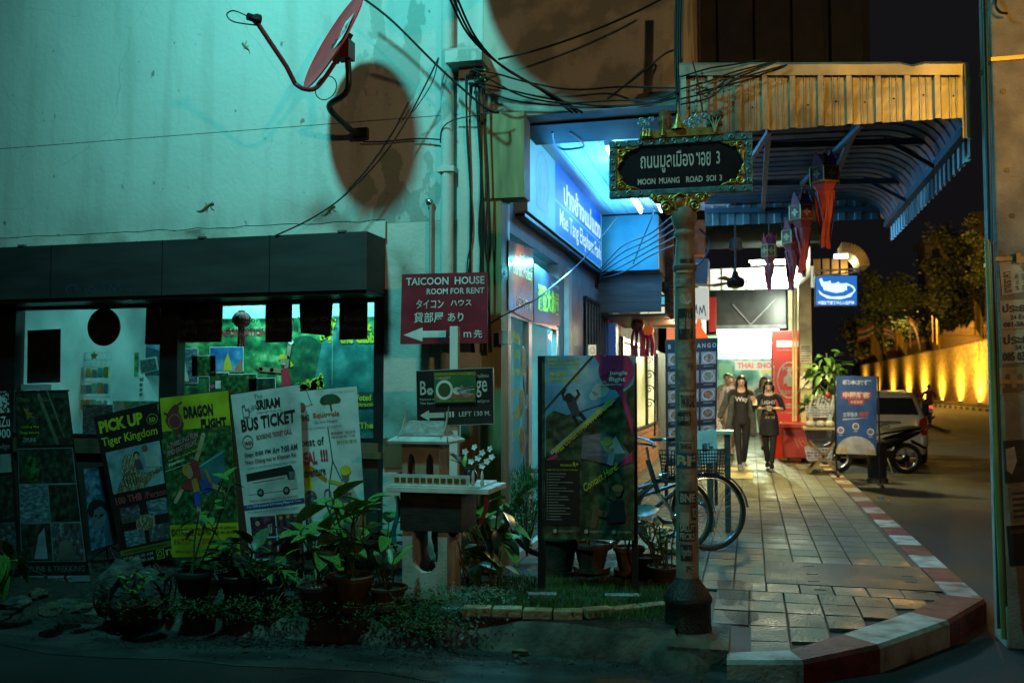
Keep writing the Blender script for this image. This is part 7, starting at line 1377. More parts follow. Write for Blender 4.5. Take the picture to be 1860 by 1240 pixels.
b.box(-1.86, -1.79, 13.6, 19, .85, .9, black_trim); b.box(-1.86, -1.79, 13.6, 19, 2.24, 2.3, black_trim); b.build('window_frame', t)
b = MB(); b.box(-1.86, -1.7, 12.2, 12.45, .15, 2.4, glow(.03, .1, .35, .4)); b.build('blue_post', t)
t = thing('scroll_ironwork', 'black curling ironwork stand before the lit shop window', 'ironwork', pY(1190, 770, 13.2)); b = MB(); c = pY(1186, 700, 13.2); b.tube([c + V((.02, 0, -.7)), c + V((.03, 0, .5)), c + V((-.02, 0, .66)), c + V((-.12, 0, .7))], .012, blackm, 6)
for dz_, r in ((.15, .07), (-.05, .06), (-.25, .07), (.35, .05)): scr(c + V((-.05, 0, dz_)), r, 1.4, blackm, b, 1, .14)
b.build('rod', t)
# menu board, hanging paper, stool
P_ = pxpanel(0, 0, 0, 0, 11.6, [(1208, 617), (1304, 613), (1300, 838), (1210, 846)]); t = thing('menu_board', 'dark menu board with a grid of dish photographs behind the post', 'menu board', P_.c[3]); P_.body('board', mat('menu_dark', (.02, .025, .032), .4, var=.2), t, .03); bm_ = .0
P_.txt(.06, .04, .11, .075, 'B', Wh, 3, .02); P_.txt(.52, .04, .97, .078, 'M A N G O', Wh, 3, .02); P_.txt(.2, .04, .3, .075, 'I G', Wh, 3, .02)
dcol = [photo('dish_red', [(.12, .05, .02), (.4, .16, .06), (.5, .4, .25)], 30), photo('dish_brown', [(.1, .06, .03), (.3, .18, .08), (.5, .42, .3)], 34), photo('dish_green', [(.1, .1, .05), (.26, .25, .12), (.5, .46, .36)], 34)]
for r_ in range(6):
    for c_ in range(3):
        u, v = .05 + c_ * .32, .11 + r_ * .148; P_.rect(u, v, u + .28, v + .10, mat('dish_table', (.3, .27, .24), .5, c2=(.42, .39, .35), scale=12), 2); P_.ell(u + .14, v + .05, .12, .045, ink(.55, .55, .52), 3); P_.ell(u + .14, v + .05, .095, .034, dcol[(r_ + c_ * 2) % 3], 4); P_.rect(u + .05, v + .112, u + .23, v + .12, ink(.25, .25, .25), 2)
P_.done('menu_print', t); b = MB()
for q in (P_.c[3], P_.c[2]): b.box(q.x - .02, q.x + .02, 11.58, 11.64, .15, q.z + .02, blackm)
b.build('leg', t)
P_ = pxpanel(0, 0, 0, 0, 9.0, [(1263, 783), (1301, 779), (1305, 837), (1268, 845)]); ob = P_.body('rental_paper', mat('paper_pale', (.40, .41, .38), .7, c2=(.5, .5, .46), scale=6), None, .003); tag(ob, 'white paper with two Chinese rental characters hanging by the bicycles', 'paper'); P_.txt(.25, .38, .82, .64, '租赁', K, 3, .02); adopt(P_.done('paper_lettering'), ob)
t = thing('side_table', 'small pale-topped table with dark leg behind the rental paper', 'table', pz(1297, 862, .15) * .62); zt_ = pY(1300, 782, 9.5).z; x0 = pY(1283, 782, 9.5).x; b = MB(); b.box(x0, x0 + .26, 9.4, 9.8, zt_ - .03, zt_, mat('table_top', (.4, .34, .2), .5)); b.build('top', t)
for x, y in ((x0 + .03, 9.45), (x0 + .2, 9.45), (x0 + .03, 9.75), (x0 + .2, 9.75)): b = MB(); b.box(x - .025, x + .025, y - .025, y + .025, .15, zt_ - .03, wood_d); b.build('leg', t)
b = MB(); p = pz(1330, 850, .155); b.box(p.x - .35, p.x + .35, p.y - 1.9, p.y + .2, .15, .158, mat('cardboard', (.38, .33, .16), .8, c2=(.5, .44, .24), scale=4)); tag(b.build('cardboard_sheet'), 'flat tan cardboard sheet on the paving at the shop side', 'cardboard')
# ================================================================ hanging lanna lanterns under the awning
lm = mat('lantern_maroon', (.42, .05, .04), .7, c2=(.52, .08, .065), scale=10); lg_ = mat('lantern_gold', (.55, .42, .08), .5, .2, var=.15); lp_ = mat('lantern_violet', (.26, .06, .14), .6, var=.2)
def lanna(px, py, Y, wpx, hpx, tail, label, twist=0, zz=None):
    c = pY(px, py, Y); sc_ = Y / 1700 * 1.03; w, h = wpx * sc_ / 2, hpx * sc_; t = thing('hanging_lantern', label, 'lantern', c); n = 6
    ring = lambda r, z: [c + V((r * math.cos(twist + 2 * math.pi * k / n), r * math.sin(twist + 2 * math.pi * k / n), z)) for k in range(n)]
    b = MB(); b.add(ring(w, -h / 2) + ring(w, h / 2), [(k, (k + 1) % n, n + (k + 1) % n, n + k) for k in range(n)], lm); bd = b.build('band', t)
    b = MB(); a0, a1 = ring(w * 1.01, h / 2), ring(w * 1.01, -h / 2); b.tube(a0, .006, lg_, 4, closed=True); b.tube(a1, .006, lg_, 4, closed=True)
    for k in range(n):
        b.tube([a0[k], a1[k]], .006, lg_, 4); m_ = (a0[k] + a0[(k + 1) % n] + a1[k] + a1[(k + 1) % n]) / 4; nn = (m_ - c); nn.z = 0; nn.normalize(); tt = V((-nn.y, nn.x, 0)); m_ += nn * .004
        for j in range(4): aa = j * math.pi / 2; d = tt * math.cos(aa) + V((0, 0, 1)) * math.sin(aa); e = tt * -math.sin(aa) + V((0, 0, 1)) * math.cos(aa); b.add([m_, m_ + d * h * .16 + e * h * .1, m_ + d * h * .30, m_ + d * h * .16 - e * h * .1], [(0, 1, 2, 3)], lg_)
    b.build('gold_trim', bd)
    b = MB(); up1 = ring(w * .92, h * .5); b.add(up1 + ring(w * .34, h * 1.25) + [c + V((0, 0, h * 1.6))], [(k, (k + 1) % n, n + (k + 1) % n, n + k) for k in range(n)] + [(n + k, n + (k + 1) % n, 2 * n) for k in range(n)], lm)
    for k in range(n): q, q2 = up1[k], up1[(k + 1) % n]; b.add([q, q2, (q + q2) / 2 + V((0, 0, h * .9)) + ((q + q2) / 2 - c).normalized() * .03], [(0, 1, 2)], lm if k % 2 else lp_)
    b.add(ring(w * .92, -h * .5) + ring(w * .45, -h * 1.1), [(k, (k + 1) % n, n + (k + 1) % n, n + k) for k in range(n)], lm); b.build('crown', t)
    b = MB(); T = tail * sc_; rr_ = random.Random(int(px))
    for k in range(9):
        a = k * .698; r_ = w * .42; vs = []
        for i in range(9):
            q = i / 8; cc = c + V((r_ * math.cos(a) * (1 - .25 * q) + .02 * math.sin(q * 4 + k), r_ * math.sin(a) * (1 - .25 * q), -h * 1.0 - T * q * (.85 + .15 * rr_.random()))); tt = V((-math.sin(a), math.cos(a), 0)) * w * .22; vs += [cc - tt, cc + tt]
        b.add(vs, [(2 * i, 2 * i + 1, 2 * i + 3, 2 * i + 2) for i in range(8)], mat('tail_cloth', (.48, .07, .06), .8, c2=(.58, .11, .09), scale=7), True)
    b.build('tail', t); b = MB(); b.tube([c + V((0, 0, h * 1.5)), V((c.x, c.y, zz or 3.45))], .003, mat('cord_grey', (.2, .22, .22), .6), 4); b.build('cord', t)
lanna(1498, 320, 7.5, 52, 26, 100, 'largest maroon hanging lantern with long cloth tail, hanging just inside the awning front', .4)
lanna(1457, 388, 8.8, 44, 24, 84, 'middle maroon hanging lantern with gold emblems, behind the largest one', .35)
lanna(1437, 432, 10.1, 34, 22, 70, 'third hanging lantern with violet sides, half behind the middle one', .5)
lanna(1397, 456, 11.6, 26, 20, 50, 'smallest hanging lantern before the bright arcade band', .3, 4.35)
t = thing('ceiling_fan', 'dark ceiling fan on a long rod before the lit arcade band', 'fan', pY(1338, 435, 12.5)); c = pY(1336, 512, 12.5); top = pY(1336, 436, 12.5); b = MB(); b.tube([c + V((0, 0, .05)), V((top.x, top.y, 4.35))], .014, galv, 8); b.build('rod', t); b = MB(); b.lathe([(.09, 0), (.07, .14), (.02, .15)], top - V((0, 0, .12)), galv, 14); b.build('canopy', t)
b = MB(); b.lathe([(.03, -.09), (.10, -.07), (.12, -.02), (.11, .04), (.05, .07), (.03, .14)], c, blackm, 16); b.build('motor', t)
for a in (.25, 2.2, 4.4): d = V((math.cos(a), math.sin(a), 0)); e = V((-d.y, d.x, .18)).normalized() * .06; b = MB(); b.prism([c + d * .1 - e * .5, c + d * .55 - e, c + d * .58 + e, c + d * .1 + e * .5], (0, 0, .008), mat('fan_blade', (.06, .07, .06), .5)); b.build('blade', t)
for k, (y, z, w, h, c, lb) in enumerate(((15.5, 2.55, .5, .34, (.9, .85, .55, .9), 'small cream lit sign jutting out over the second lane shop'), (17.5, 2.75, .5, .5, (.1, .6, .75, .8), 'cyan lit sign further down the lane shops'), (20.5, 2.5, .7, .4, (.9, .25, .1, .8), 'orange-red lit sign over the far lane shops'), (23.5, 2.9, .7, .6, (.95, .9, .8, 1.2), 'white lit sign high over the far lane shops'), (26.5, 2.5, .9, .5, (.3, .8, .3, .8), 'green lit sign at the end of the lane shops'))):
    t = thing('hanging_sign', lb, 'sign', (-1.75 + w / 2, y, z)); b = MB(); b.box(-1.75, -1.75 + w, y, y + .1, z, z + h, glow(*c)); b.build('lit_face', t); b = MB(); b.box(-1.78, -1.72 + w, y + .02, y + .08, z + h, z + h + .04, blackm); b.build('bracket', t)
# ================================================================ arcade: column, red cabinet, stall, plants, blue lightbox
q0, q1 = pY(1450, 485, 18.8), pY(1477, 760, 18.8); t = thing('concrete_column', 'pale concrete column with pasted notices beside the red cabinet', 'column', ((q0.x + q1.x) / 2, 18.9, .15)); cc_ = mat('column_concrete', (.26, .24, .17), .8, c2=[(.38, .35, .25), (.46, .43, .32)], scale=4, bump=.3)
b = MB(); b.box(q0.x, q1.x, 18.8, 19.1, .15, 4.3, cc_); b.build('shaft', t, bevel=.015)
for i, (px0, py0, px1, py1) in enumerate(((1453, 626, 1474, 641), (1453, 643, 1474, 658))): P_ = pxpanel(px0, py0, px1, py1, 18.79); [P_.rect(.08, .15 + k * .28, .92, .30 + k * .28, ink(.1, .1, .1), 2) for k in range(3)]; P_.body('notice', ink(.55, .54, .48), t, .003); P_.done('notice_print', t)
b = MB(); b.add([pY(*p, 18.785) for p in ((1453, 683), (1476, 684), (1476, 700), (1470, 706), (1460, 703), (1452, 706))], [(0, 1, 2, 3, 4, 5)], ink(.5, .49, .44)); b.add([pY(*p, 18.785) for p in ((1460, 676), (1472, 677), (1470, 681), (1459, 681))], [(0, 1, 2, 3)], ink(.6, .58, .52)); b.build('torn_paper', t)
b = MB()
for px in (1441, 1446): a = pY(px, 520, 18.6); e = pY(px, 765, 18.6); b.tube([a, e], .022, mat('conduit_beige', (.45, .36, .24), .5), 8)
b.build('conduit', t)
P_ = Panel(pY(1405, 602, 19.6), pY(1452, 602, 19.6), pY(1452, 768, 19.6), pY(1405, 768, 19.6)); rc = mat('cabinet_red', (.60, .02, .016), .4, c2=(.70, .035, .025), scale=3); rb2 = mat('box_red', (.24, .016, .018), .45, c2=(.32, .03, .03), scale=4)
t = thing('red_cabinet', 'tall red cabinet with round white emblem and Chinese greeting', 'cabinet', (P_.c[3].x + .25, 19.8, .15)); b = MB(); b.box(P_.c[0].x - .04, P_.c[1].x, 19.61, 20.3, .15, P_.c[0].z + .02, rc); b.build('case', t, bevel=.02)
pwh = ink(.65, .6, .56); P_.rect(.12, .10, .95, .17, pwh, 2); P_.rect(.10, .2, .96, .207, ink(.6, .3, .28), 2); P_.ring(.62, .53, .48, .20, pwh, 3, .93); P_.txt(.36, .385, .8, .43, 'POPO', pwh, 3, .02); P_.poly([(.38, .58), (.40, .50), (.5, .48), (.54, .44), (.66, .44), (.70, .48), (.82, .50), (.86, .58), (.74, .56), (.70, .60), (.54, .60), (.5, .56)], pwh, 3); P_.poly([(.52, .44), (.56, .40), (.66, .40), (.70, .44)], pwh, 4); P_.txt(.25, .64, .95, .69, '酒店中文饭', pwh, 3); P_.txt(.45, .78, .95, .845, '欢迎', pwh, 3, .02); P_.txt(.3, .88, .9, .895, 'A 每日营业中', pwh, 3)
P_.txtq([(-.06, .30), (.04, .30), (.04, .62), (-.06, .62)], '象', pwh, 3); P_.done('cabinet_lettering', t); P_ = None
q0, q1 = pz(1418, 835, .15), pz(1475, 835, .15); t = thing('red_box', 'scuffed dark red chest with a lid before the red cabinet', 'chest', ((q0.x + q1.x) / 2, 18.7, .15)); q0 = V((q0.x, 18.3, 0)); b = MB(); x0, x1 = pY(1421, 800, 18.3).x, pY(1476, 800, 18.3).x; zt_ = pY(1440, 768, 18.3).z; b.box(x0, x1, 18.3, 18.9, .25, zt_ - .1, rb2); b.build('body', t, bevel=.02); b = MB(); b.box(x0 - .04, x1 + .02, 18.26, 18.94, zt_ - .1, zt_, rb2); b.build('lid', t, bevel=.02)
for x in (x0 + .08, x1 - .12): b = MB(); b.box(x, x + .06, 18.34, 18.4, .15, .25, blackm); b.build('foot', t)
b = MB(); [b.bar((x0 + .22 + k * .07, 18.297, .62 - .02 * k), (x0 + .30 + k * .06, 18.297, .44 + .03 * k), .006, .004, ink(.5, .4, .38)) for k in range(4)]; b.build('scratch_mark', t)
# produce stall
S = pz(1493, 850, .15); SY = 16.3; zf = lambda py: pY(1490, py, SY).z; xf = lambda px: pY(px, 770, SY).x
t = thing('produce_stall', 'folding produce stand with wooden crossed legs and a tray', 'stall', (xf(1490), SY, .15)); b = MB(); b.box(xf(1459), xf(1521), SY - .02, SY + .5, zf(778) - .02, zf(776), mat('tray_wood', (.4, .32, .15), .6)); b.build('tray', t)
wl2 = mat('stall_wood', (.22, .15, .06), .7, var=.3)
for a, c_ in (((xf(1520), zf(800)), (xf(1467), .15)), ((xf(1470), zf(800)), (xf(1522), .15))):
    for y in (SY + .02, SY + .45): b = MB(); b.bar((a[0], y, a[1]), (c_[0], y, c_[1]), .05, .04, wl2); b.build('leg', t)
    
for px in (1470, 1518): b = MB(); b.bar((xf(px), SY + .46, .5), (xf(px), SY + .48, zf(720)), .04, .04, wl2); b.build('post', t)
b = MB(); b.box(xf(1468), xf(1520), SY + .0, SY + .45, .34, .36, wl2); b.build('lower_shelf', t)
def crate(x0, x1, y0, y1, z0, z1, M, label, group=None):
    t = thing('wire_basket', label, 'basket', ((x0 + x1) / 2, (y0 + y1) / 2, z0), group); b = MB(); loop = lambda z, s_: [((x0 + x1) / 2 + (x0 - x1) / 2 * s_ * u, (y0 + y1) / 2 + (y0 - y1) / 2 * s_ * v, z) for u, v in ((1, 1), (-1, 1), (-1, -1), (1, -1))]
    for k in range(5): b.tube(loop(z0 + (z1 - z0) * k / 4, .85 + .15 * k / 4), .008, M, 4, closed=True)
    A, B_ = loop(z0, .85), loop(z1, 1)
    for k in range(4):
        for j in range(7): f = j / 7; b.tube([V(A[k]).lerp(V(A[(k + 1) % 4]), f), V(B_[k]).lerp(V(B_[(k + 1) % 4]), f)], .006, M, 4, caps=False)
    b.build('wire_side', t); b = MB(); b.box(x0 + .03, x1 - .03, y0 + .03, y1 - .03, z0, z0 + .01, M); b.build('bottom', t)
wpl = mat('basket_white', (.5, .52, .55), .5, var=.1); bpl = mat('basket_dark', (.05, .05, .06), .5)
crate(xf(1464), xf(1516), SY, SY + .4, zf(800), zf(782), bpl, 'dark wire basket under the stall tray'); crate(xf(1463), xf(1512), SY, SY + .4, .36, .36 + .2, wpl, 'white basket with purple packets on the lower stall shelf'); crate(xf(1466), xf(1518), SY + .2, SY + .6, zf(758), zf(738), wpl, 'white basket of wrapped leeks on top of the stall')
rr = random.Random(12)
for k in range(3): c = V((xf(1467 + k * 17) + .06, SY + .12, zf(775) + .05)); b = MB(); b.ball(c, .085, .08, .055, mat('bun_cloth', (.5, .48, .40), .7, c2=(.62, .6, .52), scale=20, bump=.5), 12, 7); tag(b.build('cabbage_bundle'), 'pale wrapped bundle on the stall tray, %s along it' % ['first', 'second', 'third'][k], 'vegetable', 'pale bundles on the stall tray')
for k in range(8): x = xf(1472) + k * .055; b = MB(); b.tube([(x, SY + .3, zf(752)), (x + .08, SY + .42, zf(718) + rr.uniform(-.02, .03))], [.03, .022], mat('leek', (.42, .43, .36), .5, c2=(.6, .6, .55), scale=14), 8); tag(b.build('leek'), '%s white wrapped leek from the column side in the top basket' % ORD[k], 'vegetable', 'wrapped leeks in the top basket')
for k in range(5): x = xf(1468) + k * .07; b = MB(); b.ball((x, SY + .12, .45 + .03 * (k % 2)), .05, .06, .04, mat('purple_packet', (.22, .05, .22), .4, c2=(.45, .3, .1), scale=14), 8, 6); tag(b.build('snack_packet'), '%s purple packet from the column side in the lower stall basket' % ORD[k], 'packet', 'purple packets in the lower basket')
b = MB(); b.ball((xf(1508), SY + .32, zf(718)), .05, M=mat('tomato_red', (.4, .03, .02), .3)); tag(b.build('tomato_bag'), 'red tomato bag on top of the wrapped leeks', 'vegetable')
# hanging plant by the column, leafy greens below
def leafball(name, label, c, rx, rz, n, L, M, seed, group=None, ry=None, trunk=None):
    t = thing(name, label, 'plant', (c.x, c.y, c.z - rz), group); r_ = random.Random(seed); me = leaf_mesh(M, .22, .35)
    for k in range(n):
        a = r_.uniform(0, 6.28); v = r_.uniform(-1, 1); s_ = math.sqrt(1 - v * v); q = r_.uniform(.45, 1); p = c + V((rx * q * s_ * math.cos(a), (ry or rx) * q * s_ * math.sin(a), rz * q * v)); inst('leaf', me, t, leaf_M(p, a + r_.uniform(-.6, .6), r_.uniform(-1.0, .6), L * r_.uniform(.7, 1.2), r_.uniform(-.6, .6)))
    b = MB(); b.tube([c + V((0, 0, -rz)), c + V((.03, 0, 0)), c + V((0, 0, rz * .8))], .015, stem_m, 5)
    for k in range(8): a = k * .8; b.tube([c + V((0, 0, -rz * .4 + k * .05)), c + V((rx * .7 * math.cos(a), (ry or rx) * .7 * math.sin(a), rz * (.1 * k - .4)))], .006, stem_m, 4)
    b.build('stem', t); return t
leafS = mat('leaf_street', (.03, .10, .02), .4, c2=(.10, .22, .05), scale=3)
leafball('hanging_shrub', 'bright leafy shrub growing beside the concrete column', pY(1502, 682, 18.3), .30, .52, 90, .24, leafS, 3); leafball('leafy_greens', 'bunch of leafy greens drooping over the stall baskets', pY(1490, 728, 16.9), .33, .18, 46, .2, leafS, 5)
# blue lightbox with bracket, barrel canopy behind
P_ = pxpanel(1480, 499, 1558, 556, 17.5); t = thing('blue_lightbox', 'blue backlit sign with a white boat-shaped emblem on a bracket', 'lightbox sign', P_.c[3]); P_.body('box', blackm, t, .12); P_.rect(.02, .03, .98, .97, glow(.02, .16, .55, 1.0), 1); wb = glow(.6, .86, 1, 1.4)
P_.poly([(.08, .48), (.2, .62), (.4, .70), (.7, .68), (.9, .54), (.92, .40), (.84, .34), (.7, .36), (.74, .42), (.68, .54), (.5, .58), (.3, .52), (.16, .36), (.10, .14), (.16, .10), (.22, .28), (.36, .18), (.40, .32), (.56, .22), (.60, .34), (.74, .26), (.9, .36), (.95, .50), (.84, .70), (.6, .78), (.3, .76), (.12, .62)], wb, 3); P_.txt(.2, .22, .75, .5, 'นิทานชา', wb, 4, .05); P_.txt(.08, .83, .92, .95, '中国游客服务中心入住接待', wb, 3, .02); P_.done('sign_emblem', t)
b = MB(); a, c_ = pY(1480, 492, 17.5), pY(1560, 488, 17.5); b.tube([a, c_], .02, white_p, 6); b.tube([a + V((0, 0, -.1)), c_ + V((0, 0, -.05))], .015, white_p, 6); [b.tube([a.lerp(c_, k / 6) + V((0, 0, -.08)), a.lerp(c_, (k + .5) / 6)], .01, white_p, 5) for k in range(6)]; b.build('bracket', t)
lamp('lightbox_light', 'AREA', ((P_.c[0].x + P_.c[1].x) / 2, 17.4, P_.c[0].z - .3), 12, (.1, .5, 1), .9, aim=((P_.c[0].x), 10, 2), size_y=.5)
t = thing('barrel_canopy', 'curved slatted canopy end lit yellow above the blue lightbox', 'canopy', pY(1530, 495, 18.2)); cx, cz = pY(1532, 480, 18.2).x, pY(1532, 480, 18.2).z
for k in range(13):
    a = math.radians(6 + k * 7); r0, r1 = .28, .46; b = MB(); d = V((math.cos(a), 0, math.sin(a))); e = V((-d.z, 0, d.x)) * .02; o = V((cx, 18.2, cz - .05)); b.prism([o + d * r0 - e, o + d * r1 - e, o + d * r1 + e, o + d * r0 + e], (0, .9, 0), mat('canopy_slat', (.45, .32, .12), .5, .3, var=.15)); b.build('slat', t)
b = MB(); [b.box(cx - .52 + k * .16, cx - .40 + k * .16, 18.25, 18.28, cz - .22, cz + .12, mat('canopy_slat', (.45, .32, .12))) for k in range(4)]; b.build('end_board', t)
t = thing('flood_lamp', 'white flood lamp under the barrel canopy', 'lamp', pY(1527, 465, 18)); c = pY(1527, 465, 18.0); b = MB(); b.box(c.x - .13, c.x + .13, 17.95, 18.1, c.z - .03, c.z + .02, blackm); b.build('case', t); b = MB(); b.box(c.x - .12, c.x + .12, 17.93, 17.95, c.z - .05, c.z + .03, glow(.7, .85, 1, 6)); b.build('lens', t)
lamp('canopy_light', 'POINT', (cx, 18.0, cz - .1), 7, (1, .62, .2), .1)
# blue travel banner on a black frame, bollard
P_ = pxpanel(0, 0, 0, 0, 15.9, [(1519, 682), (1593, 683), (1592, 826), (1518, 823)]); t = thing('travel_banner', 'blue travel agency banner with Chinese lettering on a black frame', 'banner', (P_.c[3].x + .3, 15.95, .15)); P_.body('sheet', mat('banner_blue', (.02, .07, .22), .45, c2=(.03, .10, .28), scale=4, bump=.15, bscale=5), t, .003)
P_.ell(.5, .97, .48, .20, ink(.38, .38, .36), 1); P_.rect(0, .985, 1, 1, ink(.38, .38, .36), 2); P_.txt(.15, .05, .86, .115, '积木旅行', ink(.45, .5, .55), 3, .03); P_.poly([(.14, .2), (.86, .2), (.86, .29), (.70, .30), (.68, .37), (.32, .37), (.3, .3), (.14, .29)], ink(.32, .05, .05), 2); P_.txt(.17, .205, .83, .285, '中国游客', ink(.55, .5, .4), 3, .04); P_.txt(.35, .315, .65, .355, '本店消费', ink(.5, .45, .38), 3, .02); P_.txt(.17, .47, .54, .53, '立享租水', ink(.45, .5, .55), 3, .02, sk=-.01); P_.txt(.56, .46, .82, .525, '优惠', ink(.38, .08, .08), 3, .04, sk=-.01); P_.poly([(.17, .555), (.82, .53), (.17, .57)], ink(.5, .5, .5), 2)
for u, v in ((.12, .70), (.49, .645), (.85, .71)): P_.ell(u, v, .085, .045, ink(.5, .5, .52), 3); P_.ell(u, v, .06, .03, ink(.15, .13, .14), 4); P_.rect(u - .05, v + .06, u + .05, v + .07, ink(.4, .42, .46), 3)
for u in (.05, .15, .25, .8, .92): P_.poly([(u - .05, .985), (u - .03, .94), (u, .90), (u + .03, .95), (u + .05, .985)], ink(.45, .32, .08), 3)
P_.done('banner_lettering', t); b = MB(); c = P_.c; b.box(c[0].x - .035, c[0].x - .01, 15.9, 15.93, .15, c[0].z, blackm); b.box(c[1].x + .005, c[1].x + .03, 15.9, 15.93, .0, c[1].z, blackm); b.box(c[0].x - .035, c[1].x + .03, 15.9, 15.93, c[3].z - .03, c[3].z - .005, blackm); b.bar((c[0].x - .02, 15.6, .17), (c[0].x - .02, 16.3, .17), .04, .03, blackm); b.bar((c[1].x + .02, 15.6, .03), (c[1].x + .02, 16.3, .03), .04, .03, blackm); b.build('frame', t)
B0 = pz(1586, 862, 0); b = MB(); b.lathe([(.17, 0), (.17, .06), (.15, .08), (.15, .62), (.155, .66), (.12, .70)], (B0.x - .1, 16.6, 0), mat('bollard_dark', (.03, .028, .027), .6, var=.3), 18); tag(b.build('bollard'), 'dark squat bollard under the blue travel banner edge', 'bollard')
b = MB(); p = pz(1605, 913, .0); r_ = random.Random(3)
for k in range(26):
    q = p + V((r_.uniform(-.10, .10), r_.uniform(-.08, .08), .01 + r_.uniform(0, .06))); b.add([q + V((r_.uniform(-.05, .05), r_.uniform(-.05, .05), r_.uniform(-.01, .03))) for _ in range(3)], [(0, 1, 2)], mat('plastic_litter', (.4, .36, .26), .25, c2=(.5, .48, .4), scale=20))
tag(b.build('plastic_wrapper'), 'crumpled clear plastic wrapper lying on the road by the kerb', 'wrapper')
# ================================================================ bright shop at the end of the arcade
t = thing('bright_shop', 'glaring white shop front at the end of the arcade', 'shop', (.1, 30, .15)); q0, q1 = pY(1302, 592, 30), pY(1416, 650, 30); b = MB(); b.box(q0.x, q1.x, 30, 30.2, q1.z, q0.z, glow(.80, 1, .88, 4)); b.build('lit_ceiling', t)
b = MB(); q2, q3 = pY(1290, 650, 31), pY(1425, 735, 31); b.box(q2.x, q3.x, 31, 31.1, .15, q2.z, mat('shop_mixture', (.03, .12, .08), .6, c2=[(.12, .28, .2), (.5, .45, .3), (.1, .16, .2)], scale=1.6, emit=.6)); b.build('shelf_wall', t)
P_ = pxpanel(1335, 655, 1402, 672, 28.5); t2 = thing('thai_shop_banner', 'white banner with red shop lettering at the end of the arcade', 'banner', P_.c[3]); P_.body('sheet', glow(.75, .8, .62, .55), t2, .01); P_.txt(.06, .2, .5, .8, 'THAI', ink(.5, .04, .06), 3, .04); P_.txt(.6, .2, 1.1, .8, 'SHOP', ink(.5, .04, .06), 3, .04); P_.done('banner_lettering', t2)
b = MB(); q0, q1 = pY(1383, 672, 28.4), pY(1402, 678, 28.4); b.box(q0.x, q1.x, 28.4, 28.42, q1.z, q0.z, glow(.7, .65, .05, .6)); tag(b.build('yellow_strip'), 'yellow strip sign below the red-lettered shop banner', 'sign')
for k, (px0, py0, px1, py1, M, lb) in enumerate(((1306, 660, 1330, 690, glow(.05, .35, .14, .4), 'green lit poster beside the shop banner'), (1285, 655, 1304, 700, glow(.1, .4, .42, .4), 'teal lit panel behind the menu board'), (1340, 680, 1356, 740, glow(.05, .2, .25, .4), 'dark teal door at the end of the arcade'), (1296, 640, 1340, 652, glow(.6, .9, .9, .9), 'pale lintel with its own glow above the shop end'))):
    q0, q1 = pY(px0, py0, 28 + k * .1), pY(px1, py1, 28 + k * .1); b = MB(); b.box(q0.x, q1.x, 28 + k * .1, 28.08 + k * .1, q1.z, q0.z, M); tag(b.build('glowing_panel'), lb, 'panel')  # panels, door and lintel glow on their own in place of shop light
b = MB(); b.box(-1.8, 1.3, 40, 40.3, .15, 6, mat('end_wall', (.08, .08, .07), .8)); tag(b.build('end_wall'), 'dark wall closing the far end of the arcade', 'wall')
b = MB(); 
for y in (27.0,): b.box(1.05, 1.35, y, y + .3, .15, 4.4, cc_)
tag(b.build('concrete_pillar'), 'second concrete pillar far down the arcade edge', 'pillar')
# ================================================================ city wall with uplights across the road
XW, YW0, YW1 = 17.4, 40, 175; wallm = mat('old_brick_wall', (.20, .13, .06), .85, c2=[(.32, .22, .11), (.42, .30, .16)], scale=1.2, bump=.5, bscale=9, stretch=(1, 1, 2.5), lo=.3)
t = thing('city_wall', 'long old brick wall lit yellow by ground lamps across the road', 'wall', (XW, 100, .3)); b = MB(); b.box(XW, XW + 1, YW0, YW1, .0, 5.2, wallm); b.build('wall', t); b = MB(); r_ = random.Random(5)
y = YW0
while y < YW1: b.box(XW - .06, XW + .4, y, y + 1.9, 5.2, 5.26 + r_.uniform(0, .05), mat('coping', (.08, .06, .04), .9, var=.3)); y += 2
b.build('coping', t)
g = MB(); g.box(15.6, XW, YW0, YW1, -.1, .42, mat('verge', (.06, .05, .03), .9, c2=(.1, .08, .05), scale=3)); structure('verge', g)
kb = MB(); kb.box(15.32, 15.59, YW0, YW1, -.1, .19, joint_m); kb = structure('far_kerb', kb); y = 50; k = 0
while y < 120: b = MB(); b.box(15.3, 15.6, y, y + .98, 0, .20, kerb_w if k % 2 else mat('kerb_dark', (.03, .03, .03), .7)); b.build('kerb_stone', kb); y += 1; k += 1
for k, d in enumerate((58.5, 62.5, 67.5, 73.5, 80, 87, 95, 104, 114, 126, 140, 155)):
    t = thing('ground_lamp', 'glowing ground lamp at the foot of the city wall, lamp row', 'lamp', (XW - 1.45, d, .42), 'ground lamps along the city wall'); b = MB(); b.lathe([(.12, 0), (.14, .12), (.16, .16)], (XW - 1.45, d, .42), blackm, 10); b.build('housing', t); b = MB(); b.ball((XW - 1.45, d, .60), .09, .09, .05, glow(1, .75, .2, 9), 8, 5); b.build('lens', t)
    t['label'] = '%s glowing ground lamp along the city wall, counted from the utility pole' % (ORD + ['tenth', 'eleventh', 'twelfth'])[k]
    lamp('ground_lamp_light', 'SPOT', (XW - 1.35, d, .62), 4600 * (.5 + .9 * ((k * 37) % 10) / 10), (1, .56, .05), .08, aim=(XW + .1, d, 2.7), cone=138, blend=1)
t = thing('palisade_fence', 'wooden stake palisade along the top of the city wall', 'fence', (XW + .3, 100, 5.2)); sm_ = mat('stake_wood', (.2, .13, .07), .8, var=.3)
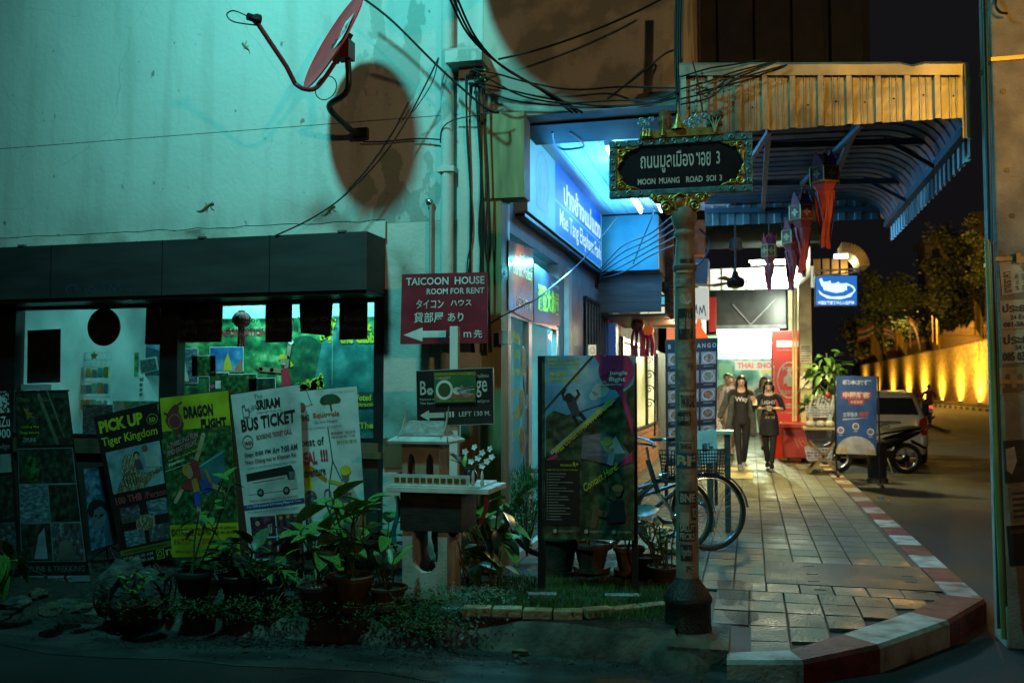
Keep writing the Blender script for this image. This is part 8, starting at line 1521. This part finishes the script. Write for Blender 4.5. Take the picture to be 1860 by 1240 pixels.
b = MB(); w = .11; b.add([(-w, -.05, 0), (w, -.05, 0), (w, .05, 0), (-w, .05, 0), (-w, -.05, 1.35), (w, -.05, 1.35), (w, .05, 1.35), (-w, .05, 1.35), (0, 0, 1.75)], [(0, 1, 5, 4), (1, 2, 6, 5), (2, 3, 7, 6), (3, 0, 4, 7), (4, 5, 8), (5, 6, 8), (6, 7, 8), (7, 4, 8)], sm_); o = b.build('stake', t); sme = o.data; bpy.data.objects.remove(o); farb = MB(); r_ = random.Random(8); y = 52; k = 0
while y < 170:
    M4 = Matrix.Translation((XW + .35, y, 5.2)) @ Matrix.Diagonal((1, 1.4, .85 + r_.uniform(0, .3), 1))
    if k < 110: inst('stake', sme, t, M4)
    else: farb.add([M4 @ v.co for v in sme.vertices], [tuple(p.vertices) for p in sme.polygons], sm_)
    y += .62; k += 1
tag(farb.build('stake', t), kind='stuff')
# flags
def flag(px, py, d, cols, label, hgt=2.6, drop=.35, fw=1.1, fh=.75):
    c = pY(px, py, d); t = thing('flag', label, 'flag', (c.x, d, 5.2)); b = MB(); b.tube([(c.x, d, 5.2), (c.x, d, c.z + .3)], .035, sm_, 5); b.build('pole', t); b = MB(); n = 8
    for j, M in enumerate(cols):
        z0, z1 = -j / len(cols) * fh, -(j + 1) / len(cols) * fh; vs = []
        for i in range(n + 1): q = i / n; x = c.x + q * fw; yv = d + .12 * math.sin(q * 7); zz = c.z + .25 - drop * q * q * 1.6; vs += [(x, yv, zz + z0), (x, yv, zz + z1)]
        b.add(vs, [(2 * i, 2 * i + 1, 2 * i + 3, 2 * i + 2) for i in range(n)], M, True)
    b.build('cloth', t)
fr_, fw_, fb_, fy_ = mat('flag_red', (.2, .03, .025), .7), mat('flag_white', (.3, .29, .26), .7), mat('flag_blue', (.03, .04, .14), .7), mat('flag_yellow', (.22, .16, .02), .7)
flag(1558, 600, 118, [fr_, fw_, fb_, fw_, fr_], 'striped national flag at the far end of the palisade', fw=1.8, fh=1.6, drop=-.4); flag(1582, 610, 112, [fy_], 'yellow flag drooping second along the palisade', fw=1.1, fh=2.2, drop=1.2); flag(1605, 598, 104, [fr_, fw_, fb_, fw_, fr_], 'striped national flag hanging down, third along the palisade', fw=2.2, fh=.9, drop=1.4); flag(1628, 602, 98, [fy_], 'yellow flag hanging fourth along the palisade', fw=.7, fh=1.5, drop=.6); flag(1653, 582, 90, [fr_, fw_, fb_], 'narrow striped flag on a tall pole before the pale tree', fw=.8, fh=.9, drop=1.5); flag(1694, 580, 80, [fy_], 'dark yellow pennant hanging straight before the night trees', fw=.5, fh=2, drop=.5); flag(1770, 552, 70, [fy_], 'large yellow pennant drooping over the wall near the utility pole', fw=.5, fh=2.0, drop=.8)
# trees and building behind the wall
def tree(label, px, py, d, rx, rz, n, M, seed, L=.5, dens=1):
    c = pY(px, py, d); t = thing('tree', label, 'tree', (c.x, d, 3)); r_ = random.Random(seed); b = MB(); b.tube([(c.x, d, 2), (c.x + .2, d, c.z - rz * .6), (c.x, d, c.z)], [.35, .26, .12], mat('bark', (.07, .05, .03), .9, var=.3), 7)
    cl = [(V((r_.uniform(-.75, .75) * rx, r_.uniform(-.7, .7) * rx, r_.uniform(-.8, .85) * rz))) for _ in range(26)]
    for q in cl[:9]: b.tube([(c.x, d, c.z - rz * .5), c + q * .5 + V((0, 0, -.3)), c + q], [.12, .08, .03], mat('bark', (.07, .05, .03)), 5)
    b.build('trunk', t); b = MB()
    for k in range(n):
        q = r_.choice(cl); w_ = .30 * rx; s_ = (1 - abs(q.z / rz) * .35); p = c + V((q.x * s_ + r_.gauss(0, w_ * .5), q.y * s_ + r_.gauss(0, w_ * .5), q.z + r_.gauss(0, w_ * .42))); a = V((r_.uniform(-1, 1), r_.uniform(-1, 1), r_.uniform(-.7, .5))).normalized() * L * r_.uniform(.5, 1); e = a.cross(V((r_.uniform(-1, 1), r_.uniform(-1, 1), r_.uniform(-1, 1)))).normalized() * L * .22
        b.add([p, p + a * .5 + e, p + a, p + a * .5 - e], [(0, 1, 2, 3)], M)
    b.build('crown', t)['kind'] = 'stuff'
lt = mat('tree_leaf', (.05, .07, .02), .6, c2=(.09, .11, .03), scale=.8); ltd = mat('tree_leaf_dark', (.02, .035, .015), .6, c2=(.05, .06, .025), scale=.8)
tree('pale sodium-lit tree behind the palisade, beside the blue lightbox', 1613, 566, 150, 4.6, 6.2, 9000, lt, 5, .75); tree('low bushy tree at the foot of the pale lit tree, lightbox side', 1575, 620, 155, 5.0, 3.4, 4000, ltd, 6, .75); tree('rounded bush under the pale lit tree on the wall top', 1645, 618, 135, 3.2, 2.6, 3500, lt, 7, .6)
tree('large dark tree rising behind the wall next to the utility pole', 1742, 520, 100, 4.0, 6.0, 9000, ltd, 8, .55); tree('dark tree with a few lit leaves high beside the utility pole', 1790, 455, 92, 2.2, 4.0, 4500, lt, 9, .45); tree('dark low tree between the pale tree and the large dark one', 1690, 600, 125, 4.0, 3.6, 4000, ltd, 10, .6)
lamp('park_lamp_light', 'POINT', (20, 132, 13), 5200, (1, .62, .15), .5); lamp('park_lamp_light', 'POINT', (20.5, 86, 12.5), 160, (1, .66, .2), .4)
t = thing('distant_building', 'dim pale building behind the dark tree on the far side', 'building', pY(1735, 560, 165)); a, c_ = pY(1680, 445, 165), pY(1800, 600, 165); b = MB(); b.box(a.x, c_.x, 165, 172, 0, a.z, mat('far_wall', (.22, .18, .13), .8, var=.1)); b.box(pY(1760, 300, 165).x, c_.x, 164, 164.9, 0, a.z + 5, mat('far_wall', (.22, .18, .13))); b.build('wall', t); b = MB(); b.box(a.x - .6, c_.x + .6, 163.4, 172.5, a.z, a.z + .7, mat('far_roof', (.18, .16, .13), .8)); b.build('roof', t)
for k in range(5):
    for j in range(3): x = a.x + 1 + k * 2.3; z = a.z - 2.2 - j * 3.2; b = MB(); b.box(x, x + 1.2, 163.9 if k > 3 else 164.9, 164.99, z, z + 1.5, mat('far_window', (.02, .02, .025), .3)); b.build('window', t)
for k, (y0, y1) in enumerate(((560, 590), (575, 600), (590, 612))): b = MB(); b.tube(spline([pY(1555, y0, 60), pY(1640, y0 + 14 + 2 * k, 50), pY(1720, y0 + 18, 45), pY(1800, y0 + 22, 40)], 6), .010, cable_m, 5); tag(b.build('cable'), ['upper', 'middle', 'lower'][k] + ' power cable strung across the road before the trees', 'cable')
# ================================================================ vehicles
car_p = mat('car_silver', (.34, .33, .30), .3, .15, var=.05); carg = mat('car_glass', (.01, .011, .012), .05, var=0, spec=.8); lens_r = mat('tail_lens', (.28, .015, .015), .2, var=.2)
def rrect(x0, x1, y0, y1, z, r, n=5):
    o = []
    for cx, cy, a0 in ((x1 - r, y0 + r, -90), (x1 - r, y1 - r, 0), (x0 + r, y1 - r, 90), (x0 + r, y0 + r, 180)):
        for k in range(n + 1): a = math.radians(a0 + 90 * k / n); o.append(V((cx + r * math.cos(a), cy + r * math.sin(a), z)))
    return o
CX, CY = 2.62, 20.2
t = thing('parked_car', 'silver hatchback parked at the kerb, seen from behind', 'car', (CX, CY + 1.9, 0)); b = MB(); h = .84
loft(b, [rrect(CX - h * .95, CX + h * .95, CY + .10, CY + 3.6, .22, .2), rrect(CX - h, CX + h, CY + .0, CY + 3.75, .40, .25), rrect(CX - h * 1.01, CX + h * 1.01, CY - .03, CY + 3.78, .58, .28), rrect(CX - h, CX + h, CY + .06, CY + 3.7, .82, .28), rrect(CX - h * .97, CX + h * .97, CY + .12, CY + 3.2, .96, .25), rrect(CX - h * .95, CX + h * .95, CY + .15, CY + 2.9, 1.0, .25), rrect(CX - h * .84, CX + h * .84, CY + .36, CY + 2.2, 1.34, .25), rrect(CX - h * .76, CX + h * .76, CY + .48, CY + 1.95, 1.46, .25), rrect(CX - h * .6, CX + h * .6, CY + .7, CY + 1.7, 1.50, .25)], car_p); b.build('body', t)
b = MB(); b.add([(CX - .66, CY + .15, 1.02), (CX + .66, CY + .15, 1.02), (CX + .57, CY + .345, 1.36), (CX - .57, CY + .345, 1.36)], [(0, 1, 2, 3)], carg); b.build('rear_window', t)
for s_ in (-1, 1): b = MB(); b.add([(CX + s_ * h * .962, CY + .5, 1.02), (CX + s_ * h * .962, CY + 2.6, 1.02), (CX + s_ * h * .86, CY + 2.0, 1.34), (CX + s_ * h * .86, CY + .62, 1.34)], [(0, 1, 2, 3)], carg); b.build('side_window', t)
for s_ in (-1, 1):
    b = MB(); b.prism([(CX + s_ * x, CY + y, z) for x, y, z in ((.62, .03, .62), (.83, .22, .66), (.835, .30, .98), (.80, .14, 1.0), (.66, .06, .92))], (0, -.035, 0), lens_r); b.build('tail_light', t)
b = MB(); b.box(CX - .28, CX + .28, CY - .04, CY - .02, .50, .62, ink(.5, .5, .45)); b.build('number_plate', t); b = MB(); b.box(CX - .3, CX + .3, CY + .0, CY + .03, .86, .89, chrome); b.build('trim_strip', t)
P_ = Panel(V((CX - .12, CY + .02, .86)), V((CX + .12, CY + .02, .86)), V((CX + .12, CY + .02, .70)), V((CX - .12, CY + .02, .70))); P_.ring(.5, .45, .36, .34, chrome, 8, .8); P_.ring(.5, .38, .16, .26, chrome, 9, .75); P_.done('badge_emblem', t)
b = MB(); b.tube([(CX + .3, CY + .1, .78), (CX + .3, CY + .06, .8)], .02, blackm, 8); b.ball((CX + .36, CY + .06, .75), .035, .02, .05, blackm, 8, 6); b.build('lock_button', t)
b = MB(); b.box(CX - .5, CX + .5, CY + .40, CY + .56, 1.44, 1.47, car_p); b.build('spoiler', t); b = MB(); b.tube([(CX - .3, CY + .8, 1.5), (CX - .3, CY + .7, 1.72)], .006, blackm, 4); b.build('aerial', t)
for sx_ in (-1, 1):
    for y in (CY + .6, CY + 3.0): b = MB(); b.lathe([(.18, -.1), (.29, -.1), (.31, -.06), (.31, .06), (.29, .1), (.18, .1)], (CX + sx_ * .74, y, .31), rubber, 22, axis=(1, 0, 0)); w = b.build('wheel', t); b = MB(); b.lathe([(.05, -.106), (.19, -.104), (.19, .104), (.05, .106)], (CX + sx_ * .74, y, .31), steel, 14, axis=(1, 0, 0)); b.build('rim', w)
def scooter(label, o, rz, body, light=0, group=None):
    t = thing('motor_scooter', label, 'scooter', (0, 0, 0), group); R_ = .28     # forward is +x
    for x in (0, 1.22): b = MB(); b.lathe([(.20, -.04), (.26, -.045), (.28, -.02), (.28, .02), (.26, .045), (.20, .04), (.20, -.04)], (x, 0, R_), tyre, 22, axis=(0, 1, 0), caps=False); w = b.build('wheel', t); b = MB(); b.lathe([(.205, -.03), (.18, -.02), (.18, .02), (.205, .03)], (x, 0, R_), steel, 18, axis=(0, 1, 0), caps=False); b.tube([(x - .19, 0, R_), (x + .19, 0, R_)], .015, steel, 6); b.tube([(x, 0, R_ - .19), (x, 0, R_ + .19)], .015, steel, 6); b.lathe([(.06, -.05), (.06, .05)], (x, 0, R_), blackm, 10, axis=(0, 1, 0)); b.build('rim', w)
    b = MB(); ring = lambda x, z, w, hh: [V((x, w * math.cos(a), z + hh * math.sin(a))) for a in [2 * math.pi * k / 12 for k in range(12)]]
    loft(b, [ring(-.36, .84, .02, .02), ring(-.22, .76, .07, .06), ring(0, .68, .11, .09), ring(.25, .58, .12, .12), ring(.48, .50, .10, .12), ring(.62, .48, .08, .09)], body); b.build('body', t)
    b = MB(); loft(b, [ring(-.28, .84, .04, .02), ring(-.1, .83, .12, .045), ring(.15, .79, .13, .05), ring(.4, .75, .11, .05), ring(.56, .70, .06, .03)], rubber); b.build('seat', t)
    b = MB(); loft(b, [ring(.62, .46, .09, .06), ring(.8, .44, .10, .07), ring(.98, .60, .14, .10), ring(1.0, .85, .12, .08), ring(.98, .98, .06, .05)], body); b.build('leg_shield', t)
    b = MB(); b.tube([(1.22, 0, R_), (1.12, 0, .55), (.97, 0, .98)], .028, steel, 8); b.build('fork', t); b = MB(); b.tube([(.88, -.33, 1.02), (.95, -.12, 1.0), (.97, 0, .99), (.95, .12, 1.0), (.88, .33, 1.02)], .016, blackm, 8); b.build('handlebar', t)
    b = MB()
    for s_ in (-1, 1): b.tube([(.92, .2 * s_, 1.02), (.92, .26 * s_, 1.18)], .006, blackm, 5); b.ball((.92, .28 * s_, 1.22), .02, .055, .04, blackm, 8, 6)
    b.build('mirror', t); b = MB(); b.ball((1.04, 0, .94), .07, .09, .07, steel, 10, 6); b.build('headlight', t); b = MB(); b.box(-.36, -.28, -.06, .06, .70, .80, glow(1, .05, .03, 3) if light else lens_r); b.build('tail_light', t); b = MB(); b.prism([(-.1, -.05, .56), (-.34, -.05, .44), (-.36, -.05, .48), (-.1, -.05, .62)], (0, .1, 0), body); b.prism([(1.0, -.05, .56), (1.2, -.05, .62), (1.45, -.05, .5), (1.45, -.05, .47), (1.2, -.05, .585)], (0, .1, 0), body); b.build('mudguard', t)
    b = MB(); b.tube([(.45, -.12, .25), (.1, -.14, .26), (-.2, -.15, .34)], [.03, .05, .045], steel, 10); b.build('exhaust', t); b = MB(); b.box(.2, .6, -.1, .1, .22, .42, blackm); b.build('engine', t); b = MB(); b.box(-.30, -.29, -.08, .08, .50, .66, ink(.4, .4, .38)); b.build('number_plate', t); b = MB(); b.tube([(.35, .08, .3), (.3, .22, .02)], .012, steel, 5); b.build('side_stand', t)
    t.location = o; t.rotation_euler = (0, 0, rz); return t
scooter('black scooter parked behind the blue travel banner, tail towards the road', V((pY(1648, 800, 18.2).x, 18.4, 0)), math.radians(188), mat('scooter_black', (.02, .02, .022), .2, .3, var=.2)); MBY = 44; MBX = pY(1688, 740, MBY).x
scooter('scooter riding away with a red tail light on the road', V((MBX, MBY, 0)), math.radians(92), mat('scooter_blue', (.03, .05, .09), .3, .2), 1)
# ================================================================ people
hair_m = mat('hair_black', (.008, .007, .006), .4, var=.3); hair_b = mat('hair_brown', (.10, .05, .025), .5, var=.3); skin_l = mat('skin_light', (.58, .38, .28), .5, c2=(.66, .45, .34), scale=20); cl_k = mat('cloth_black', (.012, .012, .014), .8, var=.3); cl_g = mat('cloth_grey', (.06, .065, .065), .85, c2=(.09, .095, .095), scale=20)
def human(label, x, y, z, rz, H, arms, legs, top, bottom, hairM, hair='long', sleeve=.5, bottom_len=1, head_tilt=.25, coat=None, shoe=None, prt=None, thin=1.0, hold=None, sit=0, glasses=False, skinM=None):
    """faces -y; arms: (elbow, hand) offsets per side from the shoulder; legs: (knee, ankle) per side; all in metres for H = 1.62"""
    SK = skinM or skin_l; t = thing('person', label, 'person', (0, 0, 0)); s = H / 1.62
    pel = V((0, 0, .86 - sit)); wst = pel + V((0, .0, .17)); che = pel + V((0, .0, .36)); nb = pel + V((0, .01, .50)); nk = pel + V((0, -.005 - head_tilt * .05, .555)); hd = nk + V((0, -.03 - head_tilt * .10, .105 - head_tilt * .03)); ht = hd + V((0, .0, .075))
    P, Ed, Rr_ = [pel, wst, che, nb, nk, hd + V((0, 0, -.03)), ht], [(0, 1), (1, 2), (2, 3), (3, 4), (4, 5), (5, 6)], [.115 * thin, .10 * thin, .115 * thin, .07, .042, .068, .058]
    sh = []; wr = []
    for k, sg in enumerate((-1, 1)):
        S_ = nb + V((sg * .165, 0, -.045)); el = S_ + V(arms[k][0]); hn = S_ + V(arms[k][1]); i = len(P); P += [S_, el, hn]; Ed += [(3, i), (i, i + 1), (i + 1, i + 2)]; Rr_ += [.048, .036, .025]; sh.append((S_, el, hn))
    lg = []
    for k, sg in enumerate((-1, 1)):
        hp = pel + V((sg * .085, 0, -.05)); kn = V((sg * .062, 0, 0)) + V(legs[k][0]); an = V((sg * .04, 0, 0)) + V(legs[k][1]); i = len(P); P += [hp, kn, an]; Ed += [(0, i), (i, i + 1), (i + 1, i + 2)]; Rr_ += [.082 * thin, .052, .036]; lg.append((hp, kn, an))
    skin('body', P, Ed, Rr_, SK, t)
    # face
    b = MB(); q = Quaternion((1, 0, 0), head_tilt * .9); fc = lambda v: hd + q @ V(v)
    b.tube([fc((0, -.062, .02)), fc((0, -.082, -.012))], [.008, .013], SK, 6); b.build('nose', t); b = MB(); [b.ball(fc((sg * .028, -.060, .016)), .010, .006, .006, hair_m, 8, 5) for sg in (-1, 1)]; b.build('eye', t); b = MB(); b.ball(fc((0, -.062, -.04)), .020, .008, .006, mat('lips', (.3, .08, .08), .5), 8, 5); b.build('mouth', t); b = MB(); [b.ball(fc((sg * .068, .0, -.005)), .010, .018, .026, SK, 8, 6) for sg in (-1, 1)]; b.build('ear', t)
    if glasses:
        b = MB(); [b.tube([fc((sg * .030 + .022 * math.cos(a), -.072, .014 + .018 * math.sin(a))) for a in [k * .785 for k in range(8)]], .003, mat('glasses_wire', (.5, .45, .4), .3, .8), 4, closed=True) for sg in (-1, 1)]; b.build('glasses', t)
    # hair: a cap and locks
    b = MB(); vs = []; n, kk = 16, 9
    for i in range(kk + 1):
        th_ = math.pi * .62 * i / kk
        for j in range(n):
            a = 2 * math.pi * j / n; front = max(0, -math.sin(a)); tt = th_ * (1 - .54 * front); vs.append(fc((.080 * math.sin(tt) * math.cos(a), .012 + .088 * math.sin(tt) * math.sin(a), .028 + .082 * math.cos(tt))))
    b.add(vs, [(i * n + j, i * n + (j + 1) % n, (i + 1) * n + (j + 1) % n, (i + 1) * n + j) for i in range(kk) for j in range(n)], hairM, True); hr = b.build('hair', t)
    L = {'long': .42, 'mid': .16, 'short': 0, 'loose': .26}[hair]
    if L:
        b = MB(); r_ = random.Random(int(x * 100))
        for k in range(22 if hair != 'mid' else 16):
            a = math.radians(-25 + 230 * k / (21 if hair != 'mid' else 15)); p0 = fc((.076 * math.cos(a), .012 + .08 * math.sin(a), .03)); p1 = fc((.085 * math.cos(a), .02 + .085 * math.sin(a), -.06)); p2 = V((p1.x * 1.05 + r_.uniform(-.01, .01), p1.y * .9 + .01, p0.z - L * r_.uniform(.8, 1.05)))
            b.tube(spline([p0, p1, p1.lerp(p2, .5), p2], 3), [.016, .017, .018, .018, .018, .017, .016, .014, .010, .004], hairM, 5)
        b.build('hair_lock', hr)
    # clothing
    T, E2, R2 = [wst + V((0, 0, -.30)), wst, che, nb + V((0, 0, -.015))], [(0, 1), (1, 2), (2, 3)], [.150 * thin, .130 * thin, .136 * thin, .075]
    for S_, el, hn in sh:
        i = len(T); T += [S_, S_.lerp(el, min(1, sleeve * 2))]; E2 += [(3, i), (i, i + 1)]; R2 += [.062, .052]
        if sleeve > .5: T.append(el.lerp(hn, (sleeve - .5) * 2)); E2.append((i + 1, i + 2)); R2.append(.042)
    tp = skin('top', T, E2, R2, top, t)
    B_, E3, R3 = [pel + V((0, 0, .14)), pel], [(0, 1)], [.122 * thin, .130 * thin]
    for hp, kn, an in lg:
        i = len(B_); B_ += [hp]; E3 += [(1, i)]; R3 += [.095 * thin]
        if bottom_len < .5: B_.append(hp.lerp(kn, bottom_len * 2)); E3.append((i, i + 1)); R3.append(.085 * thin)
        else: B_ += [kn, kn.lerp(an, (bottom_len - .5) * 2)]; E3 += [(i, i + 1), (i + 1, i + 2)]; R3 += [.062, .045]
    skin('trousers', B_, E3, R3, bottom, t)
    if coat:
        C_, E4, R4 = [nb + V((0, .03, -.05)), che + V((0, .06, 0)), pel + V((0, .07, 0)), pel + V((0, .08, -.18))], [(0, 1), (1, 2), (2, 3)], [(.07, .05), (.13, .05), (.14, .05), (.15, .04)]
        for (S_, el, hn), sg in zip(sh, (-1, 1)):
            i = len(C_); C_ += [S_ + V((sg * .01, .01, .0)), el, el.lerp(hn, .8)]; E4 += [(0, i), (i, i + 1), (i + 1, i + 2)]; R4 += [.066, .060, .05]
            j = len(C_); C_ += [che + V((sg * .15, -.03, .04)), pel + V((sg * .19, -.03, .0)), pel + V((sg * (.25 if sg < 0 else .19), -.01, -.30))]; E4 += [(1, j), (j, j + 1), (j + 1, j + 2)]; R4 += [(.05, .05), (.045, .06), (.04, .075)]
        skin('cardigan', C_, E4, R4, coat, t)
    for (hp, kn, an), fwd in zip(lg, (1, 1)):
        b = MB(); f = V((an.x, an.y, max(.0, an.z - .075))); loft(b, [[f + V((w * math.cos(a), yy, hh * (.5 + .5 * math.sin(a)))) for a in [2 * math.pi * k / 10 for k in range(10)]] for yy, w, hh in ((.075, .02, .05), (.06, .036, .09), (0, .040, .095), (-.06, .042, .075), (-.12, .044, .055), (-.165, .03, .035), (-.178, .01, .015))], shoe or blackm); b.build('shoe', t)
    # hands: palm, four fingers, thumb
    for k, (S_, el, hn) in enumerate(sh):
        d = (hn - el).normalized(); side = V((1, 0, 0)) if abs(d.x) < .8 else V((0, 0, 1)); side = (side - d * side.dot(d)).normalized(); nrm = d.cross(side)
        HP, HE, HR = [hn, hn + d * .045, hn + d * .075], [(0, 1), (1, 2)], [.022, .026, .024]
        for j, L_ in enumerate((.05, .062, .066, .056)):
            i = len(HP); o = side * (-.028 + .019 * j); HP += [hn + d * .075 + o, hn + d * (.075 + L_ * .6) + o + nrm * .012, hn + d * (.075 + L_ * .9) + o + nrm * .032]; HE += [(2, i), (i, i + 1), (i + 1, i + 2)]; HR += [.010, .009, .007]
        i = len(HP); sg = -1 if k == 0 else 1; HP += [hn + d * .03 - side * (.03 * sg) * -1, hn + d * .06 + side * (.045 * sg) + nrm * .015]; HE += [(1, i), (i, i + 1)]; HR += [.011, .008]
        skin('hand', HP, HE, HR, SK, t, 1)
    if prt:
        for tx, x0, x1, z0, z1, M, flip in prt:
            vs, fs, _ = glyphs(tx, .03); b = MB(); b.add([V(((1 - u if flip else u) * (x1 - x0) + x0, -.30, z1 - (z1 - z0) * (1 - v if flip else v))) for u, v in vs], fs, M); o = b.build('shirt_lettering', t); w_ = o.modifiers.new('wrap', 'SHRINKWRAP'); w_.target = tp; w_.wrap_method = 'PROJECT'; w_.use_project_y = True; w_.use_negative_direction = True; w_.use_positive_direction = True; w_.use_project_x = False; w_.use_project_z = False; w_.offset = .012; w_.wrap_mode = 'ABOVE_SURFACE'
    t.location = (x, y, z); t.rotation_euler = (0, 0, rz); t.scale = (s, s, s); return t, sh
wl3 = ink(.6, .6, .58); walk = [((0, -.06, .46), (0, -.16, .10)), ((0, .04, .45), (0, .22, .12))]; walk2 = [((0, .02, .45), (0, .16, .11)), ((0, -.07, .46), (0, -.14, .10))]
p1 = pz(1348, 853, .15); H1 = 1.63; _, shA = human('woman in grey cardigan and black outfit walking while looking at her phone', p1.x, p1.y - .1, .15, .05, H1, [((-.13, .06, -.24), (-.22, .08, -.50)), ((.07, -.02, -.25), (.03, -.22, -.14))], walk, cl_k, cl_k, hair_m, 'long', .5, 1, .5, cl_g, ink(.3, .32, .32), [('Way', -.10, .10, 1.15, 1.25, wl3, False)], .95, glasses=True)
p2 = pz(1398, 851, .15); _, shB = human('woman in black lettered tunic and leggings typing on her phone with both hands', p2.x, p2.y - .1, .15, -.04, 1.56, [((-.09, .0, -.24), (.07, -.22, -.22)), ((.09, .0, -.24), (-.07, -.22, -.22))], walk2, cl_k, cl_k, hair_m, 'mid', .62, 1, .75, None, blackm, [('LIGHT', -.11, .11, 1.17, 1.235, wl3, False), ('WITH', -.07, .09, 1.00, 1.055, mat('gold_print', (.3, .25, .1), .5), True), ('PLAY', -.07, .09, .91, .965, mat('gold_print', (.3, .25, .1)), True)], 1.02)
# tunic hem
b = MB(); n = 16; loft(b, [[V((p2.x + rx * math.cos(a), p2.y - .1 + ry * math.sin(a), z)) for a in [2 * math.pi * k / n for k in range(n)]] for rx, ry, z in ((.135, .12, 1.12), (.155, .135, 1.0), (.165, .145, .86), (.175, .15, .74))], cl_k, False); o = b.build('tunic_hem'); adopt(o, _p := [q for q in bpy.data.objects if q.name.startswith('person')][1])
for (pp, off, lb) in ((p1, (.22, -.36, 1.16), 'bright phone held up by the woman in the cardigan'), (p2, (.0, -.40, 1.06), 'phone held in both hands by the woman in the lettered tunic')):
    t = thing('mobile_phone', lb, 'phone', (pp.x + off[0], pp.y + off[1], .15 + off[2])); c = V((pp.x + off[0], pp.y + off[1], .15 + off[2])); r_ = Matrix.Rotation(-.9, 3, 'X'); b = MB(); b.box(c.x - .037, c.x + .037, c.y - .005, c.y + .005, c.z - .07, c.z + .07, ink(.4, .36, .26), rot=r_); b.build('case', t); b = MB(); b.box(c.x - .033, c.x + .033, c.y + .0055, c.y + .0065, c.z - .065, c.z + .065, glow(.9, .95, 1, 1.5), rot=r_, piv=c); b.build('screen', t)
dn = [((-.05, .02, -.26), (-.05, -.04, -.50)), ((.05, .02, -.26), (.05, -.04, -.50))]
a = pY(1321, 760, 22.5); human('man in tan shirt and glasses walking behind the two women, at the shop side', a.x, 22.5, .15, 0, 1.74, dn, walk2, mat('shirt_tan', (.34, .26, .14), .8), mat('shorts_tan', (.30, .22, .12), .8), hair_m, 'short', .5, .45, .1, glasses=True)
a = pY(1330, 760, 20.6); human('fair-haired woman with maroon scarf and shorts close behind the cardigan woman', a.x - .02, 20.6, .15, .1, 1.68, dn, walk, mat('top_scarf', (.22, .05, .07), .8, c2=(.5, .48, .45), scale=3, stretch=(4, 1, .3)), mat('shorts_sand', (.42, .34, .22), .8), mat('hair_fair', (.32, .2, .1), .5), 'mid', .6, .42, .1, None, skin_l)
a = pY(1388, 760, 22.0); human('long-haired woman in pale blue top walking behind the woman in the tunic', a.x, 22, .15, 0, 1.66, dn, walk, mat('top_blue', (.2, .30, .40), .8), mat('trouser_sand', (.35, .3, .2), .8), hair_b, 'loose', .5, .9, .1)
ride = [((0, -.30, .52), (0, -.26, .26)), ((0, -.30, .52), (0, -.26, .26))]
human('rider in dark red shirt seen from behind on the scooter', MBX + .02, MBY + .18, 0, math.pi, 1.70, [((-.12, -.14, -.22), (-.10, -.42, -.28)), ((.12, -.14, -.22), (.10, -.42, -.28))], ride, mat('shirt_red', (.24, .025, .03), .8), mat('jeans', (.05, .08, .16), .8), hair_m, 'short', .5, 1, 0, sit=.0)
